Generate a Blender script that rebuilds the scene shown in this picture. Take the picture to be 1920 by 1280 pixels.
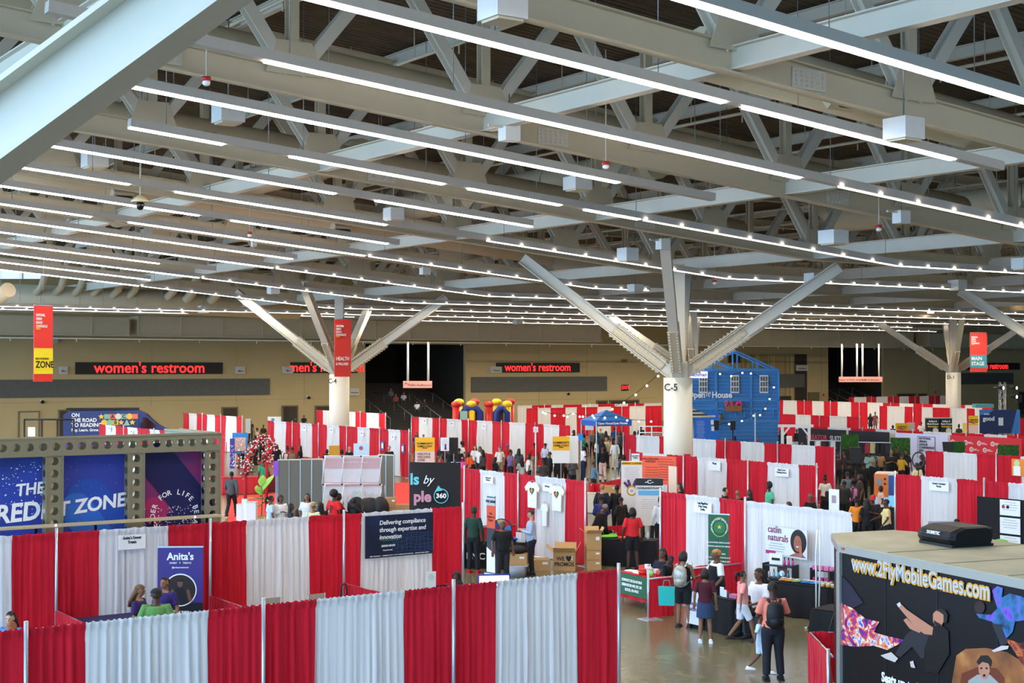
import bpy, bmesh, math, random
from mathutils import Vector, Matrix, Euler
random.seed(7)
PI = math.pi
scene = bpy.context.scene
for o in list(bpy.data.objects):
    bpy.data.objects.remove(o)
C = scene.collection

# ---------------- camera, sky, exposure ----------------
F, HC = 2700.0, 5.8                       # focal length in pixels of the 1920 wide frame, camera height
PITCH = math.atan(48.0 / F)
cam_d = bpy.data.cameras.new('camera'); cam = bpy.data.objects.new('camera', cam_d); C.objects.link(cam)
cam_d.sensor_width = 36; cam_d.lens = F / 1920 * 36; cam_d.clip_end = 600
cam.location = (0, 0, HC); cam.rotation_euler = (PI / 2 + PITCH, 0, 0)
scene.camera = cam
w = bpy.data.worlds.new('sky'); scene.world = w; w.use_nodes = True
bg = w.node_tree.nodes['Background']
bg.inputs[0].default_value = (0.43, 0.69, 1.0, 1); _n = w.node_tree.nodes; _l = w.node_tree.links     # bluish sky, with brightness added on the unseen left to light the steel
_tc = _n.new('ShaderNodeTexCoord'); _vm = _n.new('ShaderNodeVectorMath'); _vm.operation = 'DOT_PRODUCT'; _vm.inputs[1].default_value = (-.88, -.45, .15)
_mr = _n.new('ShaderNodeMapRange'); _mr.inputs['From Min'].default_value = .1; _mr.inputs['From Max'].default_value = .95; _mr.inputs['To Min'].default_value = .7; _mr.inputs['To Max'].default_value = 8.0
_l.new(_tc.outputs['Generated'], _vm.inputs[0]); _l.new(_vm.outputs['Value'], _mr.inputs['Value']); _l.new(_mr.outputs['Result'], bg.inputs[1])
vs = scene.view_settings
vs.view_transform = 'Standard'; vs.look = 'None'; vs.gamma = 1; vs.use_curve_mapping = False
vs.exposure = 0.02
STRIP_POWER = 42.0
scene.cycles.max_bounces = 5; scene.cycles.diffuse_bounces = 3; scene.cycles.glossy_bounces = 2
scene.cycles.transmission_bounces = 3; scene.cycles.transparent_max_bounces = 6
scene.cycles.sample_clamp_indirect = 4.0

# ---------------- frames of reference ----------------
AZ = math.radians(34.4)
A = Vector((math.cos(AZ), math.sin(AZ), 0)); B = Vector((-math.sin(AZ), math.cos(AZ), 0))
RA = AZ                      # a wall running with the roof lights
RB = AZ - PI / 2             # a wall running across them, its face to the camera
cp, sp = math.cos(PITCH), math.sin(PITCH)
def ray(px, py):
    dx, dy = (px - 960) / F, (640 - py) / F
    return Vector((dx, cp - sp * dy, sp + cp * dy))
def P(px, py, h=0.0):
    d = ray(px, py); t = (h - HC) / d.z
    return Vector((0, 0, HC)) + d * t
def PZ(px, py, Y):
    d = ray(px, py); return Vector((0, 0, HC)) + d * (Y / d.y)
def UV(u, v, z=0.0):
    return A * u + B * v + Vector((0, 0, z))
def PV(px, py, v):           # where the ray meets the plane v = const
    d = ray(px, py); t = v / d.dot(B)
    return Vector((0, 0, HC)) + d * t
U_BEND, H_LOW, SLOPE = 42.5, 9.6, 0.082
def S(u, v=0):
    if v > 93 or u > U_BEND: return H_LOW
    return H_LOW + SLOPE * (U_BEND - u)
def PS(px, py, dz=0.0):      # point of the ray on the plane of the lights, dz above it
    d = ray(px, py)
    c = H_LOW + dz + SLOPE * U_BEND
    t = (c - HC) / (d.z + SLOPE * d.dot(A))
    p = Vector((0, 0, HC)) + d * t
    if p.dot(A) > U_BEND: p = P(px, py, H_LOW + dz)
    return p

# ---------------- materials ----------------
MATS = {}
def srgb(h):
    if isinstance(h, str):
        h = h.lstrip('#'); c = [int(h[i:i + 2], 16) / 255 for i in (0, 2, 4)]
    else: c = h
    return tuple((x / 12.92 if x <= .04045 else ((x + .055) / 1.055) ** 2.4) for x in c) + (1,)
def mat(key, col=None, rough=.6, metal=0, emit=0, var=.06, scale=6, bump=0, alpha=1, spec=.4, trans=0):
    if key in MATS: return MATS[key]
    m = bpy.data.materials.new(key); m.use_nodes = True
    nt = m.node_tree; b = nt.nodes['Principled BSDF']; c = srgb(col or key)
    b.inputs['Roughness'].default_value = rough; b.inputs['Metallic'].default_value = metal
    b.inputs['Specular IOR Level'].default_value = spec
    if var:
        tc = nt.nodes.new('ShaderNodeTexCoord'); nz = nt.nodes.new('ShaderNodeTexNoise')
        nz.inputs['Scale'].default_value = scale; nz.inputs['Detail'].default_value = 3
        mx = nt.nodes.new('ShaderNodeMix'); mx.data_type = 'RGBA'
        mx.inputs['A'].default_value = tuple(x * (1 - var) for x in c[:3]) + (1,)
        mx.inputs['B'].default_value = tuple(min(1, x * (1 + var)) for x in c[:3]) + (1,)
        nt.links.new(tc.outputs['Object'], nz.inputs['Vector']); nt.links.new(nz.outputs['Fac'], mx.inputs['Factor'])
        nt.links.new(mx.outputs['Result'], b.inputs['Base Color'])
        if bump:
            bp = nt.nodes.new('ShaderNodeBump'); bp.inputs['Strength'].default_value = bump
            nt.links.new(nz.outputs['Fac'], bp.inputs['Height']); nt.links.new(bp.outputs['Normal'], b.inputs['Normal'])
    else: b.inputs['Base Color'].default_value = c
    if emit:
        b.inputs['Emission Color'].default_value = c; b.inputs['Emission Strength'].default_value = emit
    if trans:
        b.inputs['Transmission Weight'].default_value = trans
    b.inputs['Alpha'].default_value = alpha
    MATS[key] = m; return m
def ramp_mat(key, stops, kind='grad', rough=.5, scale=1.0, emit=0, vec='Object', detail=4, rot=(0, 0, 0), dist=0):
    if key in MATS: return MATS[key]
    m = bpy.data.materials.new(key); m.use_nodes = True; nt = m.node_tree; b = nt.nodes['Principled BSDF']
    tc = nt.nodes.new('ShaderNodeTexCoord'); mp = nt.nodes.new('ShaderNodeMapping'); mp.inputs['Rotation'].default_value = rot
    nt.links.new(tc.outputs[vec], mp.inputs['Vector'])
    if kind == 'noise':
        t = nt.nodes.new('ShaderNodeTexNoise'); t.inputs['Scale'].default_value = scale; t.inputs['Detail'].default_value = detail; t.inputs['Distortion'].default_value = dist; out = t.outputs['Fac']
    elif kind == 'wave':
        t = nt.nodes.new('ShaderNodeTexWave'); t.inputs['Scale'].default_value = scale; t.inputs['Distortion'].default_value = dist; out = t.outputs['Fac']
    elif kind == 'voronoi':
        t = nt.nodes.new('ShaderNodeTexVoronoi'); t.inputs['Scale'].default_value = scale; out = t.outputs['Distance']
    elif kind == 'brick':
        t = nt.nodes.new('ShaderNodeTexBrick'); t.inputs['Scale'].default_value = scale; out = t.outputs['Color']
    else:
        mp.inputs['Scale'].default_value = (scale,) * 3; mp.inputs['Location'].default_value = (0, 0, 0)
        t = nt.nodes.new('ShaderNodeTexGradient'); out = t.outputs['Fac']
    nt.links.new(mp.outputs[0], t.inputs['Vector'])
    cr = nt.nodes.new('ShaderNodeValToRGB'); e = cr.color_ramp.elements
    while len(e) < len(stops): e.new(.5)
    for k, (p, c) in enumerate(stops): e[k].position = p; e[k].color = srgb(c)
    nt.links.new(out, cr.inputs[0]); nt.links.new(cr.outputs[0], b.inputs['Base Color'])
    if emit:
        nt.links.new(cr.outputs[0], b.inputs['Emission Color']); b.inputs['Emission Strength'].default_value = emit
    b.inputs['Roughness'].default_value = rough
    MATS[key] = m; return m

# ---------------- mesh building ----------------
class MB:
    def __init__(s): s.v = []; s.f = []; s.m = []; s.sm = []
    def add(s, vs_, fs, mi=0, smooth=False):
        n = len(s.v); s.v += [tuple(x) for x in vs_]
        for f in fs: s.f.append([i + n for i in f]); s.m.append(mi); s.sm.append(smooth)
        return s
    def box(s, c, d, mi=0, R=None, bev=0):
        x, y, z = d[0] / 2, d[1] / 2, d[2] / 2
        pts = [Vector((a * x, b * y, e * z)) for a in (-1, 1) for b in (-1, 1) for e in (-1, 1)]
        if R is not None: pts = [R @ p for p in pts]
        c = Vector(c); pts = [p + c for p in pts]
        return s.add(pts, [(0, 1, 3, 2), (4, 6, 7, 5), (0, 4, 5, 1), (2, 3, 7, 6), (0, 2, 6, 4), (1, 5, 7, 3)], mi)
    def beam(s, p0, p1, wd, dp, mi=0, up=(0, 0, 1)):
        p0, p1 = Vector(p0), Vector(p1); d = p1 - p0; L = d.length; x = d / L
        u = Vector(up)
        if abs(x.dot(u)) > .99: u = Vector((0, 1, 0))
        y = u.cross(x).normalized(); z = x.cross(y)
        R = Matrix((x, y, z)).transposed()
        return s.box((p0 + p1) / 2, (L, wd, dp), mi, R)
    def ibeam(s, p0, p1, wd, dp, t=.03, mi=0, up=(0, 0, 1)):
        p0, p1 = Vector(p0), Vector(p1); x = (p1 - p0).normalized(); u = Vector(up)
        if abs(x.dot(u)) > .99: u = Vector((0, 1, 0))
        y = u.cross(x).normalized(); z = x.cross(y)
        o = z * (dp / 2 - t / 2)
        s.beam(p0 + o, p1 + o, wd, t, mi, up); s.beam(p0 - o, p1 - o, wd, t, mi, up)
        return s.beam(p0, p1, t, dp - 2 * t, mi, up)
    def tube(s, path, rad, n=8, mi=0, cap=True, side=None, smooth=True):
        path = [Vector(p) for p in path]; k = len(path)
        if not isinstance(rad, (list, tuple)): rad = [rad] * k
        vs_ = []; px = None
        for i, p in enumerate(path):
            d = (path[min(i + 1, k - 1)] - path[max(i - 1, 0)]).normalized()
            if side is not None: x = Vector(side)
            elif px is not None: x = px
            else: x = Vector((1, 0, 0)) if abs(d.x) < .9 else Vector((0, 1, 0))
            x = (x - d * x.dot(d))
            if x.length < 1e-4: x = Vector((0, 1, 0)) - d * d.y
            x.normalize(); px = x; y = d.cross(x)
            r = rad[i]; rx, ry = r if isinstance(r, (tuple, list)) else (r, r)
            for j in range(n):
                a = 2 * PI * j / n; vs_.append(p + x * rx * math.cos(a) + y * ry * math.sin(a))
        fs = [(i * n + j, i * n + (j + 1) % n, (i + 1) * n + (j + 1) % n, (i + 1) * n + j) for i in range(k - 1) for j in range(n)]
        s.add(vs_, fs, mi, smooth)
        if cap:
            m0 = len(s.v) - len(vs_)
            s.f += [[m0 + j for j in range(n)][::-1], [m0 + (k - 1) * n + j for j in range(n)]]; s.m += [mi] * 2; s.sm += [False] * 2
        return s
    def ball(s, c, r, mi=0, nu=12, nv=8, keep=None, rot=None):
        rx, ry, rz = r if isinstance(r, (tuple, list)) else (r, r, r); c = Vector(c); vs_ = []
        for i in range(nv + 1):
            th = PI * i / nv
            for j in range(nu):
                a = 2 * PI * j / nu
                p = Vector((rx * math.sin(th) * math.cos(a), ry * math.sin(th) * math.sin(a), rz * math.cos(th)))
                vs_.append(p)
        fs = []
        for i in range(nv):
            for j in range(nu):
                q = (i * nu + j, (i + 1) * nu + j, (i + 1) * nu + (j + 1) % nu, i * nu + (j + 1) % nu)
                if keep is None or keep(sum((vs_[k] for k in q), Vector()) / 4): fs.append(q)
        if rot is not None: vs_ = [rot @ p for p in vs_]
        return s.add([p + c for p in vs_], fs, mi, True)
    def prism(s, pts, y0, y1, mi=0, mi_side=None):      # outline in x,z given as (x,z), extruded along y
        n = len(pts); mi_side = mi if mi_side is None else mi_side
        s.add([(x, y0, z) for x, z in pts] + [(x, y1, z) for x, z in pts], [], mi)
        b = len(s.v) - 2 * n
        s.f += [[b + i for i in range(n)], [b + n + i for i in range(n)][::-1]]; s.m += [mi, mi]; s.sm += [False] * 2
        for i in range(n):
            j = (i + 1) % n; s.f.append([b + i, b + n + i, b + n + j, b + j]); s.m.append(mi_side); s.sm.append(False)
        return s
    def slab(s, pts, z0, z1, mi=0):                     # outline in x,y extruded in z
        n = len(pts); b = len(s.v)
        s.v += [(x, y, z0) for x, y in pts] + [(x, y, z1) for x, y in pts]
        s.f += [[b + i for i in range(n)][::-1], [b + n + i for i in range(n)]]; s.m += [mi] * 2; s.sm += [False] * 2
        for i in range(n):
            j = (i + 1) % n; s.f.append([b + i, b + j, b + n + j, b + n + i]); s.m.append(mi); s.sm.append(False)
        return s
    def mesh(s, name, mats):
        me = bpy.data.meshes.new(name); me.from_pydata(s.v, [], s.f)
        if not isinstance(mats, (list, tuple)): mats = [mats]
        for m in mats: me.materials.append(m)
        me.polygons.foreach_set('material_index', s.m); me.polygons.foreach_set('use_smooth', s.sm)
        me.update(); return me
    def build(s, name, mats, parent=None, loc=None, rotz=0, fix=False):
        me = s.mesh(name, mats)
        if fix:
            bm = bmesh.new(); bm.from_mesh(me); bmesh.ops.recalc_face_normals(bm, faces=bm.faces); bm.to_mesh(me); bm.free()
        return place(me, name, parent, loc, rotz)
def place(me, name, parent=None, loc=None, rotz=0):
    o = bpy.data.objects.new(name, me); C.objects.link(o)
    if parent is not None: o.parent = parent
    if loc is not None: o.location = loc
    if rotz: o.rotation_euler = (0, 0, rotz)
    return o
LABELS = {}
def tag(o, label, cat, group=None, kind=None):
    o['label'] = label; o['category'] = cat
    if group: o['group'] = group
    if kind: o['kind'] = kind
    return o
def thing(name, label, cat, loc=(0, 0, 0), rotz=0, group=None):
    o = bpy.data.objects.new(name, None); C.objects.link(o); o.empty_display_size = .2
    o.location = loc; o.rotation_euler = (0, 0, rotz)
    return tag(o, label, cat, group)
def struct(name, mb, m, loc=None, rotz=0, label=None):
    o = mb.build(name, m, None, loc, rotz, fix=True); o['kind'] = 'structure'
    if label: o['label'] = label
    return o
def copy_tree(o, parent=None):
    c = o.copy(); C.objects.link(c)
    if parent is not None: c.parent = parent
    for ch in o.children: copy_tree(ch, c)
    return c
def dup(o, loc, rotz, label, group=None):
    c = copy_tree(o); c.location = loc; c.rotation_euler = (0, 0, rotz); c['label'] = label
    if group: c['group'] = group
    return c
def fit(o, w_):
    xs = [v.co.x for v in o.data.vertices]; k = w_ / (max(xs) - min(xs)); o.scale = (k, k, k); return o
def text(body, size, m, parent, loc, rot=(PI / 2, 0, 0), sx=1.0, bold=0.0, align='CENTER', name='lettering', ext=.004, shear=0, gap=1.0):
    cu = bpy.data.curves.new('t', 'FONT'); cu.body = body; cu.size = size; cu.align_x = align; cu.align_y = 'CENTER'
    cu.extrude = ext; cu.offset = bold * size; cu.resolution_u = 3; cu.shear = shear; cu.space_line = gap
    t = bpy.data.objects.new('t', cu); C.objects.link(t)
    me = bpy.data.meshes.new_from_object(t); bpy.data.objects.remove(t); bpy.data.curves.remove(cu)
    me.transform(Matrix.Diagonal((sx, 1, 1, 1))); me.materials.clear(); me.materials.append(m)
    o = bpy.data.objects.new(name, me); C.objects.link(o); o.parent = parent; o.location = loc; o.rotation_euler = rot
    return o

# ================= the hall =================
STEEL = mat('steel_paint', '#cfc8b8', .55, var=.05, scale=2)
STEEL2 = mat('steel_paint_beige', '#c6b99e', .6, var=.05, scale=2)
DUCT = mat('duct_paint', '#cbbd9f', .55, var=.05, scale=3)
WHITE = mat('white_paint', '#e8e8e4', .5, var=.03)
BLACK = mat('black_plastic', '#151517', .5, var=.1)
GREY = mat('grey_metal', '#9a9c9c', .35, .6)
CHROME = mat('brushed_metal', '#b9bcc0', .3, .8)
# floor: polished concrete, with saw-cut joints
def floor_mat():
    m = bpy.data.materials.new('polished_concrete'); m.use_nodes = True; nt = m.node_tree; b = nt.nodes['Principled BSDF']
    tc = nt.nodes.new('ShaderNodeTexCoord'); n1 = nt.nodes.new('ShaderNodeTexNoise'); n1.inputs['Scale'].default_value = .35; n1.inputs['Detail'].default_value = 6
    n2 = nt.nodes.new('ShaderNodeTexNoise'); n2.inputs['Scale'].default_value = 3; n2.inputs['Detail'].default_value = 8
    mx = nt.nodes.new('ShaderNodeMix'); mx.data_type = 'FLOAT'; mx.inputs[0].default_value = .45
    nt.links.new(tc.outputs['Object'], n1.inputs['Vector']); nt.links.new(tc.outputs['Object'], n2.inputs['Vector'])
    nt.links.new(n1.outputs['Fac'], mx.inputs[2]); nt.links.new(n2.outputs['Fac'], mx.inputs[3])
    cr = nt.nodes.new('ShaderNodeValToRGB'); cr.color_ramp.elements[0].position = .3; cr.color_ramp.elements[1].position = .7
    cr.color_ramp.elements[0].color = srgb('#605d46'); cr.color_ramp.elements[1].color = srgb('#7e7a5e')
    nt.links.new(mx.outputs[0], cr.inputs[0])
    br = nt.nodes.new('ShaderNodeTexBrick'); br.offset = 0; br.inputs['Scale'].default_value = 1; br.inputs['Brick Width'].default_value = 4.6; br.inputs['Row Height'].default_value = 4.6
    br.inputs['Mortar Size'].default_value = .018; br.inputs['Color1'].default_value = br.inputs['Color2'].default_value = (1, 1, 1, 1); br.inputs['Mortar'].default_value = (.45, .42, .38, 1)
    mp = nt.nodes.new('ShaderNodeMapping'); nt.links.new(tc.outputs['Object'], mp.inputs[0]); nt.links.new(mp.outputs[0], br.inputs['Vector'])
    ml = nt.nodes.new('ShaderNodeMix'); ml.data_type = 'RGBA'; ml.blend_type = 'MULTIPLY'; ml.inputs[0].default_value = 1
    nt.links.new(cr.outputs[0], ml.inputs['A']); nt.links.new(br.outputs['Color'], ml.inputs['B']); nt.links.new(ml.outputs['Result'], b.inputs['Base Color'])
    b.inputs['Roughness'].default_value = .22; b.inputs['Specular IOR Level'].default_value = .5
    return m
FLOOR = floor_mat()
fl = MB().slab([(-30, -12), (230, -12), (230, 135), (-30, 135)], -.3, 0)
struct('floor', fl, FLOOR, rotz=RA)
# far wall
V_WALL = 119.5
WALLM = ramp_mat('wall_paint', [(0, '#bfa877'), (1, '#cab482')], 'noise', .8, .6)
WALLD = mat('wall_paint_dark', '#a8946a', .85)
DARK = mat('dark_recess', '#2b2724', .8)
def wall_u(px): return PV(px, 700, V_WALL).dot(A)
wl = MB()
U0, U1 = 10, 230
openings = [(wall_u(685), wall_u(873), 0.0, 8.0), (wall_u(1553), wall_u(1657), 0.0, 8.2)]
edges = [U0]
for a_, b_, z0, z1 in openings:
    wl.box(((edges[-1] + a_) / 2, V_WALL + .2, 5), (a_ - edges[-1], .4, 10)); edges.append(b_)
    wl.box(((a_ + b_) / 2, V_WALL + .2, (z1 + 10) / 2), (b_ - a_, .4, 10 - z1))
wl.box(((edges[-1] + U1) / 2, V_WALL + .2, 5), (U1 - edges[-1], .4, 10))
wl.box(((U0 + U1) / 2, V_WALL + .2, 12.5), (U1 - U0, .4, 5))
struct('wall_back', wl, WALLM, rotz=RA)
wd = MB(); 
struct('wall_right', MB().box((228, 60, 8), (.5, 150, 16)), WALLM, rotz=RA)
# recess behind the stairs
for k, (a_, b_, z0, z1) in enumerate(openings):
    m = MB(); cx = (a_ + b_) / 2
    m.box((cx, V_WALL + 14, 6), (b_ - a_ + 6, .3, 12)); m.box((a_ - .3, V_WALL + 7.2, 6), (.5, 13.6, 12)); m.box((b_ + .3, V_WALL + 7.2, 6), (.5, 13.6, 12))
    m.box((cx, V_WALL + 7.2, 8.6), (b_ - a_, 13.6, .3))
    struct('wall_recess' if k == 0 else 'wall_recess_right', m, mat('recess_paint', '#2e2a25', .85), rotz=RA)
# upper darker frieze of the wall
BAND = ramp_mat('ribbed_panel', [(0, '#55554f'), (1, '#66665e')], 'noise', .7, 3)
def on_wall(name, px0, py0, px1, py1, m, label=None, th=.12, off=.0, kind='structure', cat=None, group=None):
    a = PV(px0, (py0 + py1) / 2, V_WALL); b = PV(px1, (py0 + py1) / 2, V_WALL)
    ua, ub = a.dot(A), b.dot(A); d = (a + b) / 2
    zt, zb = PV((px0 + px1) / 2, py0, V_WALL).z, PV((px0 + px1) / 2, py1, V_WALL).z
    zb = max(zb, .02)
    mb = MB().box((0, 0, (zt - zb) / 2), (ub - ua, th, zt - zb))
    loc = UV((ua + ub) / 2, V_WALL - th / 2 - off, zb)
    if kind: o = mb.build(name, m, None, loc, RA); o['kind'] = kind
    else:
        o = mb.build(name, m, None, loc, RA); tag(o, label, cat, group)
    return o, (ub - ua), (zt - zb)
n_trim = [0]
def trim(px0, py0, px1, py1, m, **k):
    n_trim[0] += 1
    return on_wall('trim_%d' % n_trim[0], px0, py0, px1, py1, m, **k)
trim(-200, 711, 505, 744, BAND); trim(883, 706, 1137, 734, BAND); trim(1797, 699, 1899, 720, BAND); trim(1459, 701, 1504, 726, BAND, off=.3)
STONE = ramp_mat('stone_veneer', [(0, '#7c6c48'), (.5, '#a08c60'), (1, '#c0aa7c')], 'brick', .9, 2.2)
trim(1370, 664, 1487, 755, STONE, th=.25)
trim(1487, 664, 1511, 755, mat('dark_wood_panel', '#3a332b', .7), th=.18)
trim(1364, 664, 1385, 680, mat('dark_wood_panel'), off=.2)
DOORM = mat('brown_door', '#3f382e', .6); DOORF = mat('door_frame_paint', '#7d6f50', .6)
nd = [0]
def door(px0, px1, pytop, m=None, lab=None):
    nd[0] += 1
    o, wdt, hgt = on_wall('door_%d' % nd[0], px0, pytop, px1, 900, m or DOORM, th=.1)
    fr = MB(); fr.box((-wdt / 2 - .06, -.03, hgt / 2), (.12, .12, hgt + .1)); fr.box((wdt / 2 + .06, -.03, hgt / 2), (.12, .12, hgt + .1)); fr.box((0, -.03, hgt + .06), (wdt + .24, .12, .12))
    fr.build('door_frame', DOORF, o); MB().box((wdt * .36, -.09, 1.05), (.12, .08, .05)).build('door_handle', CHROME, o)
for a_ in [(36, 71, 773, WALLM), (111, 134, 770), (417, 443, 765), (530, 556, 762), (592, 621, 762), (1119, 1137, 752), (1144, 1196, 751), (1683, 1715, 739), (1722, 1736, 739), (1910, 1932, 735)]:
    door(a_[0], a_[1], a_[2], a_[3] if len(a_) > 3 else None)
trim(1364, 743, 1480, 760, mat('dark_wood_panel'), th=.3); trim(1514, 735, 1534, 758, mat('alcove_paint', '#77694a', .8), off=.1)
# thin reveals: panel seams of the wall
for x_ in (284, 443, 570, 1010, 1100, 1540, 1740): trim(x_, 650, x_ + .6, 760, WALLD, th=.02)
for y0, x0, x1 in ((751, -100, 680), (748, 880, 1230), (640, -100, 1900)): trim(x0, y0, x1, y0 + .7, WALLD, th=.03)

# ---------- LED boards, small signs ----------
LEDTXT = mat('led_red', '#ff2a2a', .5, emit=2.2, var=0); BOARD = mat('led_board_black', '#2a2624', .6)
def led(px0, py0, px1, py1, s, tx, size, label, sx=1):
    o, wdt, hgt = on_wall('led_sign', px0, py0, px1, py1, BOARD, label, th=.2, kind=None, cat='sign')
    a = PV(tx, 690, V_WALL).dot(A) - (PV(px0, 690, V_WALL).dot(A) + PV(px1, 690, V_WALL).dot(A)) / 2
    text(s, size, LEDTXT, o, (a, -.12, hgt * .5), sx=sx, bold=.012)
led(141, 679, 416, 701, "women's restroom", 281, 1.27, "long black LED board reading women's restroom in red, above the blue van")
led(544, 679, 669, 699, "men's restroom", 612, 1.2, "black LED board reading men's restroom, partly behind a white column and red banner")
led(930, 680, 1085, 698, "women's restroom", 1007, 1.12, "black LED board reading women's restroom, right of the dark stair opening", sx=.95)
led(1389, 680, 1480, 695, "east mall market", 1432, 1.15, "black LED board reading east mall market on stone wall above blue house", sx=.95)
led(1797, 680, 1910, 693, "women's restroom", 1853, 1.1, "black LED board reading women's restroom behind the main stage banner", sx=.9)
SIGNW = mat('sign_white', '#c9c5bb', .5); INK = mat('ink_black', '#16161a', .6, var=0)
for (x0, y0, x1, y1, s, l) in [(111, 687, 125, 701, 'Men', 'small white blade sign left of the long LED board'), (441, 687, 457, 701, 'Mens', 'small white blade sign between the two left LED boards'),
        (529, 687, 547, 700, 'Men', "small white blade sign touching left end of men's restroom board"), (653, 728, 671, 741, 'Women', 'small white restroom sign right of the C-4 column'),
        (918, 687, 938, 699, 'Women', "small white blade sign at left end of middle women's restroom board"), (1490, 684, 1512, 695, 'Information', 'small white sign on dark panel right of the stone wall'),
        (96, 632, 107, 642, '', 'small white box on wall under the big duct')]:
    o, wdt, hgt = on_wall('wall_sign' if s else 'wall_box', x0, y0, x1, y1, SIGNW, l, th=.3, kind=None, cat='sign' if s else 'box')
    if s: text(s, hgt * .36, INK, o, (0, -.16, hgt * .4), bold=.01)
o, wdt, hgt = on_wall('exit_sign', 1165, 721, 1177, 732, BLACK, 'red lit EXIT sign on tan wall', th=.15, kind=None, cat='sign'); text('EXIT', .5, LEDTXT, o, (0, -.09, hgt * .5), bold=.01)
o, wdt, hgt = on_wall('exit_sign', 1165, 673, 1174, 680, mat('exit_amber', '#b0925a', .5), 'small amber EXIT sign high on the tan wall', th=.15, kind=None, cat='sign'); text('EXIT', .38, INK, o, (0, -.09, hgt * .5))
for x_, y_, l in ((79, 753, 'above left grey door'), (578, 745, 'left of the C-4 column'), (1065, 738, 'under the middle grey panel')):
    p = PV(x_, y_, V_WALL); t = thing('security_camera', 'small white dome security camera on the tan wall ' + l, 'camera', p - B * .1, RA)
    MB().ball((0, 0, 0), .16).build('dome', BLACK, t); MB().box((0, .05, .1), (.3, .2, .12)).build('mount', WHITE, t)
for x_, y_, l in ((1545, 740, 'left of the right stair opening'), (1755, 735, 'left of the D-1 column')):
    o, a_, b_ = on_wall('fire_alarm', x_ - 2, y_ - 2, x_ + 2, y_ + 2, mat('alarm_red', '#b02020', .4), 'small red fire alarm on wall ' + l, kind=None, cat='alarm'); MB().box((0, -.1, b_ / 2), (a_ * .4, .06, b_ * .5)).build('strobe', WHITE, o)

# ---------- stairs ----------
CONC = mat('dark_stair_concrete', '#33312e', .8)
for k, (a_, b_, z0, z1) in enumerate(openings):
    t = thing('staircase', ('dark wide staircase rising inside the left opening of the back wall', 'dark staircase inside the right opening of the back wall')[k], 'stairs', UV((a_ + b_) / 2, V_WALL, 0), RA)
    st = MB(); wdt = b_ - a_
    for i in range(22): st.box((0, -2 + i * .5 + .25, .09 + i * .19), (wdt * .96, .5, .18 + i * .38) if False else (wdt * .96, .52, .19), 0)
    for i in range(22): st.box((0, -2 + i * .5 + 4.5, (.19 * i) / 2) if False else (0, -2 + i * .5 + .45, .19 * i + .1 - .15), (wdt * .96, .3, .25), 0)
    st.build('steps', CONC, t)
    for x_ in (-.36, -.12, .14, .38):
        r = MB(); X = x_ * wdt
        r.tube([(X, -2, 1.0), (X, 4, 3.2), (X, 6, 3.3)], .035, 6)
        for i in range(4): r.tube([(X, -2 + i * 2, i * .75), (X, -2 + i * 2, 1.0 + i * .74)], .03, 6)
        r.build('handrail', GREY, t)
# ---------- long ducts near the back wall ----------
def duct_box(name, label, px0, px1, v, zb, zt, dpt, m, seams=True):
    ua, ub = PV(px0, 600, v).dot(A), PV(px1, 600, v).dot(A)
    t = thing(name, label, 'duct', UV(ua, v, zb), RA)
    MB().box(((ub - ua) / 2, 0, (zt - zb) / 2), (ub - ua, dpt, zt - zb)).build('duct_body', m, t)
    x = 0; sme = MB().box((0, -dpt / 2 - .03, (zt - zb) / 2), (.09, .06, zt - zb)).mesh('seam', m)
    while x < ub - ua: place(sme, 'seam', t, (x, 0, 0)); x += 3.6
    fl_ = MB(); fl_.box(((ub - ua) / 2, -dpt / 2 - .1, -.05), (ub - ua, .25, .08)); fl_.build('bottom_flange', m, t)
    return t
duct_box('rectangular_duct', 'long beige rectangular duct along the back wall, left stretch', -200, 234, 113, 8.35, 9.75, 2, DUCT)
duct_box('rectangular_duct', 'long beige rectangular duct along the back wall, middle stretch', 251, 1115, 113, 8.35, 9.9, 2, DUCT)
duct_box('rectangular_duct', 'long beige rectangular duct along the back wall, right stretch', 1290, 1700, 113, 8.2, 9.8, 2, DUCT)
duct_box('rectangular_duct', 'long beige rectangular duct above the main stage end', 1730, 2050, 113, 8.2, 9.8, 2, DUCT)
t = thing('sprinkler_pipe', 'thin white pipe run under the long back wall duct', 'pipe', UV(20, 110.5, 8.0), RA)
pb = MB(); pb.tube([(0, 0, 0), (150, 0, 0)], .05, 6)
for i in range(30): pb.tube([(i * 5, 0, 0), (i * 5, 0, -.25)], .05, 6)
pb.build('pipe_run', STEEL, t)

# ---------- roof deck ----------
def deck_mat():
    m = bpy.data.materials.new('roof_deck'); m.use_nodes = True; nt = m.node_tree; b = nt.nodes['Principled BSDF']
    tc = nt.nodes.new('ShaderNodeTexCoord'); wv = nt.nodes.new('ShaderNodeTexWave'); wv.inputs['Scale'].default_value = 1.1; wv.bands_direction = 'Y'
    nz = nt.nodes.new('ShaderNodeTexNoise'); nz.inputs['Scale'].default_value = 1.5; nz.inputs['Detail'].default_value = 6
    nt.links.new(tc.outputs['Object'], wv.inputs['Vector']); nt.links.new(tc.outputs['Object'], nz.inputs['Vector'])
    cr = nt.nodes.new('ShaderNodeValToRGB'); cr.color_ramp.elements[0].color = srgb('#4d4030'); cr.color_ramp.elements[1].color = srgb('#74634b')
    nt.links.new(nz.outputs['Fac'], cr.inputs[0]); nt.links.new(cr.outputs[0], b.inputs['Base Color'])
    bp = nt.nodes.new('ShaderNodeBump'); bp.inputs['Strength'].default_value = .9; bp.inputs['Distance'].default_value = .25
    nt.links.new(wv.outputs['Fac'], bp.inputs['Height']); nt.links.new(bp.outputs['Normal'], b.inputs['Normal'])
    b.inputs['Roughness'].default_value = .9; return m
DK = 4.9
dk = MB(); u0 = -12
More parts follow.
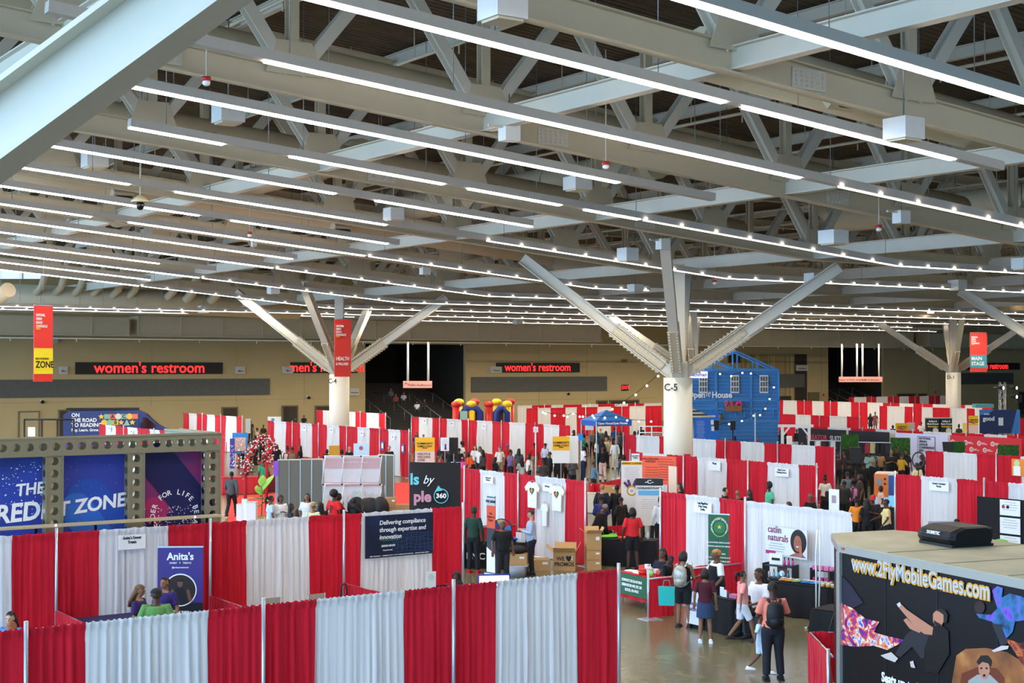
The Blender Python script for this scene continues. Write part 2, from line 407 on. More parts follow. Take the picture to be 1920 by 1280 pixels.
def zz(u): return H_LOW + SLOPE * (U_BEND - u) if u < U_BEND else H_LOW
def slabq(ua, ub, va, vb):
    za, zb = zz(ua) + DK, zz(ub) + DK
    dk.add([(ua, va, za), (ub, va, zb), (ub, vb, zb), (ua, vb, za), (ua, va, za + .3), (ub, va, zb + .3), (ub, vb, zb + .3), (ua, vb, za + .3)],
           [(0, 3, 2, 1), (4, 5, 6, 7), (0, 1, 5, 4), (1, 2, 6, 5), (2, 3, 7, 6), (3, 0, 4, 7)])
slabq(u0, U_BEND, -8, 120); slabq(U_BEND, 230, -8, 120)
struct('ceiling', dk, deck_mat(), rotz=RA)

# ---------- trusses (run with the lights) ----------
NODE0, NSP = 20.5, 5.475
def truss(v, ua, ub, label):
    t = thing('roof_truss', label, 'truss', UV(0, v, 0), RA, None)
    bz, tz = .75, 4.35
    segs = [(ua, min(ub, U_BEND)), (U_BEND, ub)] if ub > U_BEND and ua < U_BEND else [(ua, ub)]
    for nm, dz, wdt, dp in (('bottom_chord', bz, .32, .62), ('top_chord', tz, .3, .4)):
        m = MB()
        for a_, b_ in segs: m.ibeam((a_, 0, zz(a_) + dz), (b_, 0, zz(b_) + dz), wdt, dp, .035)
        m.build(nm, STEEL2, t)
    k0 = math.ceil((ua - NODE0) / NSP); k1 = math.floor((ub - NODE0) / NSP)
    for k in range(k0, k1 + 1):
        u = NODE0 + k * NSP; z0 = zz(u) + bz + .2; z1 = zz(u) + tz
        MB().ibeam((u, 0, z0), (u, 0, z1), .26, .26, .03, up=(0, 1, 0)).build('vertical_strut', STEEL2, t)
        for s_ in (-1, 1):
            um = u + s_ * NSP / 2
            if ua < um < ub: MB().ibeam((u + s_ * .12, 0, z0), (um - s_ * .08, 0, zz(um) + tz - .1), .3, .3, .035, up=(0, 1, 0)).build('diagonal_strut', STEEL, t)
        g = MB(); g.prism([(u - .75, z0 - .05), (u + .75, z0 - .05), (u + .45, z0 + .75), (u - .45, z0 + .75)], -.17, -.14)
        g.prism([(u - .75, z0 - .05), (u + .75, z0 - .05), (u + .45, z0 + .75), (u - .45, z0 + .75)], .14, .17)
        g.build('gusset_plate', STEEL2, t)
        if k % 2 == 0:      # bolted chord splice
            s3 = MB(); uc = u + 2.2; zc = zz(uc) + bz
            s3.box((uc, -.05, zc), (1.0, .03, .45))
            for i in range(6):
                for j in (-.14, -.05, .05, .14): s3.box((uc - .4 + i * .16, -.08, zc + j), (.05, .05, .05))
            s3.build('bolted_splice', STEEL, t)
    return t
names = ['nearest', 'second', 'third', 'fourth', 'fifth', 'sixth', 'seventh', 'eighth', 'ninth', 'tenth', 'eleventh', 'twelfth']
k = 0
for j in range(-1, 10):
    v = 21.9 + 9.35 * j
    vis_u0 = max(-11, -14 + 0 * j); far_u = min(125, 40 + 1.2 * v)
    truss(v, -10 if v < 60 else (5 if v < 90 else 44), far_u, 'beige steel roof truss running with the strip lights, %s row from the camera' % names[k]); k += 1
# cross beams, purlins
for j in range(-2, 8):
    u = NODE0 + j * 2 * NSP; z = zz(u) + .75
    o = MB().ibeam((0, 0, 0), (100, 0, 0), .3, .5, .035).build('cross_beam', STEEL, None, UV(u, 8, z), RA + PI / 2)
    tag(o, 'pale steel cross beam under the roof, %s from the left' % names[j + 2], 'beam')
for j in range(-6, 18):
    u = NODE0 + (j + .5) * NSP; z = zz(u) + 4.62
    o = MB().ibeam((0, 0, 0), (110, 0, 0), .2, .36, .03).build('roof_purlin', STEEL, None, UV(u, 5, z), RA + PI / 2)
    tag(o, 'grey steel purlin just under the roof deck', 'beam', 'purlins under the roof deck')
for j in range(-3, 13):
    u = NODE0 + j * NSP + 1.3; z = zz(u) + 3.7
    o = MB().tube([(0, 0, 0), (100, 0, 0)], .055, 6)
    for i in range(25): o.tube([(i * 4 + 1, 0, 0), (i * 4 + 1, 0, 1.1)], .02, 4); o.tube([(i * 4 + 2.5, 0, 0), (i * 4 + 2.5, 0, -.3)], .03, 4)
    o = o.build('sprinkler_pipe', STEEL2, None, UV(u, 8, z), RA + PI / 2)
    tag(o, 'thin sprinkler pipe hung under the roof deck', 'pipe', 'sprinkler pipes under the roof deck')

wn = MB().box((0, 0, 0), (5.2, .1, 1.0)); a = PZ(20, 509, 100); o = wn.build('window_1', mat('daylit_pane', '#dcebf4', .2, emit=.8, var=0), None, a, 0); o['kind'] = 'structure'
for k in range(4): MB().box((-2.6 + k * 1.73, -.08, 0), (.1, .1, 1.05)).build('window_mullion', STEEL, o)
# ---------- strip lights ----------
LENS = bpy.data.materials.new('led_lens'); LENS.use_nodes = True
_b = LENS.node_tree.nodes['Principled BSDF']; _b.inputs['Base Color'].default_value = (.9, .9, .9, 1); _b.inputs['Emission Color'].default_value = (1.0, .87, .77, 1); _b.inputs['Emission Strength'].default_value = STRIP_POWER
LENSD = bpy.data.materials.new('led_lens_dotted'); LENSD.use_nodes = True
_b = LENSD.node_tree.nodes['Principled BSDF']; _b.inputs['Emission Color'].default_value = (1.0, .88, .78, 1); _b.inputs['Emission Strength'].default_value = 6
HOUS = mat('strip_housing', '#b9b3aa', .5)
nodeme = MB().ball((0, 0, 0), .05, 0, 6, 4).mesh('light_node', mat('node_glow', '#fff0e2', emit=30, var=0))
V0, DV = 17.8, 4.67
LD2 = bpy.data.lights.new('strip_lamp_far', 'SPOT'); LD2.energy = 2000; LD2.spot_size = 3.05; LD2.spot_blend = .4; LD2.shadow_soft_size = .03; LD2.color = (1, .86, .68)
LD = bpy.data.lights.new('strip_lamp', 'SPOT'); LD.energy = 1050; LD.spot_size = 3.0; LD.spot_blend = .6; LD.shadow_soft_size = .03; LD.color = (1, .88, .72)
wireme = MB().tube([(0, 0, 0), (0, 0, 4.2)], .012, 4).mesh('suspension_wire', GREY)
def us(px, py): return PS(px, py).dot(A)
def strip(n, ua, ub, lit, dot=None, label=''):
    v = V0 + DV * n; lev = n >= 16
    zf = (lambda u: H_LOW) if lev else zz
    t = thing('strip_light', label, 'strip light', UV(0, v, 0), RA)
    segs = [(ua, min(ub, U_BEND)), (U_BEND, ub)] if ub > U_BEND and ua < U_BEND and not lev else [(ua, ub)]
    m = MB()
    for a_, b_ in segs: m.beam((a_, 0, zf(a_) + .13), (b_, 0, zf(b_) + .13), .26, .22)
    m.build('housing', HOUS, t)
    for a_, b_ in lit: MB().beam((a_, 0, zf(a_)), (b_, 0, zf(b_)), .2, .03).build('lens', LENS, t)
    if dot:
        m = MB()
        for a_, b_ in [(max(dot[0], s_[0]), min(dot[1], s_[1])) for s_ in segs]:
            if b_ > a_: m.beam((a_, 0, zf(a_)), (b_, 0, zf(b_)), .04 if lev else .055, .03)
        m.build('thin_lens', LENSD, t)
        u = dot[0]; q = 0
        while u < dot[1] and q < 95: place(nodeme, 'light_node', t, (u, -.14, zf(u) + .03)); u += 1.55; q += 1
    if dot:
        u = max(dot[0] + 3, 36)
        while u < dot[1]:
            ld = LD2 if n >= 14 else LD; lo = bpy.data.objects.new('lamp', ld); C.objects.link(lo); lo.parent = t; lo.location = (u, 0, zf(u) - .03); u += 10
    u = ua + 1
    while u < ub: place(wireme, 'suspension_wire', t, (u, 0, zf(u) + .2)); u += 4
rows = ['nearest', 'second', 'third', 'fourth', 'fifth', 'sixth', 'seventh', 'eighth', 'ninth', 'tenth', 'eleventh', 'twelfth', 'thirteenth', 'fourteenth', 'fifteenth', 'sixteenth', 'seventeenth', 'eighteenth', 'nineteenth', 'twentieth']
def lb(n): return 'long linear strip light under the roof trusses, %s row from the camera' % rows[n]
strip(0, -2, 40, [(0, 40)], None, lb(0))
strip(1, -2, 30.0, [(0, 20.8), (21.4, 28.2)], None, lb(1))
strip(2, 8, 90, [(us(505, 112), 27.8)], (29.3, 90), lb(2))
strip(3, 11.3, 29, [(11.3, 25.4)], None, lb(3))
strip(4, 12.9, 100, [(12.9, 15.5), (17.5, 22.5), (23.4, 26.8), (27.8, 30)], (30.2, 100), lb(4))
strip(5, 6, 29, [(10, 21.3), (22.8, 29)], None, lb(5))
strip(6, 2, 110, [(3, 16.2), (17.8, 25.8)], (30.2, 110), lb(6))
strip(7, 0, 29, [(2, 20.5), (21.8, 28.5)], None, lb(7))
strip(8, -2, 46, [(0, 18), (19.5, 30)], (30.2, 46), lb(8))
strip(9, -2, 29, [(0, 28.8)], None, lb(9))
strip(10, -2, 115, [(0, 30)], (30.2, 115), lb(10))
strip(11, -2, 29, [(0, 17), (18, 26)], None, lb(11))
strip(12, -2, 118, [(0, 30)], (30.2, 118), lb(12))
strip(13, -2, 29, [(0, 29)], None, lb(13))
strip(14, -2, 120, [(0, 30)], (30.2, 120), lb(14))
strip(16, 10, 110, [], (10, 110), lb(15))
strip(17, 10, 120, [], (15, 52), lb(16))
strip(18, 10, 125, [], (60, 125), lb(17))

# ================= columns with branching steel arms =================
CONCW = mat('column_paint', '#e2dcc9', .55, var=.03, scale=1.5)
def column(u, v, label, name_txt, L=6.8, h0=5.35, arms=4):
    t = thing('branching_column', label, 'column', UV(u, v, 0), 0)
    m = MB().tube([(0, 0, 0), (0, 0, h0)], .62, 32); m.build('concrete_shaft', CONCW, t)
    zt = S(u + .1) + .5
    m = MB(); m.ibeam((0, 0, h0), (0, 0, zt), .55, .55, .06, up=(0, 1, 0)); m.box((0, 0, h0 + .35), (.75, .75, .7)); m.build('steel_post', STEEL, t)
    d1 = (A + B).normalized(); d2 = (A - B).normalized()
    for i, d in enumerate((d1, d2, -d1, -d2)[:arms]):
        end = d * L; ue = u + end.dot(A); z1 = S(ue) + .45
        p0 = d * .25 + Vector((0, 0, h0 + .15)); p1 = end + Vector((0, 0, z1))
        dirn = (p1 - p0).normalized(); side = Vector((0, 0, 1)).cross(dirn).normalized()
        m = MB(); m.ibeam(p0, p1, .4, .5, .05)
        m.build('raking_arm', STEEL, t)
        nrm = dirn.cross(side) * -1
        s3 = MB(); a0 = p0 + dirn * .5; a1 = p0 + dirn * 3.2
        for off, wd_ in ((.29, .46), (-.29, .46)):
            s3.beam(a0 + nrm * off, a1 + nrm * off, wd_, .05)
        for q in (-1, 1): s3.beam(a0 + side * .06 * q, a1 + side * .06 * q, .04, .34)
        for q in range(14):
            c = a0 + (a1 - a0) * ((q + .5) / 14)
            for w_ in (-.16, .16):
                for off in (-.34, .34): s3.box(c + nrm * off + side * w_, (.07, .07, .07))
                s3.box(c + nrm * w_ * .6 + side * .1, (.06, .06, .06)); s3.box(c + nrm * w_ * .6 - side * .1, (.06, .06, .06))
        s3.build('bolted_splice_plates', STEEL2, t)
    a = math.radians(-150 if name_txt == 'C-4' else -118)
    dx = -.36; text(name_txt, .42, INK, t, (dx, -math.sqrt(.62 ** 2 - dx ** 2) - .03, h0 - .42), rot=(PI / 2, 0, -.55), bold=.01)
    o = MB().box((0, 0, 0), (.3, .12, .3)).build('alarm_box', mat('alarm_red'), t, (.3, -.62, 1.95))
    return t
column(40.9, 47.1, 'white round column marked C-5 with branching steel arms', 'C-5')
column(41.5, 79.5, 'white round column marked C-4 with branching steel arms, behind the red health banner', 'C-4')
column(99.7, 79.5, 'round column marked D-1 with branching steel arms, beside the main stage banner', 'D-1')
column(70.5, 79.5, 'far branching column standing half behind the C-5 column', 'C-6')
column(70.5, 47.1, 'branching column off to the right whose arm enters by the right edge', 'D-5')

# the big near girder arm at the top left, on its own column outside the frame
t = thing('raking_girder', 'huge pale blue lit steel girder slanting across the top left corner', 'girder', (-11.6, 18.9, 0))
MB().tube([(0, 0, 0), (0, 0, 5.35)], .62, 24).build('concrete_shaft', CONCW, t)
pa, pb_ = Vector((.4, 0, 5.6)), Vector((10.6, -1.9, 12.35))
MB().ibeam(pa, pb_, .62, .88, .07).build('girder_arm', STEEL, t)

# ---------------- ducts in the roof ----------------
def round_duct(label, v, ua, ub, dz, r, regs=(), side=-1):
    t = thing('round_duct', label, 'duct', UV(0, v, 0), RA)
    n = max(2, int((ub - ua) / 6)); pts = [(ua + (ub - ua) * i / n, 0, zz(ua + (ub - ua) * i / n) + dz) for i in range(n + 1)]
    MB().tube(pts, r, 16).build('duct_body', DUCT, t)
    for u in regs:
        m = MB(); z = zz(u) + dz
        R = Matrix.Rotation(.7 * side, 3, 'X')
        m.box((u, side * r * .95, z - r * .5), (.85, .5, .6), 0, R)
        m.box((u, side * (r * .95 + .22), z - r * .5 - .19), (.7, .1, .45), 1, R)
        m.build('air_register', [DUCT, mat('register_grille', '#3c3730', .6)], t)
round_duct('round beige roof duct beside the third strip light', 33.2, 2, 42, 1.7, .55, (10, 15.5, 21.5, 27, 33))
round_duct('round beige roof duct beside the second strip light', 24.6, 22, 46, 1.7, .6, (26, 38))
round_duct('round beige roof duct over the middle strip lights', 44.5, 10, 42, 1.75, .6, (18, 29, 37))
round_duct('round beige roof duct over the farther strip lights', 58, 12, 42, 1.8, .6, (20, 30))
round_duct('round beige roof duct over the level part of the hall', 63, 45, 95, 1.75, .6, (50, 60, 70))
round_duct('round beige roof duct high on the right', 15.3, 27, 44, 2.3, .7, (30, 36))
def cross_duct(label, u, va, vb, dz, r):
    t = thing('round_duct', label, 'duct', UV(u, va, zz(u) + dz), RA + PI / 2)
    m = MB().tube([(0, 0, 0), (vb - va - r, 0, 0), (vb - va, 0, r)], r, 16); m.build('duct_body', DUCT, t)
    for i in range(int((vb - va) / 3)): MB().tube([(i * 3 + .5, 0, 0), (i * 3 + .6, 0, 0)], r + .04, 16).build('duct_collar', DUCT, t)
cross_duct('round duct crossing the roof left of the C-5 column', 33.8, 40, 60, 2.9, .6)
cross_duct('round duct crossing the roof behind the middle lights', 26, 48, 76, 2.9, .6)
cross_duct('round duct crossing the roof at the right of the C-5 column', 49, 26, 46, 2.9, .6)
cross_duct('round duct crossing the far left of the roof', 15, 55, 86, 2.9, .6)
# manifold with elbows, far left
t = thing('duct_manifold', 'large round duct with a row of bent pipes rising from it, far left', 'duct', (0, 0, 0))
p0 = PZ(-60, 552, 96); p1 = PZ(560, 577, 106)
MB().tube([p0, p1], .85, 20).build('main_duct', DUCT, t)
for x_, y_, w_ in [(68, 548, 13), (105, 548, 13), (140, 550, 13), (175, 551, 12), (212, 553, 14), (243, 554, 13), (315, 556, 14), (350, 560, 17), (396, 562, 17)]:
    Y = 96 + 10 * (x_ + 60) / 620 - 1
    a = PZ(x_, y_, Y); r = w_ / 2 / F * Y
    MB().tube([a + Vector((-.6, 1, -.15)), a, a + Vector((.45, -.3, .35)), a + Vector((.75, -.5, 1.1)), a + Vector((1.0, -.5, 2.2)), a + Vector((1.3, -.5, 3.6))], r, 14).build('bent_pipe', DUCT, t)
a = PZ(16, 543, 84); o = thing('duct_stub', 'short capped round duct end at the far left edge', 'duct', a)
MB().tube([(-2.5, 2.5, -1.1), (0, 0, 0)], .45, 16).build('duct_body', DUCT, o)

# ---------------- boxes and small fixtures in the ceiling ----------------
for x0, y0, x1, y1, dz, lab in [(895, -20, 990, 38, .1, 'top centre, largest'), (1657, 222, 1732, 262, .1, 'by the end of the second strip light'), (1535, 432, 1590, 457, .0, 'above the right arm of the C-5 column'),
        (1157, 465, 1197, 489, .0, 'left of the C-5 column'), (1508, 512, 1543, 530, .0, 'at the head of the right arm of the C-5 column'), (1056, 332, 1110, 356, .6, 'under the middle trusses'),
        (718, 390, 758, 412, .3, 'between the middle strip lights'), (150, 285, 205, 314, .9, 'left, behind the girder'), (395, 196, 461, 230, 1.0, 'above the fourth strip light'),
        (500, 535, 525, 550, .0, 'above the left arm of the C-4 column'), (1897, 484, 1935, 504, .0, 'at the right edge'), (1778, 525, 1812, 543, .2, 'far right under the roof'), (470, 449, 482, 461, .3, 'beside the bent duct pipes'),
        (32, 566, 74, 582, -.2, 'above the tall left banner'), (370, 573, 393, 586, -.2, 'left of the C-4 column'), (1176, 533, 1206, 546, 0, 'far, just left of the C-5 column'), (961, 595, 980, 607, 0, 'far over the tent')]:
    p = PS((x0 + x1) / 2, (y0 + y1) / 2, dz); Zc = p.y; wd_ = (x1 - x0) / F * Zc; ht = (y1 - y0) / F * Zc
    t = thing('ceiling_box', 'white square hanging ceiling box ' + lab, 'box', p, RA)
    m = MB(); s_ = wd_ / 1.38; m.box((0, 0, 0), (s_, s_, ht)); m.build('casing', mat('ceiling_box_paint', '#d5d6d4', .5), t)
    MB().box((0, 0, -ht / 2 - .02), (s_ * .82, s_ * .82, .05)).build('bottom_panel', STEEL2, t)
    MB().tube([(0, 0, ht / 2), (0, 0, 3)], .02, 5).build('hanger_rod', GREY, t)
for x_, y_, lab in [(387, 150, 'upper left'), (1136, 308, 'top centre right'), (1648, 426, 'right'), (468, 438, 'left, between the strip lights'), (1340, 528, 'by the C-5 column')]:
    p = PS(x_, y_, -.1); t = thing('smoke_detector', 'red and white detector hanging on a thin rod, ' + lab, 'detector', p)
    MB().tube([(0, 0, -.02), (0, 0, .07)], .1, 12).build('red_base', mat('alarm_red'), t); MB().ball((0, 0, -.06), (.09, .09, .07)).build('white_head', WHITE, t)
    MB().tube([(0, 0, .07), (0, 0, 3)], .018, 5).build('rod', STEEL, t)
p = PS(263, 382, -.4); t = thing('dome_camera', 'black lensed dome camera with wide pale skirt on a long rod, left', 'camera', p)
MB().tube([(0, 0, .05), (0, 0, .1), (0, 0, .28)], [.33, .3, .1], 16).build('skirt', mat('dome_skirt', '#cfc79f', .4), t)
MB().ball((0, 0, -.05), (.14, .14, .17)).build('lens_dome', mat('black_glass', '#0b0b0c', .15), t); MB().tube([(0, 0, .28), (0, 0, 4)], .03, 6).build('rod', STEEL, t)
for x_, y_, lab in [(955, 250, 'under the middle truss'), (1243, 458, 'left of the C-5 column'), (1690, 407, 'on the right truss'), (797, 507, 'far, above the banner')]:
    p = PS(x_, y_, .35); t = thing('projector_bracket', 'small white ceiling speaker on bracket, ' + lab, 'speaker', p, RA)
    MB().box((0, 0, 0), (.45, .35, .4)).build('housing', WHITE, t); MB().box((-.3, 0, .15), (.7, .08, .06)).build('bracket', STEEL, t); MB().tube([(0, 0, .2), (0, 0, 1)], .02, 5).build('rod', GREY, t)
# hoods on the D side soffit
def soffit():
    m = MB(); p = [PZ(1400, 600, 118), PZ(1960, 590, 112)]
    t = thing('curved_soffit', 'long beige soffit with glowing downlights above the right side', 'soffit', (0, 0, 0))
    m.beam(p[0] + Vector((0, 0, .55)), p[1] + Vector((0, 0, .55)), 2.4, .9); m.build('panel', DUCT, t)
    for x_ in (1575, 1735, 1915):
        q = PZ(x_, 603, 116 - (x_ - 1400) * .011); MB().tube([(q.x, q.y - 1.45, q.z + .75), (q.x, q.y - 1.45, q.z + .62)], .25, 12).build('downlight', mat('warm_lamp', '#ffe0a0', emit=14, var=0), t)
soffit()
# ---------------- hanging banners ----------------
CORAL = ramp_mat('banner_coral', [(0, '#d92f2c'), (.6, '#e03a30'), (1, '#f0762a')], 'noise', .6, .5)
def hang_banner(px0, px1, py0, py1, Z, wd_, parts, label, roty):
    p = PZ((px0 + px1) / 2, (py0 + py1) / 2, Z); ht = (py1 - py0) / F * Z
    t = thing('hanging_banner', label, 'banner', (p.x, p.y, p.z - ht / 2), roty)
    MB().box((0, 0, ht / 2), (wd_, .04, ht)).build('banner_cloth', CORAL, t)
    for f0, f1, m_, txt in parts:
        if m_: MB().box((0, -.03, ht * (f0 + f1) / 2), (wd_ * .99, .02, ht * (f1 - f0))).build('colour_panel', m_, t)
        for s, size, tz, mm, sx in txt: text(s, size, mm, t, (-wd_ * .43, -.05, ht * tz), sx=sx, align='LEFT', bold=.02)
    MB().tube([(-wd_ / 2, 0, ht), (wd_ / 2, 0, ht)], .03, 6).build('top_bar', GREY, t)
    MB().tube([(0, 0, ht), (0, 0, max(ht + 1.5, S(p.dot(A)) + .6 - (p.z - ht / 2)))], .012, 4).build('cable', GREY, t)
    return t
YEL = mat('banner_yellow', '#f0df2a', .6); TEAL = mat('banner_teal', '#3f97a5', .6); INKW = mat('print_white', '#f4f2ee', .6, var=0); INKY = mat('print_yellow', '#f5c12e', .6, var=0)
hdr = [("NATIONAL\nURBAN\nLEAGUE\nCONFERENCE", .17, .8, INKW, .62), ("2025", .17, .70, INKY, .8)]
hang_banner(70, 92, 573, 715, 66, 1.1, [(.1, .44, YEL, [("BACK TO SCHOOL", .12, .3, INK, .75), ("ZONE", .42, .22, INK, .92)]), (0, .0, None, hdr)], 'tall red hanging banner with a yellow ZONE panel, far left', 1.05)
hang_banner(629, 656, 598, 706, 84, 1.1, [(0, 0, None, hdr + [("HEALTH", .3, .31, INKW, .8), ("& WELLNESS", .21, .22, INKW, .7)])], 'red hanging banner reading HEALTH & WELLNESS in front of the C-4 column', .65)
hang_banner(1819, 1850, 623, 697, 118, 1.38, [(.1, .43, TEAL, [("MAIN\nSTAGE", .42, .27, INKW, .85)]), (0, 0, None, hdr)], 'red and teal hanging banner reading MAIN STAGE on the right', 0)
# pink way-finding signs on white rods
def way(px0, px1, py0, py1, Z, label, txts, rods, top, rot=RA):
    p = PZ((px0 + px1) / 2, (py0 + py1) / 2, Z); wd_ = (px1 - px0) / F * Z; ht = (py1 - py0) / F * Z
    t = thing('wayfinding_sign', label, 'sign', p, 0)
    MB().box((0, 0, 0), (wd_, .25, ht)).build('sign_panel', mat('sign_pink', '#ee9f90', .5, emit=.1, var=0), t)
    for s, x_, sz in txts: text(s, sz, INK, t, (x_ * wd_, -.14, -.05), sx=.9)
    for r in rods: MB().tube([(r * wd_, 0, ht / 2), (r * wd_, 0, top)], .1, 8).build('hanging_rod', WHITE, t)
way(756, 810, 714, 727, 122, 'pink sign reading Public Auditorium hung on two white rods', [('Public Auditorium', .08, .3), ('\u2191', -.4, .5)], (-.34, .37), 3.6)
way(1573, 1654, 706, 716, 150, 'long pink sign with arrows hung on four white rods, before the right stairs', [('Elevator to Public Auditorium', -.2, .28), ('Public Auditorium', .22, .28)], (-.43, -.08, .05, .43), 3.7)

# ================= pipe and drape walls =================
def drape_mat(key, col, low, transl=.25):
    m = bpy.data.materials.new(key); m.use_nodes = True; nt = m.node_tree; b = nt.nodes['Principled BSDF']
    tc = nt.nodes.new('ShaderNodeTexCoord'); nz = nt.nodes.new('ShaderNodeTexNoise'); nz.inputs['Scale'].default_value = 2.5
    mp = nt.nodes.new('ShaderNodeMapping'); mp.inputs['Scale'].default_value = (6, 6, .25)
    nt.links.new(tc.outputs['Object'], mp.inputs[0]); nt.links.new(mp.outputs[0], nz.inputs['Vector'])
    cr = nt.nodes.new('ShaderNodeValToRGB'); cr.color_ramp.elements[0].position = .35; cr.color_ramp.elements[1].position = .7
    cr.color_ramp.elements[0].color = srgb(low); cr.color_ramp.elements[1].color = srgb(col)
    nt.links.new(nz.outputs['Fac'], cr.inputs[0]); nt.links.new(cr.outputs[0], b.inputs['Base Color'])
    b.inputs['Roughness'].default_value = .75; b.inputs['Sheen Weight'].default_value = .15; b.inputs['Specular IOR Level'].default_value = .2
    tr = nt.nodes.new('ShaderNodeBsdfTranslucent'); nt.links.new(cr.outputs[0], tr.inputs[0])
    mx = nt.nodes.new('ShaderNodeMixShader'); mx.inputs[0].default_value = transl
    out = nt.nodes['Material Output']; nt.links.new(b.outputs[0], mx.inputs[1]); nt.links.new(tr.outputs[0], mx.inputs[2]); nt.links.new(mx.outputs[0], out.inputs[0])
    MATS[key] = m; return m
D_RED = drape_mat('red_drape', '#dd1f33', '#c4172b'); D_WHT = drape_mat('white_drape', '#efecea', '#e1dfdf'); D_BLK = mat('black_cloth', '#131316', .85, var=.15)
PIPE = mat('pipe_metal', '#c2c6cc', .3, .5)
rd = random.Random(3)
def drape(x0, x1, h, col, t, step=.035, name='drape_panel', amp=.035, z0=.03, bell=.04):
    wd_ = x1 - x0; nx = max(6, int(wd_ / step)); mb = MB()
    zs = [h + .035, h + .01, h - .04, h - .1, h - .16, h * .55, z0] if h > 1.2 else [h + .03, h, h - .09, h * .5, z0]
    ph = [rd.uniform(0, 6.28) for _ in range(6)]; fr = [rd.uniform(.85, 1.2) for _ in range(6)]
    nf = max(3, wd_ / (.125 if step < .04 else .16))
    rows = []
    for zi, z in enumerate(zs):
        f = (h - z) / h; row = []
        top = zi in (0, 3) or (len(zs) == 5 and zi == 2)
        for i in range(nx + 1):
            s_ = i / nx; x = x0 + wd_ * s_ + (s_ - .5) * bell * 2 * f * (1 if wd_ > 1 else .6)
            env = .55 + .45 * math.sin(s_ * 5.3 * fr[4] * max(1, wd_) + ph[4] + 1.5 * math.sin(s_ * 9 + ph[5]))
            a = amp * env * (.4 + .9 * min(1, f * 2.2)) if zi > 2 else amp * .3
            s_ += .012 * math.sin(s_ * 11 + ph[5]) / max(1, wd_)
            y = a * (math.sin(s_ * nf * 6.28 * fr[0] + ph[0]) + .6 * math.sin(s_ * nf * 6.28 * 1.7 * fr[1] + ph[1] + f) + .5 * math.sin(s_ * nf * 2.6 * fr[2] + ph[2] + 2 * f))
            zz_ = z + (.012 * math.sin(s_ * nf * 26 + ph[3]) if zi == 0 else 0)
            if zi <= 2: y += -.028
            row.append((x, y - .02, zz_))
        rows.append(row)
    n = nx + 1; vs_ = [p for r in rows for p in r]
    fs = [(i * n + j, (i + 1) * n + j, (i + 1) * n + j + 1, i * n + j + 1) for i in range(len(zs) - 1) for j in range(nx)]
    mb.add(vs_, fs, 0, True)
    return mb.build(name, col, t)
def frame_run(px, py, dirn, h):
    p0 = P(px, py, h); d = A if dirn == 'A' else (-B if dirn == 'B' else dirn)
    def s_of(px1):
        tx = (px1 - 960) / F
        return (tx * (p0.y * cp + (h - HC) * sp) - p0.x) / (d.x - tx * d.y * cp)
    return p0, d, s_of
COLS = {'r': D_RED, 'w': D_WHT, 'k': D_BLK}
def pole(t, x, h, base=True):
    m = MB().tube([(x, -.07, 0), (x, -.07, h + .13)], .03, 8); m.build('upright_pole', PIPE, t)
    if base: MB().box((x, 0, .008), (.42, .42, .016)).build('base_plate', PIPE, t)
def run(label, px, py, dirn, bounds, poles=(), h=2.44, step=.035):
    p0, d, so = frame_run(px, py, dirn, h)
    rz = math.atan2(d.y, d.x)
    t = thing('drape_wall', label, 'pipe and drape wall', (p0.x, p0.y, 0), rz)
    xs = [so(b[0]) for b in bounds]
    for i in range(len(bounds) - 1):
        c = bounds[i][1]
        if c: drape(xs[i], xs[i + 1], h, COLS[c], t, step)
    MB().tube([(xs[0], 0, h + .0), (xs[-1], 0, h + .0)], .022, 6).build('top_rail', PIPE, t)
    for q in poles: pole(t, so(q), h)
    return t, so, p0, d
def seq(s):     # '46r159w389...' -> bounds
    import re
    toks = re.findall(r'(-?[\d.]+)([rwk_]?)', s); return [(float(a), c if c != '_' else None) for a, c in toks if a]
T1 = run('nearest red and white drape wall across the bottom left', 46, 1182, 'A', seq('-120r46r159w389r490r590w756r846r929w1080r1155'), (-116, 46, 490, 846, 1155), step=.022)
T2 = run('second drape wall, behind the sweet treats table and dark compliance banner', 104, 1001, 'A', seq('-160w22r104r185w314r392r461w577r642r677w809r864'), (104, 392, 642, 865), step=.028)
T3 = run('drape wall of the T-shirt booth left of the big aisle', 859, 877.5, 'B', seq('790r859r874r902w947r975r1006w1062r1101'), (874, 975, 1101), step=.03)
T4 = run('drape wall behind the green roll-up banner and black vanity table', 1241, 923, 'B', seq('1241r1287w1351r1401w1500w1598'), (1242, 1401), step=.03)
T5 = run('drape wall behind the orange poster and the woman in black', 1184, 848, 'B', seq('1184r1207w1252r1309w1364r1441w1499r1534'), (1184, 1284, 1405, 1534))
T6 = run('drape wall crossing behind the C-5 column', 1170.5, 815, 'B', seq('1170r1194w1238r1300w1344r1390w1434r1486w1530r1567'), (1171, 1271, 1362, 1460, 1567))
T7 = run('drape wall behind the crowd, starting by the staircase', 772.5, 782, 'B', seq('772.5r786w812r839w866r895w924r956w986r1020w1050r1072'), (773, 826, 880, 942, 1005, 1072))
T8 = run('drape wall passing in front of the C-4 column', 502, 789, 'B', seq('502r515w538r564w586r614w637r671w694r729w752r769'), (550, 599, 652, 714, 769), step=.045)
T9 = run('short drape wall just behind the C-4 column', 594, 769, 'B', seq('594r606w667r688w711r724.5'), (677, 724.5), step=.05)
T10 = run('drape wall right of the blue van', 344, 774.5, 'B', seq('344r355w370r389w404r425w444r456'), (381, 416, 456), step=.05)
T11 = run('drape wall in front of the blue van', 187, 796, 'B', seq('187r199w218r240w259r282w301r322w345r370w395r420'), (234, 291, 345), step=.05)
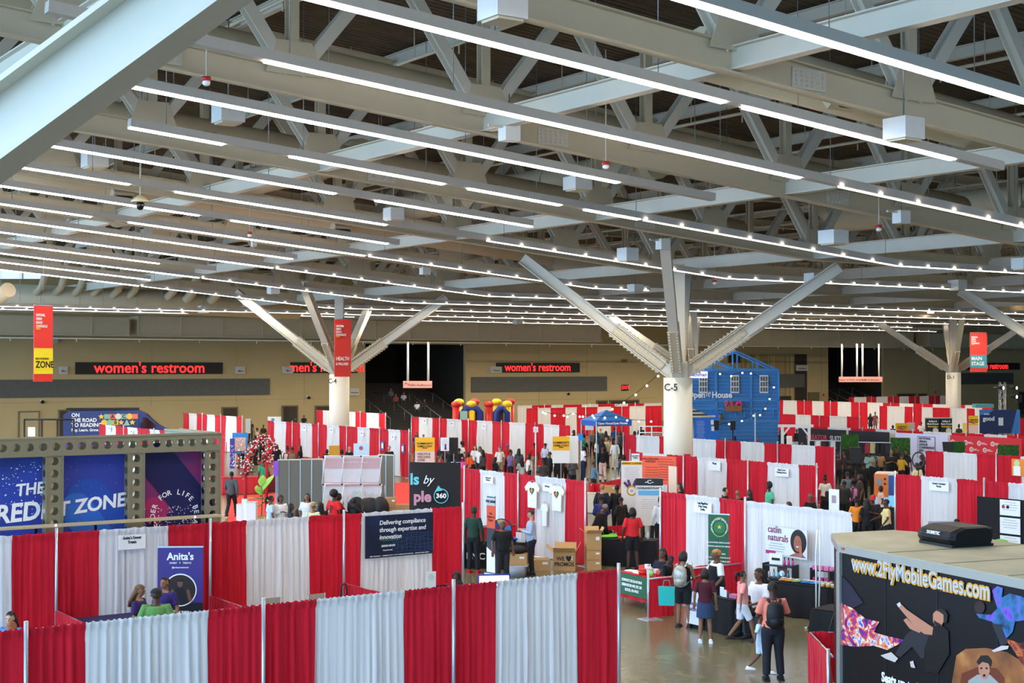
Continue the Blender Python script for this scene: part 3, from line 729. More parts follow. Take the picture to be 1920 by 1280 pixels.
T12 = run('farthest drape wall beside the inflatable play castle', 970, 761, 'A', seq('970w997r1033w1056r1090w1121r1152w1177r1207w1240'), (1020, 1105, 1190), step=.06)
T13 = run('drape wall behind the blue canopy tent', 987, 766, 'A', seq('987r1008w1032r1060w1081r1120w1145r1180w1210r1240'), (1008, 1097, 1165), step=.06)
T14 = run('farthest drape wall left of the D-1 column', 1591, 745, 'A', seq('1591r1601w1624r1643w1664r1686w1703r1724w1741r1762w1775'), (1633, 1674, 1715, 1752), step=.07)
T15 = run('long far drape wall right of the blue house', 1460, 750.5, 'B', seq('1455r1469w1494.5r1523w1545r1571w1596r1627w1656r1687w1713r1749w1779r1810w1842r1861'), (1509, 1558, 1612, 1671, 1731, 1794), step=.06)
T16 = run('drape wall behind the two black display panels', 1650, 761.5, 'B', seq('1650r1664w1683w1697r1729w1749r1783w1813r1828w1840'), (1650, 1713, 1783), step=.06)
T17 = run('drape wall by the white archway, right of the blue house', 1460, 776.5, 'B', seq('1455r1492w1521r1556w1589r1613'), (1538, 1613), step=.05)
T18 = run('drape wall behind the hedges and the conference backdrop', 1525, 800, 'B', seq('1525r1553w1596r1643w1682r1732w1785r1846w1889r1960'), (1619, 1713, 1813, 1910), step=.045)
T20 = run('drape wall behind the trailer, second from it, with orange poster', 1736, 846, 'B', seq('1736r1770w1832.5r1870r1915w1990'), (1870, ), step=.04)
T21 = run('drape wall right behind the black-boxed trailer roof', 1680.5, 890, 'B', seq('1680.5r1728.6w1796r1848r1893w1990'), (1681, 1848), step=.035)
T22 = run('short red drape wall at the right edge beyond the hedges', 1901, 784, 'B', seq('1901r1960'), (1902,), step=.05)
# white L return of the vanity booth and side dividers
def low_run(label, a, d, L, h=.91, post=True, col=D_RED, step=.03):
    t = thing('low_drape_divider', label, 'low drape divider', (a.x, a.y, 0), math.atan2(d.y, d.x))
    drape(0, L, h, col, t, step); MB().tube([(0, 0, h), (L, 0, h)], .02, 6).build('top_rail', PIPE, t)
    if post: pole(t, L, h)
    return t
def at(T, px, off=0): _, so, p0, d = T; return p0 + d * so(px) + Vector((0, 0, 0))
lab2 = {104: 'low red divider left of the purple covered table', 392: 'low red divider right of the purple roll-up banner', 642: 'low red divider between the folding chairs and the compliance banner', }
for q, l in lab2.items(): low_run(l, at(T2, q) - B * .15, -B, 3.4)
low_run('low red divider inside the T-shirt booth behind the man in blue shirt', at(T3, 975) - A * .15, -A, 2.6)
low_run('low red divider behind the table of the green chairs booth', at(T3, 1101) + A * .3 + B * 1.2, A, 2.2)
p = P(1219, 1083, .95); p2 = P(1263, 1079, .95)
low_run('low red drape with steel post right of the green table banner', p2, (p - p2).normalized(), (p - p2).length, .93)
p = P(1519, 1184, .95); q = P(1561, 1228, .95)
low_run('low red drape at the left side of the black trailer', p, (q - p).normalized(), (q - p).length, .93)
d_ = (P(1585, 1184, .95) - p).normalized(); low_run('short low red drape meeting the trailer side', p, d_, .55, .93, post=False)
low_run('low red divider beside the white wall of the vanity booth', at(T4, 1401) - A * .1 + B * .1, -A, 1.6)
for px, py, px2, py2, h, lab in [(1108, 909, 1165, 898, .91, 'low red drape behind the two seated visitors'), (1180, 975, 1228, 972, .8, 'x')][:1]:
    a = P(px, py, h); b_ = P(px2, py2, h); low_run(lab, a, (b_ - a).normalized(), (b_ - a).length, h)
a = P(1105, 905, .95); b_ = P(1168, 912, .95); low_run('low red drape under the boxes table, middle', a, (b_ - a).normalized(), (b_ - a).length, .93)
a = P(905, 848, .91); b_ = P(1000, 870, .91); low_run('low red drape in front of the far tables of the crowd', a, (b_ - a).normalized(), (b_ - a).length, .91)
a = P(560, 856, .91); b_ = P(600, 860, .91); low_run('low red drape behind the grey partitions', a, (b_ - a).normalized(), (b_ - a).length, .91)
# name cards pinned to the drapes
CARD = mat('card_white', '#ecebe8', .6, var=.02)
ncard = [0]
def card(T, px, py, wpx, hpx, lines, label, dy=-.09, size=None, h=2.44):
    t0, so, p0, d = T; s_ = so(px); q = p0 + d * s_
    Y = q.y * cp + (1.9 - HC) * sp
    z = HC - (py - 688) / F * q.y; ht = hpx / F * q.y; wd_ = wpx / F * q.y * 1.05 / max(.4, abs(d.x))
    n = Vector((math.sin(math.atan2(d.y, d.x)), -math.cos(math.atan2(d.y, d.x)), 0))
    t = thing('name_card', label, 'sign', Vector((q.x, q.y, z)) + n * .11, math.atan2(d.y, d.x), 'booth name cards')
    MB().box((0, 0, 0), (wd_, .012, ht)).build('card_board', CARD, t)
    if lines:
        o = text(lines, ht * .3, INK, t, (0, -.012, ht * .15), sx=.8, bold=.015); xs = [v.co.x for v in o.data.vertices]
        if max(xs) - min(xs) > wd_ * .9: fit(o, wd_ * .9)
    return t
card(T2, 244, 1014, 41, 27, "Anita's Sweet\nTreats", "white name card reading Anita's Sweet Treats on the white drape", size=.14)
card(T3, 921, 899, 17, 13, "Girl Scouts Of\nNortheast", 'white name card on the drape behind the rainbow prize wheel')
card(T3, 1032, 913, 16, 14, "PNC Bank", 'white name card between the two hung T-shirts')
card(T4, 1324, 951, 25, 19, "Lung MagniScan\nDrug Testing\nFacility", 'white name card left of the green roll-up banner')
card(T5, 1344, 873, 17, 17, "Wyngs\n", 'white name card above the bald seated man')
card(T5, 1470, 885, 19, 15, "Global Career\nCleaning Services", 'white name card above the boy in the mint shirt')
card(T21, 1765, 911, 24, 17, "Greater Cleveland\nWorks", 'white name card reading Greater Cleveland Works behind the trailer', size=.13)
for T, lst, wh in ((T7, [(799, 790), (850, 795), (910, 800)], 'behind the crowd'), (T8, [(574, 803), (625, 807), (682, 813), (740, 820)], 'on the wall before the C-4 column'), (T9, [(656, 780)], 'just right of the C-4 column'), (T11, [(209, 804), (250, 810)], 'before the blue van')):
    for k, (x_, y_) in enumerate(lst):
        card(T, x_, y_, 7.5, 8.5, "Booth", 'small white name card %s, %s' % (['first', 'second', 'third', 'fourth'][k] + ' from the left', wh))

# ================= people =================
def V(*a): return Vector(a)
def remesh(mb, voxel, name, mats=None, smooth_it=3):
    me = mb.mesh(name, mats or [BLACK]); o = bpy.data.objects.new('tmp', me); C.objects.link(o)
    r = o.modifiers.new('r', 'REMESH'); r.mode = 'VOXEL'; r.voxel_size = voxel; r.use_smooth_shade = True
    s_ = o.modifiers.new('s', 'SMOOTH'); s_.iterations = smooth_it; s_.factor = .5
    dg = bpy.context.evaluated_depsgraph_get(); dg.update()
    out = bpy.data.meshes.new_from_object(o.evaluated_get(dg)); out.name = name
    bpy.data.objects.remove(o); bpy.data.meshes.remove(me)
    return out
# joints of a 1.75 m figure, facing +y; side s = -1 left, +1 right
POSES = {
    'stand': dict(arms=[((-.245, -.02, 1.15), (-.26, .05, .90)), ((.245, -.02, 1.15), (.26, .05, .90))], legs=[((-.10, .01, .50), (-.12, -.02, .09)), ((.10, .01, .50), (.13, -.02, .09))]),
    'phone': dict(arms=[((-.25, .02, 1.14), (-.09, .27, 1.20)), ((.25, .02, 1.14), (.08, .27, 1.22))], legs=[((-.10, .01, .50), (-.11, -.02, .09)), ((.10, .03, .50), (.13, .02, .09))], nod=.35),
    'reach': dict(arms=[((-.25, .0, 1.14), (-.24, .16, .93)), ((.24, .18, 1.17), (.16, .42, 1.08))], legs=[((-.10, .01, .50), (-.11, -.05, .09)), ((.10, .05, .50), (.12, .06, .09))], nod=.2),
    'lean': dict(arms=[((-.24, .16, 1.08), (-.12, .36, .96)), ((.24, .16, 1.08), (.14, .38, .96))], legs=[((-.10, .03, .50), (-.11, -.06, .09)), ((.10, .03, .50), (.12, -.03, .09))], lean=.45, nod=.3),
    'walk': dict(arms=[((-.25, .1, 1.15), (-.22, .28, .98)), ((.25, -.12, 1.17), (.27, -.14, .92))], legs=[((-.10, -.02, .50), (-.10, -.32, .16)), ((.10, .2, .52), (.10, .30, .10))]),
    'sit': dict(arms=[((-.23, .08, .72), (-.12, .30, .66)), ((.23, .08, .72), (.12, .30, .66))], legs=[((-.12, .42, .50), (-.12, .40, .09)), ((.12, .42, .50), (.12, .40, .09))], seat=-.42, nod=.2),
    'raise': dict(arms=[((-.25, .0, 1.14), (-.24, .10, .92)), ((.26, .16, 1.30), (.12, .30, 1.52))], legs=[((-.10, .01, .50), (-.11, -.02, .09)), ((.10, .01, .50), (.13, -.02, .09))]),
    'fold': dict(arms=[((-.25, .04, 1.15), (.02, .2, 1.17)), ((.25, .04, 1.15), (-.02, .22, 1.13))], legs=[((-.10, .01, .50), (-.13, -.02, .09)), ((.10, .01, .50), (.14, -.02, .09))]),
}
def skeleton(pose):
    p = POSES[pose]; dz = p.get('seat', 0); ln = p.get('lean', 0)
    piv = V(0, 0, .95 + dz)
    R = Matrix.Rotation(-ln, 3, 'X')
    def T(q): q = V(*q) + V(0, 0, dz); return R @ (q - piv) + piv
    def Ta(q): q = V(*q); return R @ (q - piv) + piv if ln else q
    sk = dict(T=T, dz=dz, R=R)
    sk['sh'] = [T((-.162, 0, 1.42)), T((.162, 0, 1.42))]
    sk['el'] = [Ta(a[0]) for a in p['arms']]; sk['wr'] = [Ta(a[1]) for a in p['arms']]
    sk['hip'] = [V(-.09, 0, .92 + dz), V(.09, 0, .92 + dz)]
    sk['kn'] = [V(*l[0]) for l in p['legs']]; sk['an'] = [V(*l[1]) for l in p['legs']]
    sk['neck'] = T((0, -.005, 1.47)); sk['head'] = T((0, .025, 1.635)); sk['nod'] = p.get('nod', 0) + ln * .6
    return sk
TORSO = [(.84, .10, .09), (.90, .155, .115), (.98, .165, .12), (1.08, .140, .105), (1.20, .150, .108), (1.32, .172, .118), (1.40, .165, .10), (1.445, .11, .08), (1.475, .062, .06)]
def torso(mb, sk, add=0, z0=.8, z1=1.5, belly=0):
    pts, rr = [], []
    for z, rx, ry in TORSO:
        if z0 <= z <= z1:
            pts.append(sk['T']((0, .02 * math.sin((z - .8) * 4), z))); rr.append((rx + add, ry + add + belly * math.exp(-((z - 1.08) / .16) ** 2)))
    mb.tube(pts, rr, 14, side=(1, 0, 0))
def hand(mb, wr, el, s, curl=.5):
    d = (wr - el).normalized(); side = V(s, 0, 0) - d * d.x * s
    if side.length < .2: side = V(0, 1, 0) - d * d.y
    side.normalize(); nrm = d.cross(side)
    mb.tube([wr - d * .01, wr + d * .04, wr + d * .085], [(.022, .03), (.020, .040), (.014, .040)], 8, side=nrm)
    for i, (o, L) in enumerate(((-.030, .062), (-.010, .075), (.010, .072), (.029, .055))):
        b = wr + d * .085 + side * o; k1 = b + d * L * .5 + nrm * .008 * s; k2 = k1 + d * L * .35 + nrm * L * curl * .5
        mb.tube([b - d * .015, b, k1, k2], [.0095, .0095, .0088, .007], 6)
    b = wr + d * .03 - side * .03
    mb.tube([b, b - side * .03 + d * .02, b - side * .035 + d * .055], [.012, .0105, .008], 6)
def head(mb, sk):
    h = sk['head']; R = Matrix.Rotation(-sk['nod'], 3, 'X')
    f = lambda q: h + R @ V(*q)
    mb.tube([sk['neck'] - V(0, 0, .04), sk['neck'] + V(0, .01, .06), f((0, -.005, -.05))], [.062, .054, .055], 10)
    mb.ball(f((0, -.012, .025)), (.076, .093, .092), 0, 16, 12, rot=R)
    mb.tube([f((0, .03, .03)), f((0, .035, -.03)), f((0, .045, -.075)), f((0, .05, -.105))], [(.068, .05), (.062, .052), (.048, .040), (.026, .022)], 12, side=(1, 0, 0))
    mb.tube([f((0, .078, .028)), f((0, .098, -.005)), f((0, .102, -.018))], [.009, .013, .015], 6)       # nose
    mb.tube([f((-.025, .086, -.048)), f((0, .096, -.046)), f((.025, .086, -.048))], [.006, .010, .006], 6)  # lips
    for s in (-1, 1):
        mb.ball(f((s * .077, -.005, -.005)), (.010, .02, .032), 0, 8, 6, rot=R)                              # ears
        mb.tube([f((s * .012, .084, .042)), f((s * .045, .074, .040))], .007, 5)                             # brow
_bodies = {}
def body_mesh(pose, kid=False):
    k = pose
    if k in _bodies: return _bodies[k]
    sk = skeleton(pose); mb = MB(); torso(mb, sk)
    for i, s in ((0, -1), (1, 1)):
        sh, el, wr = sk['sh'][i], sk['el'][i], sk['wr'][i]
        mb.tube([sk['T']((s * .09, 0, 1.41)), sh, sh + (el - sh) * .3, el, el + (wr - el) * .3, wr], [.050, .052, .044, .035, .037, .024], 10)
        hand(mb, wr, el, s)
        hp, kn, an = sk['hip'][i], sk['kn'][i], sk['an'][i]
        mb.tube([hp + V(0, 0, .02), hp + (kn - hp) * .25, kn + (hp - kn) * .15, kn, kn + (an - kn) * .3, an], [.088, .088, .062, .055, .056, .036], 12)
        mb.tube([an + V(0, -.03, -.02), an + V(0, .03, -.045), an + V(s * .01, .12, -.065), an + V(s * .01, .165, -.07)], [.034, .036, .034, .02], 8)
    head(mb, sk)
    me = remesh(mb, .011, 'body_' + k); _bodies[k] = (me, sk); return _bodies[k]
_cl = {}
def top_mesh(pose, kind):        # tee, long, tank, jacket, dress
    key = (pose, kind)
    if key in _cl: return _cl[key]
    sk = skeleton(pose); mb = MB(); add = {'tee': .018, 'long': .018, 'tank': .016, 'jacket': .030, 'dress': .022}[kind]
    z0 = .85 if kind != 'jacket' else .83
    torso(mb, sk, add, z0, 1.46 if kind != 'tank' else 1.41, belly=.02)
    if kind in ('dress',):
        mb.tube([sk['T']((0, 0, 1.0)), V(0, .02, .85 + sk['dz']), V(0, .03, .55 + sk['dz'] * .3)], [(.17, .13), (.19, .15), (.22, .18)], 14, side=(1, 0, 0))
    for i, s in ((0, -1), (1, 1)):
        sh, el, wr = sk['sh'][i], sk['el'][i], sk['wr'][i]; r = add
        root = sk['T']((s * .08, 0, 1.40))
        if kind in ('tee', 'dress'): mb.tube([root, sh + V(0, 0, .005), sh + (el - sh) * .45, sh + (el - sh) * .8], [.048 + r, .051 + r, .047 + r, .048 + r], 10)
        elif kind in ('long', 'jacket'): mb.tube([root, sh + V(0, 0, .005), sh + (el - sh) * .4, el, el + (wr - el) * .4, wr - (wr - el) * .06], [.046 + r, .050 + r, .044 + r, .038 + r, .034 + r * .9, .029 + r * .6], 10)
        else: mb.tube([root, root + (sh - root) * .35], [.05, .05], 8)
    if kind == 'tank':
        for s in (-1, 1): mb.tube([sk['T']((s * .08, .09, 1.36)), sk['T']((s * .09, .02, 1.48)), sk['T']((s * .08, -.09, 1.36))], .022, 6)
    me = remesh(mb, .014, 'top_' + kind); _cl[key] = me; return me
def bottom_mesh(pose, kind):     # pants, shorts, skirt
    key = (pose, kind)
    if key in _cl: return _cl[key]
    sk = skeleton(pose); mb = MB(); dz = sk['dz']
    mb.tube([V(0, 0, .82 + dz), V(0, 0, .90 + dz), V(0, 0, .99 + dz), sk['T']((0, 0, 1.06))], [(.15, .11), (.178, .135), (.178, .133), (.158, .12)], 14, side=(1, 0, 0))
    if kind == 'skirt':
        d = (sk['kn'][0] + sk['kn'][1]) / 2 - V(0, 0, .92 + dz)
        mb.tube([V(0, 0, .95 + dz), V(0, 0, .95 + dz) + d * .4, V(0, 0, .95 + dz) + d * .85], [(.18, .135), (.205, .15), (.215, .16)], 14, side=(1, 0, 0))
    else:
        for i, s in ((0, -1), (1, 1)):
            hp, kn, an = sk['hip'][i], sk['kn'][i], sk['an'][i]
            if kind == 'pants': mb.tube([hp, hp + (kn - hp) * .3, kn, kn + (an - kn) * .4, an + (kn - an) * .03], [.104, .102, .074, .070, .064], 12)
            else: mb.tube([hp, hp + (kn - hp) * .3, kn + (hp - kn) * .12], [.104, .108, .092], 12)
    me = remesh(mb, .014, 'bottom_' + kind); _cl[key] = me; return me
def shoe_mesh(pose, i):
    key = (pose, 'shoe', i)
    if key in _cl: return _cl[key]
    sk = skeleton(pose); s = (-1, 1)[i]; an = sk['an'][i]; mb = MB()
    mb.tube([an + V(0, -.075, -.045), an + V(0, -.03, -.035), an + V(0, .04, -.04), an + V(s * .008, .12, -.058), an + V(s * .01, .185, -.066)], [(.036, .040), (.045, .05), (.046, .045), (.048, .030), (.03, .018)], 10, side=(1, 0, 0))
    mb.slab([(an.x + x, an.y + y) for x, y in ((-.045, -.10), (.045, -.10), (.05, .1), (.035, .2), (-.03, .2), (-.048, .1))], an.z - .09, an.z - .066)
    me = mb.mesh('shoe', [BLACK]); _cl[key] = me; return me
def hair_mesh(pose, style):
    key = (pose, 'hair', style)
    if key in _cl: return _cl[key]
    sk = skeleton(pose); h = sk['head']; R = Matrix.Rotation(-sk['nod'], 3, 'X'); mb = MB()
    f = lambda q: h + R @ V(*q)
    cap_keep = lambda q: (q.z > .02 and q.y < .085) or (q.y < .0 and q.z > -.05)
    def cap(g=1.0, low=-.05): mb.ball(f((0, -.014, .027)), (.083 * g, .101 * g, .101 * g), 0, 18, 14, keep=lambda q: (q.z > .03 * g + max(0, q.y) * .35) or (q.y < -.005 and q.z > low), rot=R)
    if style == 'short': cap(1.0)
    elif style == 'cap':
        mb.ball(f((0, -.01, .045)), (.088, .104, .088), 0, 16, 10, keep=lambda q: q.z > -.005, rot=R)
        mb.box(f((0, .13, .05)), (.13, .1, .012), 0, R)
    elif style == 'hat':
        mb.tube([f((0, -.01, .05)), f((0, -.01, .14)), f((0, -.01, .155))], [(.092, .105), (.085, .098), (.06, .07)], 16); mb.tube([f((0, -.01, .045)), f((0, -.01, .053))], [(.15, .165), (.15, .165)], 16)
    elif style == 'afro': mb.ball(f((0, -.03, .065)), (.14, .14, .13), 0, 16, 12, keep=lambda q: not (q.y > .07 and q.z < .02), rot=R)
    elif style == 'bun':
        cap(); mb.ball(f((0, -.04, .15)), .062, 0, 12, 8)
    elif style == 'pony':
        cap(); mb.tube([f((0, -.10, .06)), f((0, -.17, .05)), f((0, -.19, -.03)), f((0, -.17, -.14))], [.03, .05, .045, .015], 8)
    elif style == 'long':
        cap(1.06); mb.tube([f((0, -.045, .06)), f((0, -.05, -.02)), f((0, -.065, -.12)), f((0, -.085, -.25)), f((0, -.085, -.36))], [(.088, .072), (.098, .070), (.115, .06), (.115, .05), (.07, .03)], 14, side=(1, 0, 0))
    elif style == 'bob':
        cap(1.06); mb.tube([f((0, -.035, .06)), f((0, -.035, -.04)), f((0, -.035, -.12))], [(.092, .085), (.105, .085), (.09, .07)], 14, side=(1, 0, 0))
    elif style == 'scarf':
        mb.ball(f((0, -.025, .03)), (.098, .115, .12), 0, 16, 12, keep=lambda q: not (q.y > .055 and q.z < .05), rot=R); mb.tube([f((0, -.03, -.03)), f((0, -.02, -.12)), f((0, -.02, -.22))], [(.09, .09), (.11, .11), (.18, .13)], 14)
    me = mb.mesh('hair_' + style, [BLACK]); _cl[key] = me; return me
eye_me = MB().ball((0, 0, 0), (.011, .006, .007), 0, 8, 6).mesh('eye', [mat('eye_dark', '#20140e', .3)])
SK = {'a': mat('skin_deep', '#4a3024', .55), 'b': mat('skin_brown', '#6a4634', .55), 'c': mat('skin_tan', '#8d6349', .55), 'd': mat('skin_light', '#c49a80', .55)}
HR = mat('hair_black', '#17120f', .6, var=.2, scale=60); HBR = mat('hair_brown', '#3a2418', .6, var=.2, scale=60); HGR = mat('hair_grey', '#7d7a76', .6); HBL = mat('hair_blond', '#b07a3c', .6); HGI = mat('hair_ginger', '#8a4a26', .6)
COLR = {}
def cloth(c): return mat('cloth_' + c.lstrip('#'), c, .85, var=.12, scale=14)
def inst(me, name, parent, m):
    o = bpy.data.objects.new(name, me); C.objects.link(o); o.parent = parent
    o.material_slots[0].link = 'OBJECT'; o.material_slots[0].material = m
    return o
SEEN = set()
def person(x, y, pose, face, skin, hair, top, bot, label, h=1.70, hair_c=None, shoe='#1a1a1c', fat=1.0, Z=None, base=0.0, kinds=None, xyz=None):
    """x, y: pixel of the top of the head; face: heading in degrees, 0 = away, 180 = to the camera, 90 = left, -90 = right"""
    tk, tc = top; bk, bc = bot
    seat = pose == 'sit'
    hh = (h if not seat else h - .42 * h / 1.75) + (-.12 if pose == 'lean' else 0) + {'afro': .05, 'bun': .06}.get(hair, .0) + base
    p = P(x, y, hh) if Z is None else PZ(x, y, Z)
    if xyz is not None: p = V(*xyz)
    assert label not in SEEN, label
    SEEN.add(label)
    t = thing('person', label, 'person', (p.x, p.y, base), math.radians(face)); sc = h / 1.75; t.scale = (sc * fat, sc * fat, sc)
    bm_, sk = body_mesh(pose)
    if pose == 'lean':      # the head, not the feet, is what was measured
        off = Matrix.Rotation(math.radians(face), 3, 'Z') @ (V(0, sk['head'].y * sc, 0)); t.location = (p.x - off.x, p.y - off.y, base)
    inst(bm_, 'body', t, SK[skin])
    inst(top_mesh(pose, tk), {'tee': 'shirt', 'long': 'shirt', 'tank': 'tank_top', 'jacket': 'jacket', 'dress': 'dress'}[tk], t, cloth(tc))
    if tk != 'dress': inst(bottom_mesh(pose, bk), {'pants': 'trousers', 'shorts': 'shorts', 'skirt': 'skirt'}[bk], t, cloth(bc))
    for i in (0, 1): inst(shoe_mesh(pose, i), 'shoe', t, cloth(shoe))
    if hair != 'bald': inst(hair_mesh(pose, hair), {'cap': 'cap', 'hat': 'hat', 'scarf': 'head_scarf'}.get(hair, 'hair'), t, hair_c or HR)
    R = Matrix.Rotation(-sk['nod'], 3, 'X')
    for s in (-1, 1):
        e = bpy.data.objects.new('eye', eye_me); C.objects.link(e); e.parent = t; e.location = sk['head'] + R @ V(s * .029, .082, .024); e.rotation_euler = (-sk['nod'], 0, 0)
    t['pose'] = pose
    return t
def backpack(t, col, lab, sc=1.0, cat='backpack', y=-.2, z=1.22):
    sk = skeleton(t['pose'])
    b = thing('backpack', lab, 'backpack', t.matrix_basis @ sk['T']((0, y, z)), t.rotation_euler.z)
    m = MB(); m.tube([(0, 0, -.23), (0, -.015, -.19), (0, -.02, 0), (0, -.01, .15), (0, .01, .22)], [(.10, .06), (.15, .09), (.16, .10), (.14, .085), (.07, .05)], 14, side=(1, 0, 0))
    m.build('bag_body', col, b); MB().tube([(-.1, -.09, -.14), (0, -.115, -.12), (.1, -.09, -.14)], [(.03, .07), (.035, .08), (.03, .07)], 8).build('front_pocket', col, b)
    for s in (-1, 1): MB().tube([(s * .09, .03, .2), (s * .11, .10, .25), (s * .12, .25, .2), (s * .13, .32, .05), (s * .13, .25, -.1), (s * .12, .05, -.2)], [(.025, .008)] * 6, 6).build('strap', col, b)
    MB().tube([(-.03, .03, .22), (0, .03, .27), (.03, .03, .22)], .008, 6).build('grab_handle', col, b)
    b.scale = (sc,) * 3
    return b
BK = '#17171a'; WH = '#e4e2e0'; RDc = '#cf2028'; NV = '#1d2a4a'; GY = '#5a5c60'; DN = '#2c3f5e'; KH = '#9c9078'
tee = lambda c: ('tee', c); lng = lambda c: ('long', c); tnk = lambda c: ('tank', c); jkt = lambda c: ('jacket', c); drs = lambda c: ('dress', c)
pn = lambda c=BK: ('pants', c); sh_ = lambda c=BK: ('shorts', c); skt = lambda c=DN: ('skirt', c)
# --- foreground aisle and vanity booth ---
P_backpack = person(1449, 1092, 'phone', 0, 'a', 'short', tee('#e8826c'), pn('#1b1d24'), 'person in coral polo with black backpack, back to us in the wide aisle', h=1.80, fat=1.12)
P_clear = person(1281, 1034, 'phone', -25, 'c', 'bob', tnk(BK), sh_(BK), 'person in black tank top wearing a clear backpack, teal bag on arm', h=1.68, shoe='#3a302a', fat=1.05)
P_denim = person(1322, 1066, 'stand', -8, 'c', 'bob', tee('#4a1422'), skt(DN), 'person in maroon top and denim skirt with cream headphones', h=1.55, shoe='#f0f0f2')
P_pink = person(1391, 1070, 'walk', -78, 'c', 'pony', tee('#ee9a94'), sh_('#dfe3ea'), 'child in pink shirt and white shorts striding right in front of the black table', h=1.50, shoe='#3a302a', fat=.95)
P_blond = person(1345, 1030, 'reach', 100, 'b', 'short', tee(WH), pn(BK), 'person with short golden hair in white shirt and black vest, behind the display table', h=1.74, fat=1.2, hair_c=HBL)
_v = inst(top_mesh('reach', 'tank'), 'vest', P_blond, cloth('#15151a')); _v.scale = (1.07, 1.12, 1.0)
P_vanity = person(1425, 1066, 'sit', 125, 'b', 'long', tee('#e9e9ee'), pn(BK), 'seated person with long black hair in white shirt beside the vanity table', h=1.86, fat=1.15, base=.05)
person(1243, 1028, 'sit', 150, 'b', 'long', tee('#1a1a28'), pn(BK), 'seated person with long hair in dark top behind the snack table', h=1.78, base=0)
person(1258, 1046, 'lean', -130, 'a', 'short', tee(BK), pn(BK), 'person in black bending low over the snack table', h=1.45)
P_kid = person(1424, 1150, 'walk', -100, 'b', 'short', tee('#bcd6e6'), sh_('#c9d8ea'), 'small child in pale blue half hidden behind the coral polo', h=1.12, shoe='#f2f2f4')
person(1186, 952, 'stand', 10, 'a', 'bob', tee(RDc), sh_(BK), 'person in bright red T-shirt and black shorts standing in the middle aisle', h=1.76, fat=1.1)
person(1239, 930, 'stand', 15, 'a', 'short', lng('#dfe0e2'), pn(BK), 'person in white long shirt at the edge of the front red drape', h=1.84)
person(1134, 948, 'lean', -62, 'b', 'short', jkt(BK), pn(BK), 'person in black suit leaning hand to mouth over the green covered table', h=1.78, hair_c=HGR)
person(1127, 928, 'sit', 0, 'b', 'short', lng('#2f3f88'), pn(BK), 'person in royal blue top seated with back to us near the red drape', h=1.78, base=.25)
person(1129, 908, 'stand', -20, 'd', 'short', jkt('#232936'), pn(BK), 'blond person in dark suit facing the red drape', h=1.78, hair_c=HBL)
person(1157, 909, 'stand', 5, 'a', 'short', jkt(BK), pn(BK), 'person with flat top in black hoodie before the white poster', h=1.78)
person(1165, 932, 'phone', 30, 'b', 'short', jkt('#23201f'), pn(BK), 'shorter person in dark jacket with backpack looking down', h=1.58)
person(1183, 919, 'stand', 10, 'a', 'afro', jkt('#1b1a1c'), pn(BK), 'person with big dark hair between two black jackets', h=1.62)
P_redpack = person(1199, 910, 'stand', 20, 'b', 'cap', jkt(BK), pn('#2a2c30'), 'person in black with knit cap and bright red backpack', h=1.80)
person(1229, 912, 'stand', 0, 'a', 'bob', jkt('#3a3c38'), pn('#2c2e30'), 'person in olive grey jacket before the dark headed poster', h=1.82)
person(1275, 905, 'sit', 80, 'd', 'long', tee(BK), pn(BK), 'person with long brown hair behind the nearest red corner', h=1.86, hair_c=HBR, base=.15)
# --- T-shirt booth ---
person(888, 950, 'stand', -20, 'a', 'cap', lng('#1e3a2e'), pn('#15161c'), 'person in dark green shirt and cap beside the prize wheel', h=1.86, hair_c=mat('cap_green', '#20382c', .8), shoe='#b8242c')
person(942, 975, 'stand', -165, 'b', 'short', tee(BK), pn('#2a2b30'), 'older person with grey hair in black shirt and lanyard by the roll-up banner', h=1.70, hair_c=HGR, fat=1.12)
person(997, 956, 'phone', 85, 'd', 'short', lng('#a8b4cc'), pn('#191b22'), 'person in light blue dress shirt looking at a phone', h=1.80, hair_c=HBR)
person(857, 1073, 'sit', 150, 'a', 'scarf', tee('#26202a'), pn(BK), 'person in dark head scarf peeking over the nearest drape', h=1.72)
# --- sweet treats booth and left edge ---
person(260, 1097, 'phone', -100, 'c', 'long', tee('#2c1850'), pn(BK), 'person with long golden brown hair in purple shirt at the sweet treats booth', h=1.66, hair_c=mat('hair_honey', '#6a4526', .6), fat=1.08)
person(310, 1082, 'stand', 160, 'c', 'short', tee('#2e2060'), pn(BK), 'person in purple shirt before the purple roll-up banner', h=1.68, hair_c=HR, fat=1.12)
person(293, 1104, 'stand', 10, 'a', 'cap', tee('#5c8a48'), pn('#2b3040'), 'person in light green shirt and dark cap, back to us', h=1.72, hair_c=mat('cap_dark', '#1c1a1a', .8), fat=1.25)
person(21, 1147, 'sit', 170, 'd', 'long', tee('#4a76b8'), pn(BK), 'seated person in blue top with dark hair at the left edge', h=1.72)
person(22, 1166, 'sit', 10, 'd', 'bob', tee('#b9b2a8'), pn(BK), 'seated person with curly auburn hair at the left edge', h=1.66, hair_c=HGI)
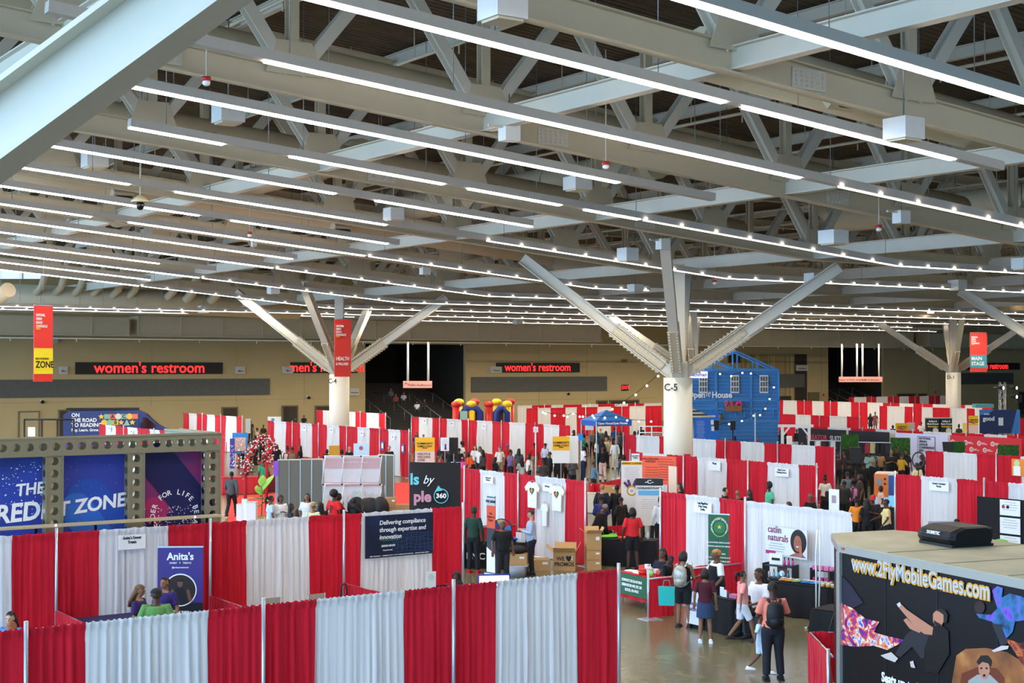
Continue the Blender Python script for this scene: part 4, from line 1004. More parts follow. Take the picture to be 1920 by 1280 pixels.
# --- red carpet lounge, behind the second wall ---
person(507, 929, 'stand', -60, 'b', 'pony', tee('#b9c4cc'), pn('#7d97b5'), 'person in pale grey T-shirt and jeans beside the plant')
person(526, 928, 'phone', -150, 'b', 'bob', lng(WH), skt('#b01c2c'), 'person in white varsity top and red skirt with glasses', h=1.70)
person(545, 944, 'stand', -70, 'b', 'long', tee('#2a2426'), pn(BK), 'person with long black hair in profile behind the white drape', h=1.6)
person(556, 955, 'stand', 0, 'b', 'long', tee('#2a1c18'), pn(BK), 'person with long brown hair seen from behind', h=1.5, hair_c=HBR)
person(576, 925, 'stand', 175, 'c', 'long', tee(WH), pn(BK), 'person in white V-neck top with black straps facing us', h=1.72)
person(587, 943, 'stand', 0, 'c', 'hat', tee('#e3e0b8'), pn(BK), 'person in straw hat and pale yellow shirt', h=1.66, hair_c=mat('straw', '#b59a6a', .8))
person(601, 941, 'stand', 20, 'b', 'long', tee('#241a1a'), pn(BK), 'person with very long black hair beside the straw hat', h=1.66)
P_q = person(626, 918, 'stand', -30, 'a', 'afro', tee('#e02426'), pn(BK), 'person in red T-shirt with a question mark on the back', h=1.84)
person(634, 925, 'reach', -70, 'a', 'long', tee('#8a1c22'), pn(BK), 'person in dark red behind the question mark shirt, arm stretched out', h=1.74)
person(664, 934, 'raise', -50, 'a', 'scarf', tee(BK), pn(BK), 'person in black hood taking a picture', h=1.62)
person(434, 884, 'walk', -5, 'a', 'short', jkt('#4a4d50'), pn(BK), 'person in grey jacket with a belt bag walking away on the red carpet', h=1.76)
# --- left crowd by the flower arch ---
for a_ in [(453, 824, 'stand', -10, 'b', 'short', tee('#f2d21f'), pn(BK), 'person in yellow shirt with black backpack'),
           (465, 826, 'stand', 100, 'b', 'short', tee('#b9a684'), pn(KH), 'person in beige shirt near the yellow shirt'),
           (479, 816, 'stand', -50, 'a', 'short', tee(WH), pn(BK), 'person in white top walking by the red arch'),
           (491, 812, 'stand', 160, 'b', 'long', tee('#2c2226'), pn(BK), 'person with long hair in dark top by the left drape end'),
           (482, 802, 'stand', -60, 'b', 'short', tee('#c9ab96'), pn(KH), 'person in tan shirt beside the black uniform'),
           (494, 796, 'stand', 170, 'a', 'short', tee(BK), pn(BK), 'tall person in black uniform shirt at the drape end'),
           (470, 788, 'stand', 0, 'a', 'bob', tee(BK), pn(BK), 'person in black beside the small white stand, far left'),
           (472, 856, 'lean', -90, 'b', 'bob', tee('#e8d0cc'), pn(GY), 'person in pale pink top under the flower arch'),
           (495, 862, 'stand', 0, 'a', 'short', tee('#1f8a5c'), pn(GY), 'person in green shirt under the flower arch'),
           (519, 833, 'stand', 5, 'a', 'long', tee(BK), pn(BK), 'person with long black hair and black jacket before the white drape'),
           (539, 836, 'phone', 5, 'b', 'bun', tnk('#d9c9c4'), skt(RDc), 'person in white top with red waist photographing'),
           (548, 838, 'phone', 10, 'b', 'short', tnk('#8a6a58'), pn(BK), 'person in brown top beside the photographing one'),
           (563, 835, 'stand', 80, 'c', 'long', tee(BK), pn(BK), 'person with long wavy hair in black shirt in profile, left centre'),
           (570, 778, 'stand', 180, 'b', 'short', tee('#1b1d26'), pn(BK), 'person in dark shirt above the striped wall, before the brown door'),
           (613, 842, 'sit', 0, 'a', 'bob', tee(BK), pn(BK), 'dark haired head left of the gold board'),
           (641, 842, 'sit', 0, 'a', 'bob', tee(BK), pn(BK), 'dark haired head right of the gold board'),
           (655, 837, 'stand', -30, 'd', 'bald', tee(BK), pn(BK), 'bald person in black beside the pale blue poster'),
           (730, 836, 'stand', 170, 'd', 'short', tee(BK), pn(BK), 'person with short fair hair in black behind the partition'),
           (715, 843, 'sit', 0, 'a', 'long', tee(BK), pn(BK), 'dark haired person bending behind the partition end'),
           (781, 811, 'stand', 180, 'c', 'long', tee('#2b3c84'), pn(BK), 'person in blue behind the pink zone sign'),
           (794, 814, 'stand', 0, 'd', 'short', tee(GY), pn(BK), 'grey haired person behind the yellow zone sign'),
           (748, 804, 'stand', 0, 'a', 'short', tee(BK), pn(BK), 'person half behind the drape end by the stairs')]:
    x, y, po, fa, s, ha, tp, bt, lb_ = a_
    hc = {'bald': None}.get(ha); kw = {}
    if 'grey haired' in lb_: kw['hair_c'] = HGR
    if 'fair hair' in lb_: kw['hair_c'] = HBR
    person(x, y, po, fa, s, ha, tp, bt, lb_, h=1.62 + (hash((x * 7 + y * 3) % 17) % 5) * .03, **kw)
# --- middle crowd ---
mid = [(828, 833, 'stand', 10, 'a', 'long', tee('#2a2a2c'), pn(), 'person with long black hair left of the steel coloured shirt'),
       (826, 846, 'stand', -80, 'b', 'bun', tnk('#c2463c'), skt('#8a1c22'), 'person in red strapless top with hands together'),
       (847, 834, 'stand', 15, 'c', 'short', tee('#3c4038'), pn(), 'grey haired person in dark olive shirt'),
       (843, 840, 'stand', 5, 'a', 'cap', tee(BK), pn(), 'person in black shirt with a round white emblem on the back'),
       (867, 827, 'reach', -100, 'a', 'afro', tee('#e8e4e0'), pn(), 'person with afro in white shirt reaching right'),
       (861, 840, 'stand', 0, 'a', 'short', tee(BK), pn(), 'dark haired person behind the emblem shirt'),
       (853, 854, 'stand', -30, 'a', 'short', tee('#9cc4ea'), pn(), 'person in light blue shirt with dark backpack strap'),
       (867, 857, 'stand', 0, 'b', 'cap', tee('#ea4fa0'), pn(), 'child in hot pink cap'),
       (877, 850, 'lean', 60, 'a', 'bob', tee('#ef5a24'), pn(), 'person in orange top at the craft table'),
       (891, 835, 'stand', 180, 'd', 'long', tee(WH), pn(DN), 'person in white blouse with crossbody strap facing us'),
       (900, 837, 'stand', 170, 'c', 'bob', tee(WH), pn(), 'person with dark bob behind the white blouse'),
       (905, 843, 'stand', 60, 'a', 'long', tee('#4a4a4e'), pn(), 'person in charcoal top with grey shoulder bag'),
       (928, 857, 'sit', -60, 'b', 'long', tee(BK), pn(), 'person with very long black hair in black leaning on the table'),
       (937, 837, 'stand', 20, 'd', 'cap', tee('#e9e6dc'), pn(KH), 'person in purple cap and white printed shirt'),
       (951, 832, 'stand', 20, 'b', 'short', tee('#c42420'), pn(), 'person in red shirt behind the purple cap'),
       (957, 843, 'stand', -60, 'b', 'short', tee('#6d5a86'), pn(), 'person in mauve shirt, centre crowd'),
       (973, 841, 'stand', -20, 'c', 'long', tee('#3c4248'), pn(), 'person with long straight dark hair in grey'),
       (978, 858, 'sit', 20, 'b', 'long', tee('#c8ced2'), pn(), 'person with long hair in patterned top stretching an arm across the table'),
       (992, 851, 'stand', 90, 'b', 'bob', tee('#dcd4c8'), pn(), 'person in striped cream top left of the red jersey'),
       (1002, 830, 'stand', 5, 'a', 'short', tee('#d81f2a'), pn(KH), 'tall person in red number jersey, back to us'),
       (1022, 831, 'stand', -40, 'b', 'cap', lng('#c9cfdc'), pn(), 'person in white sleeves and navy vest with cap'),
       (1031, 847, 'stand', 90, 'b', 'short', jkt(BK), pn(), 'balding person in black suit in the crowd'),
       (1019, 862, 'phone', 20, 'a', 'short', tee('#3e3a3a'), pn(), 'person in dark grey shirt with red lanyard looking down'),
       (1045, 847, 'stand', 0, 'a', 'short', tee(BK), pn(), 'person in black right of the balding suit'),
       (1057, 845, 'stand', 5, 'a', 'short', jkt('#151414'), pn(), 'broad person in long black jacket, centre crowd'),
       (1064, 843, 'stand', -20, 'b', 'afro', tnk('#7a4a38'), pn(), 'person with full hair in brown top'),
       (1073, 854, 'phone', -150, 'b', 'bob', tee('#4a4c4e'), pn(), 'person in grey shirt drinking with hand at the mouth'),
       (1093, 834, 'phone', -70, 'a', 'cap', tee('#efece8'), pn(NV), 'person in white T-shirt and green cap holding a yellow plate'),
       (1130, 838, 'stand', 5, 'b', 'bald', lng(BK), pn('#eec8c0'), 'bald person in black shirt and pale pink trousers'),
       (1113, 865, 'reach', -80, 'b', 'short', lng('#5a7890'), pn(), 'person in denim jacket and red apron at the box table'),
       (1095, 821, 'stand', -10, 'a', 'long', tee(BK), pn(), 'person with long black hair behind the green cap'),
       (1118, 822, 'stand', -100, 'b', 'short', tee('#e8e6e2'), pn(), 'person in white sports shirt by the tent pole'),
       (1127, 822, 'stand', 0, 'a', 'cap', jkt('#1c2236'), pn(), 'person in dark blue and white jacket near the tent pole'),
       (1138, 819, 'stand', 120, 'd', 'short', tee('#d6c49a'), pn(), 'bald bearded person in cream shirt'),
       (1153, 825, 'stand', 170, 'b', 'bob', lng(WH), pn('#d8cfc0'), 'person all in white with red belt bag'),
       (1163, 808, 'stand', 120, 'b', 'long', tee('#3a4044'), pn(), 'person in dark top by the C-5 column drape'),
       (1152, 801, 'stand', 0, 'a', 'short', tee('#28407a'), pn(), 'person in blue at the back under the tent'),
       (1110, 806, 'stand', 10, 'd', 'long', tee(GY), pn(), 'fair haired person under the tent edge'),
       (1126, 803, 'stand', 0, 'd', 'short', tee('#55646a'), pn(), 'person with blond bun under the tent'),
       (1119, 808, 'stand', 20, 'b', 'long', tee('#3a5064'), pn(), 'person in steel blue under the tent'),
       (1136, 808, 'stand', 0, 'b', 'long', tee('#4c443c'), pn(), 'person with long brown hair under the tent'),
       (1091, 805, 'stand', 20, 'a', 'bob', tee(BK), pn(), 'dark haired person left of the tent by the pink drape end'),
       (1076, 806, 'stand', 90, 'a', 'long', tee(BK), pn(), 'person half hidden behind the red drape end left of the tent'),
       (1170, 852, 'stand', 10, 'b', 'bob', lng('#22345e'), pn(), 'person in navy half behind the white flower poster'),
       (1202, 798, 'stand', 0, 'a', 'short', tee(BK), pn(), 'person at the white railing left of the C-5 column'),
       (1190, 808, 'stand', 0, 'a', 'bob', tee(BK), pn(), 'dark head above the red and white wall left of C-5')]
for q in mid:
    x, y, po, fa, s, ha, tp, bt, lb_ = q; kw = {}
    if 'grey haired' in lb_: kw['hair_c'] = HGR
    if 'pink cap' in lb_: kw['hair_c'] = mat('cap_pink', '#ee4fa4', .8); kw['h'] = 1.35
    if 'purple cap' in lb_: kw['hair_c'] = mat('cap_purple', '#6a5a9a', .8)
    if 'green cap' in lb_: kw['hair_c'] = mat('cap_bright_green', '#3a9a70', .8)
    if 'blond' in lb_ or 'fair' in lb_: kw['hair_c'] = HBL
    kw.setdefault('h', 1.64 + ((x * 5 + y) % 5) * .035)
    person(x, y, po, fa, s, ha, tp, bt, lb_, **kw)
# --- right side ---
right = [(1359, 914, 'stand', -80, 'd', 'short', tee(BK), 'bearded person with receding hair behind the white drape'),
         (1383, 919, 'stand', 10, 'c', 'bald', tee(BK), 'bald person in black behind the striped front wall'),
         (1406, 918, 'stand', 100, 'b', 'long', tee(BK), 'person with long black hair and black top next to the bald one'),
         (1443, 903, 'stand', 100, 'a', 'afro', tee('#5cc49a'), 'boy in mint green T-shirt before the white drape'),
         (1480, 941, 'sit', 60, 'd', 'bob', tee('#cfc0b0'), 'low head with light brown hair above the white wall'),
         (1519, 926, 'stand', -160, 'b', 'cap', tee(BK), 'bearded person in grey flat cap and black T-shirt'),
         (1547, 890, 'stand', 0, 'a', 'bun', tee('#e0d8cc'), 'person with two puffs in cream T-shirt, back to us'),
         (1551, 921, 'sit', 10, 'a', 'long', tee(BK), 'person with long black hair in black below the cream T-shirt'),
         (1583, 901, 'phone', -20, 'a', 'short', jkt('#2c2c2c'), 'person in black jacket at the right of the white easel'),
         (1601, 896, 'stand', 60, 'a', 'afro', tnk('#f08ac0'), 'person in pink top with big natural hair'),
         (1606, 930, 'stand', -10, 'b', 'bun', tee('#f08a24'), 'person in bright orange top'),
         (1626, 935, 'stand', 0, 'a', 'long', tee(BK), 'person with black T-shirt with green print and blue bag'),
         (1637, 928, 'phone', 160, 'b', 'cap', tee('#2a2226'), 'person in red cap by the photo kiosk'),
         (1652, 911, 'stand', 90, 'a', 'bob', drs('#ecc8bc'), 'child in blush dress with white headband beside the kiosk'),
         (1663, 936, 'reach', 80, 'a', 'short', tee('#e8d494'), 'person in pale yellow polo in front of the kiosk'),
         (1589, 884, 'stand', 0, 'b', 'short', tee('#5c6a70'), 'person in slate top behind the pink top'),
         (1591, 864, 'stand', 0, 'a', 'short', tee('#16181c'), 'person in black jacket with pale blue back print'),
         (1613, 888, 'stand', 90, 'b', 'bob', tee('#3a2c28'), 'person in brown with glasses near the kiosk'),
         (1619, 866, 'stand', 0, 'a', 'short', jkt(BK), 'person in black near the merchandise table, left'),
         (1639, 862, 'stand', 0, 'c', 'bald', jkt('#141416'), 'bald person in long black coat before the merchandise'),
         (1606, 852, 'stand', 0, 'a', 'cap', tee(BK), 'person with black cap beside the big loudspeaker'),
         (1583, 846, 'stand', 60, 'b', 'short', tee('#2c2624'), 'dark dressed person behind the drape end, right'),
         (1574, 832, 'stand', 20, 'a', 'short', tee('#5a5450'), 'person in taupe near the left hedge'),
         (1571, 850, 'stand', 170, 'b', 'bob', tee('#2e2424'), 'person in dark red brown at the drape edge'),
         (1618, 838, 'stand', 180, 'b', 'short', tee('#3a2c28'), 'bearded person between the hedge and loudspeaker'),
         (1630, 846, 'phone', 180, 'b', 'cap', jkt('#8fb4a8'), 'person in pale green jacket and cap behind the table'),
         (1636, 843, 'stand', 150, 'b', 'short', tee('#3e7474'), 'person in teal shirt behind the pale green jacket'),
         (1650, 845, 'stand', 180, 'a', 'short', tee('#a87c58'), 'person in tan brown T-shirt behind the table'),
         (1671, 844, 'phone', 180, 'c', 'bald', tee(BK), 'bald person in black holding a camera'),
         (1681, 837, 'stand', 180, 'b', 'cap', jkt(BK), 'tall person in black with dark cap before the second hedge'),
         (1698, 843, 'stand', 180, 'b', 'scarf', tee('#241c20'), 'person in black head scarf right of the second hedge'),
         (1690, 851, 'reach', -60, 'c', 'short', tee('#c49a2c'), 'person in mustard shirt raising hands'),
         (1729, 853, 'phone', 60, 'b', 'long', tee(BK), 'person with long hair in black beside the ring light'),
         (1720, 868, 'phone', 20, 'a', 'bob', tee('#e6d8a8'), 'person in cream top with crossbody strap before the ring light'),
         (1659, 872, 'stand', 0, 'a', 'short', tee(BK), 'dark clothed person above the kiosk'),
         (1795, 973, 'sit', 100, 'a', 'short', tee('#20242c'), 'head with short hair behind the trailer roof box'),
         (1884, 899, 'sit', 0, 'b', 'short', tee('#2a2a30'), 'low head before the red wall, right of the trailer box'),
         (1916, 978, 'sit', -40, 'b', 'short', tee('#cf2028'), 'person in red and navy rugby shirt at the right edge'),
         (1632, 775, 'stand', 180, 'a', 'long', drs('#2a1c20'), 'person in dark dress beside the tall white drape'),
         (1641, 772, 'stand', 150, 'b', 'bun', drs('#7a4444'), 'person in rust dress and head wrap by the red drape'),
         (1674, 797, 'sit', 0, 'a', 'bob', tee(BK), 'dark head left of the right yellow family day sign'),
         (1727, 791, 'stand', 180, 'b', 'cap', tee('#efece8'), 'person in white T-shirt and black cap beside the black displays'),
         (1798, 795, 'stand', 0, 'a', 'bun', tee('#3c4438'), 'person with high hair bun right of the black displays'),
         (1801, 806, 'sit', 0, 'c', 'bald', tee('#3a6ab0'), 'bald seated person in blue, right'),
         (1817, 803, 'sit', 0, 'd', 'long', tee('#5a4a40'), 'brown haired person beside the small yellow sign'),
         (1846, 789, 'stand', -120, 'b', 'short', tee(WH), 'person in white T-shirt at the white counter'),
         (1866, 792, 'stand', 180, 'b', 'short', tee('#4a2c30'), 'person in dark red behind the white counter'),
         (1877, 787, 'reach', -90, 'b', 'short', tee(BK), 'person in black reaching over the white counter'),
         (1911, 808, 'sit', 0, 'a', 'bob', tee(BK), 'dark head at the right edge before the red drape')]
for q in right:
    x, y, po, fa, s, ha, tp, lb_ = q; kw = dict(h=1.64 + ((x * 5 + y) % 5) * .035)
    if 'grey flat cap' in lb_: kw['hair_c'] = mat('cap_grey', '#5c5a56', .8)
    if 'red cap' in lb_: kw['hair_c'] = mat('cap_red', '#c8242c', .8)
    if 'light brown' in lb_ or 'brown haired' in lb_: kw['hair_c'] = HBR
    if 'child' in lb_: kw['h'] = 1.4
    if 'boy' in lb_: kw['h'] = 1.74
    if x in (1359, 1383, 1406, 1519): kw['h'] = 1.62
    if x in (1632, 1641): kw['h'] = 1.7
    if x in (1681, 1698): kw['h'] = 1.85
    person(x, y, po, fa, s, ha, tp, pn(), lb_, **kw)
# before the blue house and white gazebo
for x, y, s, ha, c, lb_ in [(1296, 803, 'a', 'bob', WH, 'person in white at the house front, next to the column'), (1306, 806, 'a', 'short', WH, 'person in white shirt by the house railing'), (1315, 808, 'c', 'bald', BK, 'bald head before the house railing'),
                            (1331, 815, 'a', 'bob', BK, 'dark head above the white drape before the house'), (1349, 813, 'a', 'afro', BK, 'dark haired person under the left house speaker'), (1372, 806, 'b', 'short', BK, 'person in black standing under the right house speaker'),
                            (1378, 818, 'b', 'bun', '#7a5a44', 'head with bun before the blue siding'), (1398, 818, 'a', 'short', BK, 'short haired head before the blue siding'), (1421, 823, 'b', 'cap', '#c8242c', 'head in red cap at the foot of the thin pole'),
                            (1463, 806, 'a', 'short', BK, 'person in black left post of the white gazebo'), (1472, 812, 'a', 'afro', BK, 'dark haired person under the white gazebo'), (1466, 823, 'd', 'bob', BK, 'light brown haired person before the small white sign'),
                            (1494, 804, 'a', 'cap', '#20222c', 'person in blue cap under the white gazebo'), (1490, 817, 'a', 'bun', WH, 'person with bun and white shirt right of the small white sign'), (1504, 829, 'c', 'bald', BK, 'low bald head beside the black display')]:
    person(x, y, 'stand', 0 if 'head' in lb_ else 20, s, ha, tee(c), pn(), lb_, h=1.68, hair_c=mat('cap_red') if 'red cap' in lb_ else (mat('cap_blue', '#3a62b0', .8) if 'blue cap' in lb_ else (HBR if 'light brown' in lb_ else None)))
# people on the stairs
for x, y, fa, c, lb_ in [(733, 728, 170, '#3a3c44', 'person seated on the dark stairs, left'), (742, 738, 190, '#6a2a30', 'person seated on the dark stairs in red'), (757, 735, 180, '#8a8a90', 'person seated on the stairs in grey'), (782, 752, 180, '#c4c6cc', 'person seated on the stairs with a white bag'), (796, 748, 170, '#20202c', 'person seated on the stairs beside the teal bags')]:
    Z = 128 + (755 - y) * .06; p = PZ(x, y, Z)
    person(x, y, 'sit', fa, 'b', 'short', tee(c), pn(), lb_, h=1.7, Z=Z, base=max(0, p.z - 1.28))
# worn and carried bags
backpack(P_backpack, mat('nylon_black', '#131316', .6), 'black backpack worn over the coral polo', 1.05)
backpack(P_clear, mat('clear_vinyl', '#a5a294', .12, spec=1, var=.5, scale=18, bump=.6), 'clear plastic backpack worn over the black tank top', 1.0)
backpack(P_redpack, mat('nylon_red', '#cf2a2a', .6), 'bright red backpack worn over a black jacket', .95)
def tote(t, x, y, z, m, lab, w_=.36, h_=.4, ry=0.0):
    b = thing('tote_bag', lab, 'bag', t.matrix_basis @ V(x, y, z), t.rotation_euler.z + ry)
    MB().prism([(-w_ / 2, 0), (w_ / 2, 0), (w_ / 2 * .92, -h_), (-w_ / 2 * .92, -h_)], -.04, .04).build('bag_body', m, b)
    MB().tube([(-.08, 0, 0), (-.06, 0, .14), (.06, 0, .14), (.08, 0, 0)], .008, 6).build('bag_handle', m, b)
tote(P_clear, -.38, -.02, .92, mat('bag_teal', '#22b8b0', .5), 'turquoise tote bag hanging from the arm of the clear backpack wearer', .38, .42, .3)
text('?', .34, BLACK, P_q, (0, -.165, 1.22), bold=.03, name='question_mark')

# ================= booths, stands and goods =================
def Zf(y): return HC * F / (y - 688)
def board(label, px0, px1, y0, y1, Z, rot=0.0, m=None, name='sign_board', cat='sign', th=.03, part='board', stand=False, group=None):
    p0 = PZ((px0 + px1) / 2, y1, Z); p1 = PZ((px0 + px1) / 2, y0, Z); bx = math.atan2(p0.x, p0.y)
    wd_ = (px1 - px0) / F * Z / max(.3, math.cos(rot)); ht = p1.z - p0.z
    z0 = max(0.02, p0.z); ht = p1.z - z0
    t = thing(name, label, cat, (p0.x, p0.y, z0), rot, group)
    MB().box((0, 0, ht / 2), (wd_, th, ht)).build(part, m or WHITE, t)
    if stand: MB().box((0, 0, -z0 + .015), (wd_ * .6, .35, .03)).box((0, .03, -z0 / 2), (.04, .03, z0)).build('stand_foot', GREY, t)
    t['_w'] = wd_; t['_h'] = ht
    return t, wd_, ht
def tx(t, s, size, m, x, z, sx=1, bold=.01, align='CENTER', y=-.02, shear=0, gap=1.0, roty=0, name='lettering'):
    return text(s, size, m, t, (x, y, z), rot=(PI / 2, roty, 0), sx=sx, bold=bold, align=align, shear=shear, gap=gap)
def lines(t, x, z0, w_, n, dz, m, y=-.02, name='text_lines', th=.01, seed=1):
    r = random.Random(seed); mb = MB()
    for i in range(n):
        q = w_ * r.uniform(.7, 1); mb.box((x - (w_ - q) / 2 * 0, y, z0 - i * dz), (q, .004, th))
    return mb.build(name, m, t)
def plane_st(org, d, px, py):     # coordinates (along d, height) where a ray meets an upright plane through org
    r = ray(px, py); n = Vector((-d.y, d.x, 0)); t_ = (org - Vector((0, 0, HC))).dot(n) / r.dot(n); q = Vector((0, 0, HC)) + r * t_
    return (q - org).dot(d), q.z
# ---------- tables ----------
def table(label, x, y, w_, d_, rot, cloth_m=None, h=.76, skirt=1.0, name='folding_table'):
    t = thing(name, label, 'table', (x, y, 0), rot)
    MB().box((0, 0, h - .02), (w_, d_, .04)).build('table_top', mat('table_top', '#cfc8b8', .5), t)
    for sx_ in (-1, 1):
        for sy in (-1, 1): MB().tube([(sx_ * (w_ / 2 - .12), sy * (d_ / 2 - .08), .03), (sx_ * (w_ / 2 - .1), sy * (d_ / 2 - .08), h - .04)], .016, 6).build('leg', GREY, t)
    if cloth_m:
        mb = MB(); n = 40; per = []
        cs = [(-w_ / 2, -d_ / 2), (w_ / 2, -d_ / 2), (w_ / 2, d_ / 2), (-w_ / 2, d_ / 2)]
        for k in range(4):
            a, b_ = cs[k], cs[(k + 1) % 4]; m_ = max(6, int(math.hypot(b_[0] - a[0], b_[1] - a[1]) / .07))
            for i in range(m_): f = i / m_; per.append((a[0] + (b_[0] - a[0]) * f, a[1] + (b_[1] - a[1]) * f))
        N = len(per); rows = []
        for zi, z in enumerate((h + .008, h - .03, h * .5, h - skirt * (h - .02))):
            for i, (x_, y_) in enumerate(per):
                o = (0, .012, .03, .05)[zi]; wv = (0, .0, .02, .035)[zi] * math.sin(i * 1.1 + x)
                L = math.hypot(x_ / w_, y_ / d_) + 1e-6; rows.append((x_ * (1 + (o + wv) / (w_ / 2)), y_ * (1 + (o + wv) / (d_ / 2)), z))
        mb.add(rows, [(j * N + i, j * N + (i + 1) % N, (j + 1) * N + (i + 1) % N, (j + 1) * N + i) for j in range(3) for i in range(N)] , 0, True)
        mb.f.append([i for i in range(N)]); mb.m.append(0); mb.sm.append(False)
        mb.build('table_cloth', cloth_m, t)
    return t
def boxcarton(label, x, y, z, w_, d_, h_, rot, open_=False, txt=None, col=None, name='cardboard_box', flaps=True):
    K = col or mat('cardboard', '#b98f5c', .8, var=.1, scale=8); t = thing(name, label, 'box', (x, y, z), rot)
    m = MB()
    if open_:
        for c, d in (((0, -d_ / 2, h_ / 2), (w_, .012, h_)), ((0, d_ / 2, h_ / 2), (w_, .012, h_)), ((-w_ / 2, 0, h_ / 2), (.012, d_, h_)), ((w_ / 2, 0, h_ / 2), (.012, d_, h_)), ((0, 0, .006), (w_, d_, .012))): m.box(c, d)
        m.build('carton_body', K, t)
        for k, (ax, s, L, c) in enumerate((('X', 1, w_, (0, -d_ / 2, h_)), ('X', -1, w_, (0, d_ / 2, h_)), ('Y', -1, d_, (-w_ / 2, 0, h_)), ('Y', 1, d_, (w_ / 2, 0, h_)))):
            R = Matrix.Rotation(s * (.5 if k % 2 else .9) * (1 if ax == 'X' else 1), 3, ax)
            f = d_ * .45 if ax == 'X' else w_ * .45
            q = R @ V(0, 0, f / 2); MB().box(V(*c) + q, (L, .01, f) if ax == 'X' else (.01, L, f), 0, R).build('flap', mat('cardboard_inside', '#caa26c', .8), t)
    else:
        m.box((0, 0, h_ / 2), (w_, d_, h_)); m.build('carton_body', K, t); MB().box((0, 0, h_ + .002), (w_, .06, .004)).build('packing_tape', mat('tape', '#a8804e', .4), t)
    if txt: text(txt, h_ * .3, INK, t, (0, -d_ / 2 - .012, h_ * .5), sx=.9, bold=.02)
    MB().box((w_ * .25, -d_ / 2 - .008, h_ * .7), (w_ * .25, .006, h_ * .2)).build('paper_label', WHITE, t)
    return t
# ================= 1. credit zone truss and banners =================
HOLED = mat('truss_aluminium', '#8d8468', .45, .35, scale=5)
def holed(mb, o, ax, ay, n, pitch, wid, r):
    o, ax, ay = V(*o), V(*ax), V(*ay); N = 16
    for c in range(n):
        cen = o + ax * (pitch * (c + .5)); vs_ = []
        for i in range(N):
            a = 2 * PI * i / N; ca, sa = math.cos(a), math.sin(a); k = 1 / max(abs(ca), abs(sa))
            vs_.append(cen + ax * (ca * k * pitch / 2) + ay * (sa * k * wid / 2))
        for i in range(N): a = 2 * PI * i / N; vs_.append(cen + ax * r * math.cos(a) + ay * r * math.sin(a))
        mb.add(vs_, [(i, (i + 1) % N, N + (i + 1) % N, N + i) for i in range(N)])
def boxtruss(name, t, p, ax, L, wid=.36, pitch=.27):
    n = round(L / pitch); pitch = L / n; ax = V(*ax).normalized(); up = V(0, 0, 1) if abs(ax.z) < .5 else V(1, 0, 0)
    s1 = ax.cross(up).normalized(); s2 = ax.cross(s1); mb = MB()
    for s in (-1, 1):
        holed(mb, V(*p) + s1 * s * wid / 2, ax, s2, n, pitch, wid, .085); holed(mb, V(*p) + s2 * s * wid / 2, ax, s1, n, pitch, wid, .085)
    for a in (-1, 1):
        for b_ in (-1, 1): mb.beam(V(*p) + s1 * a * wid / 2 + s2 * b_ * wid / 2, V(*p) + s1 * a * wid / 2 + s2 * b_ * wid / 2 + ax * L, .035, .035)
    k = 0
    for i in range(n * 2):
        for b_ in (-.14, .14): mb.box(V(*p) + ax * (pitch * (i + .5) / 2) + s1 * (-wid / 2 - .004) + s2 * b_, (.018,) * 3)
    return mb.build(name, HOLED, t)
zc = 30.6; org = PZ(98, 700, zc); org.z = 0
tr = thing('exhibit_truss', 'perforated metal truss frame of the credit zone booth, left', 'truss', org, RA)
def cs(px, h=4.0):
    tx_ = (px - 960) / F; return (tx_ * (org.y * cp + (h - HC) * sp) - org.x) / (A.x - tx_ * A.y * cp)
sL, s1_, s2_, s3_ = cs(-90), cs(98), cs(251), cs(394)
boxtruss('horizontal_truss', tr, (sL, 0, 4.12), (1, 0, 0), s3_ + .2 - sL)
for s_ in (s1_, s2_, s3_): boxtruss('truss_post', tr, (s_, 0, 0), (0, 0, 1), 3.94, .34)
boxtruss('truss_post', tr, (s3_ + .1, 2.6, 0), (0, 0, 1), 3.94, .34)
boxtruss('return_truss', tr, (s3_ + .1, .2, 4.12), (0, 1, 0), 2.4)
BL = ramp_mat('banner_blue', [(.3, '#16307c'), (.5, '#1d3fa0'), (.75, '#3b2f8a')], 'noise', .5, .5)
BL2 = ramp_mat('banner_violet_blue', [(.3, '#1a3a9a'), (.55, '#2c3a96'), (.75, '#5a2f8a')], 'noise', .5, .45)
BL3 = ramp_mat('banner_magenta', [(.3, '#3a2a6a'), (.5, '#7a1f5c'), (.75, '#5a2a78')], 'noise', .5, .5)
LB = mat('print_sky_blue', '#2a63b8', .5, var=.15); NVY = mat('print_navy', '#15164a', .5); MAG = mat('print_magenta', '#a02a7c', .5); PNK = mat('print_pink', '#c76aa8', .5)
def pill(mb, x0, z0, x1, z1, r, y):
    a = math.atan2(z1 - z0, x1 - x0); pts = []
    for i in range(13): q = a + PI / 2 + PI * i / 12; pts.append((x0 + r * math.cos(q), z0 + r * math.sin(q)))
    for i in range(13): q = a - PI / 2 + PI * i / 12; pts.append((x1 + r * math.cos(q), z1 + r * math.sin(q)))
    mb.prism(pts, y - .003, y); return mb
def disc(x, z, r, y, n=28): return MB().prism([(x + r * math.cos(2 * PI * i / n), z + r * math.sin(2 * PI * i / n)) for i in range(n)], y - .003, y)
def dots(t, x0, x1, z0, z1, n, m, y, r=.012, seed=1, name='printed_dots', kind='stuff'):
    q = random.Random(seed); mb = MB()
    for _ in range(n):
        x, z = q.uniform(x0, x1), q.uniform(z0, z1); k = r * q.uniform(.4, 1.2); mb.add([(x - k, y, z), (x, y, z - k), (x + k, y, z), (x, y, z + k)], [(0, 1, 2, 3)])
    o = mb.build(name, m, t); o['kind'] = kind; return o
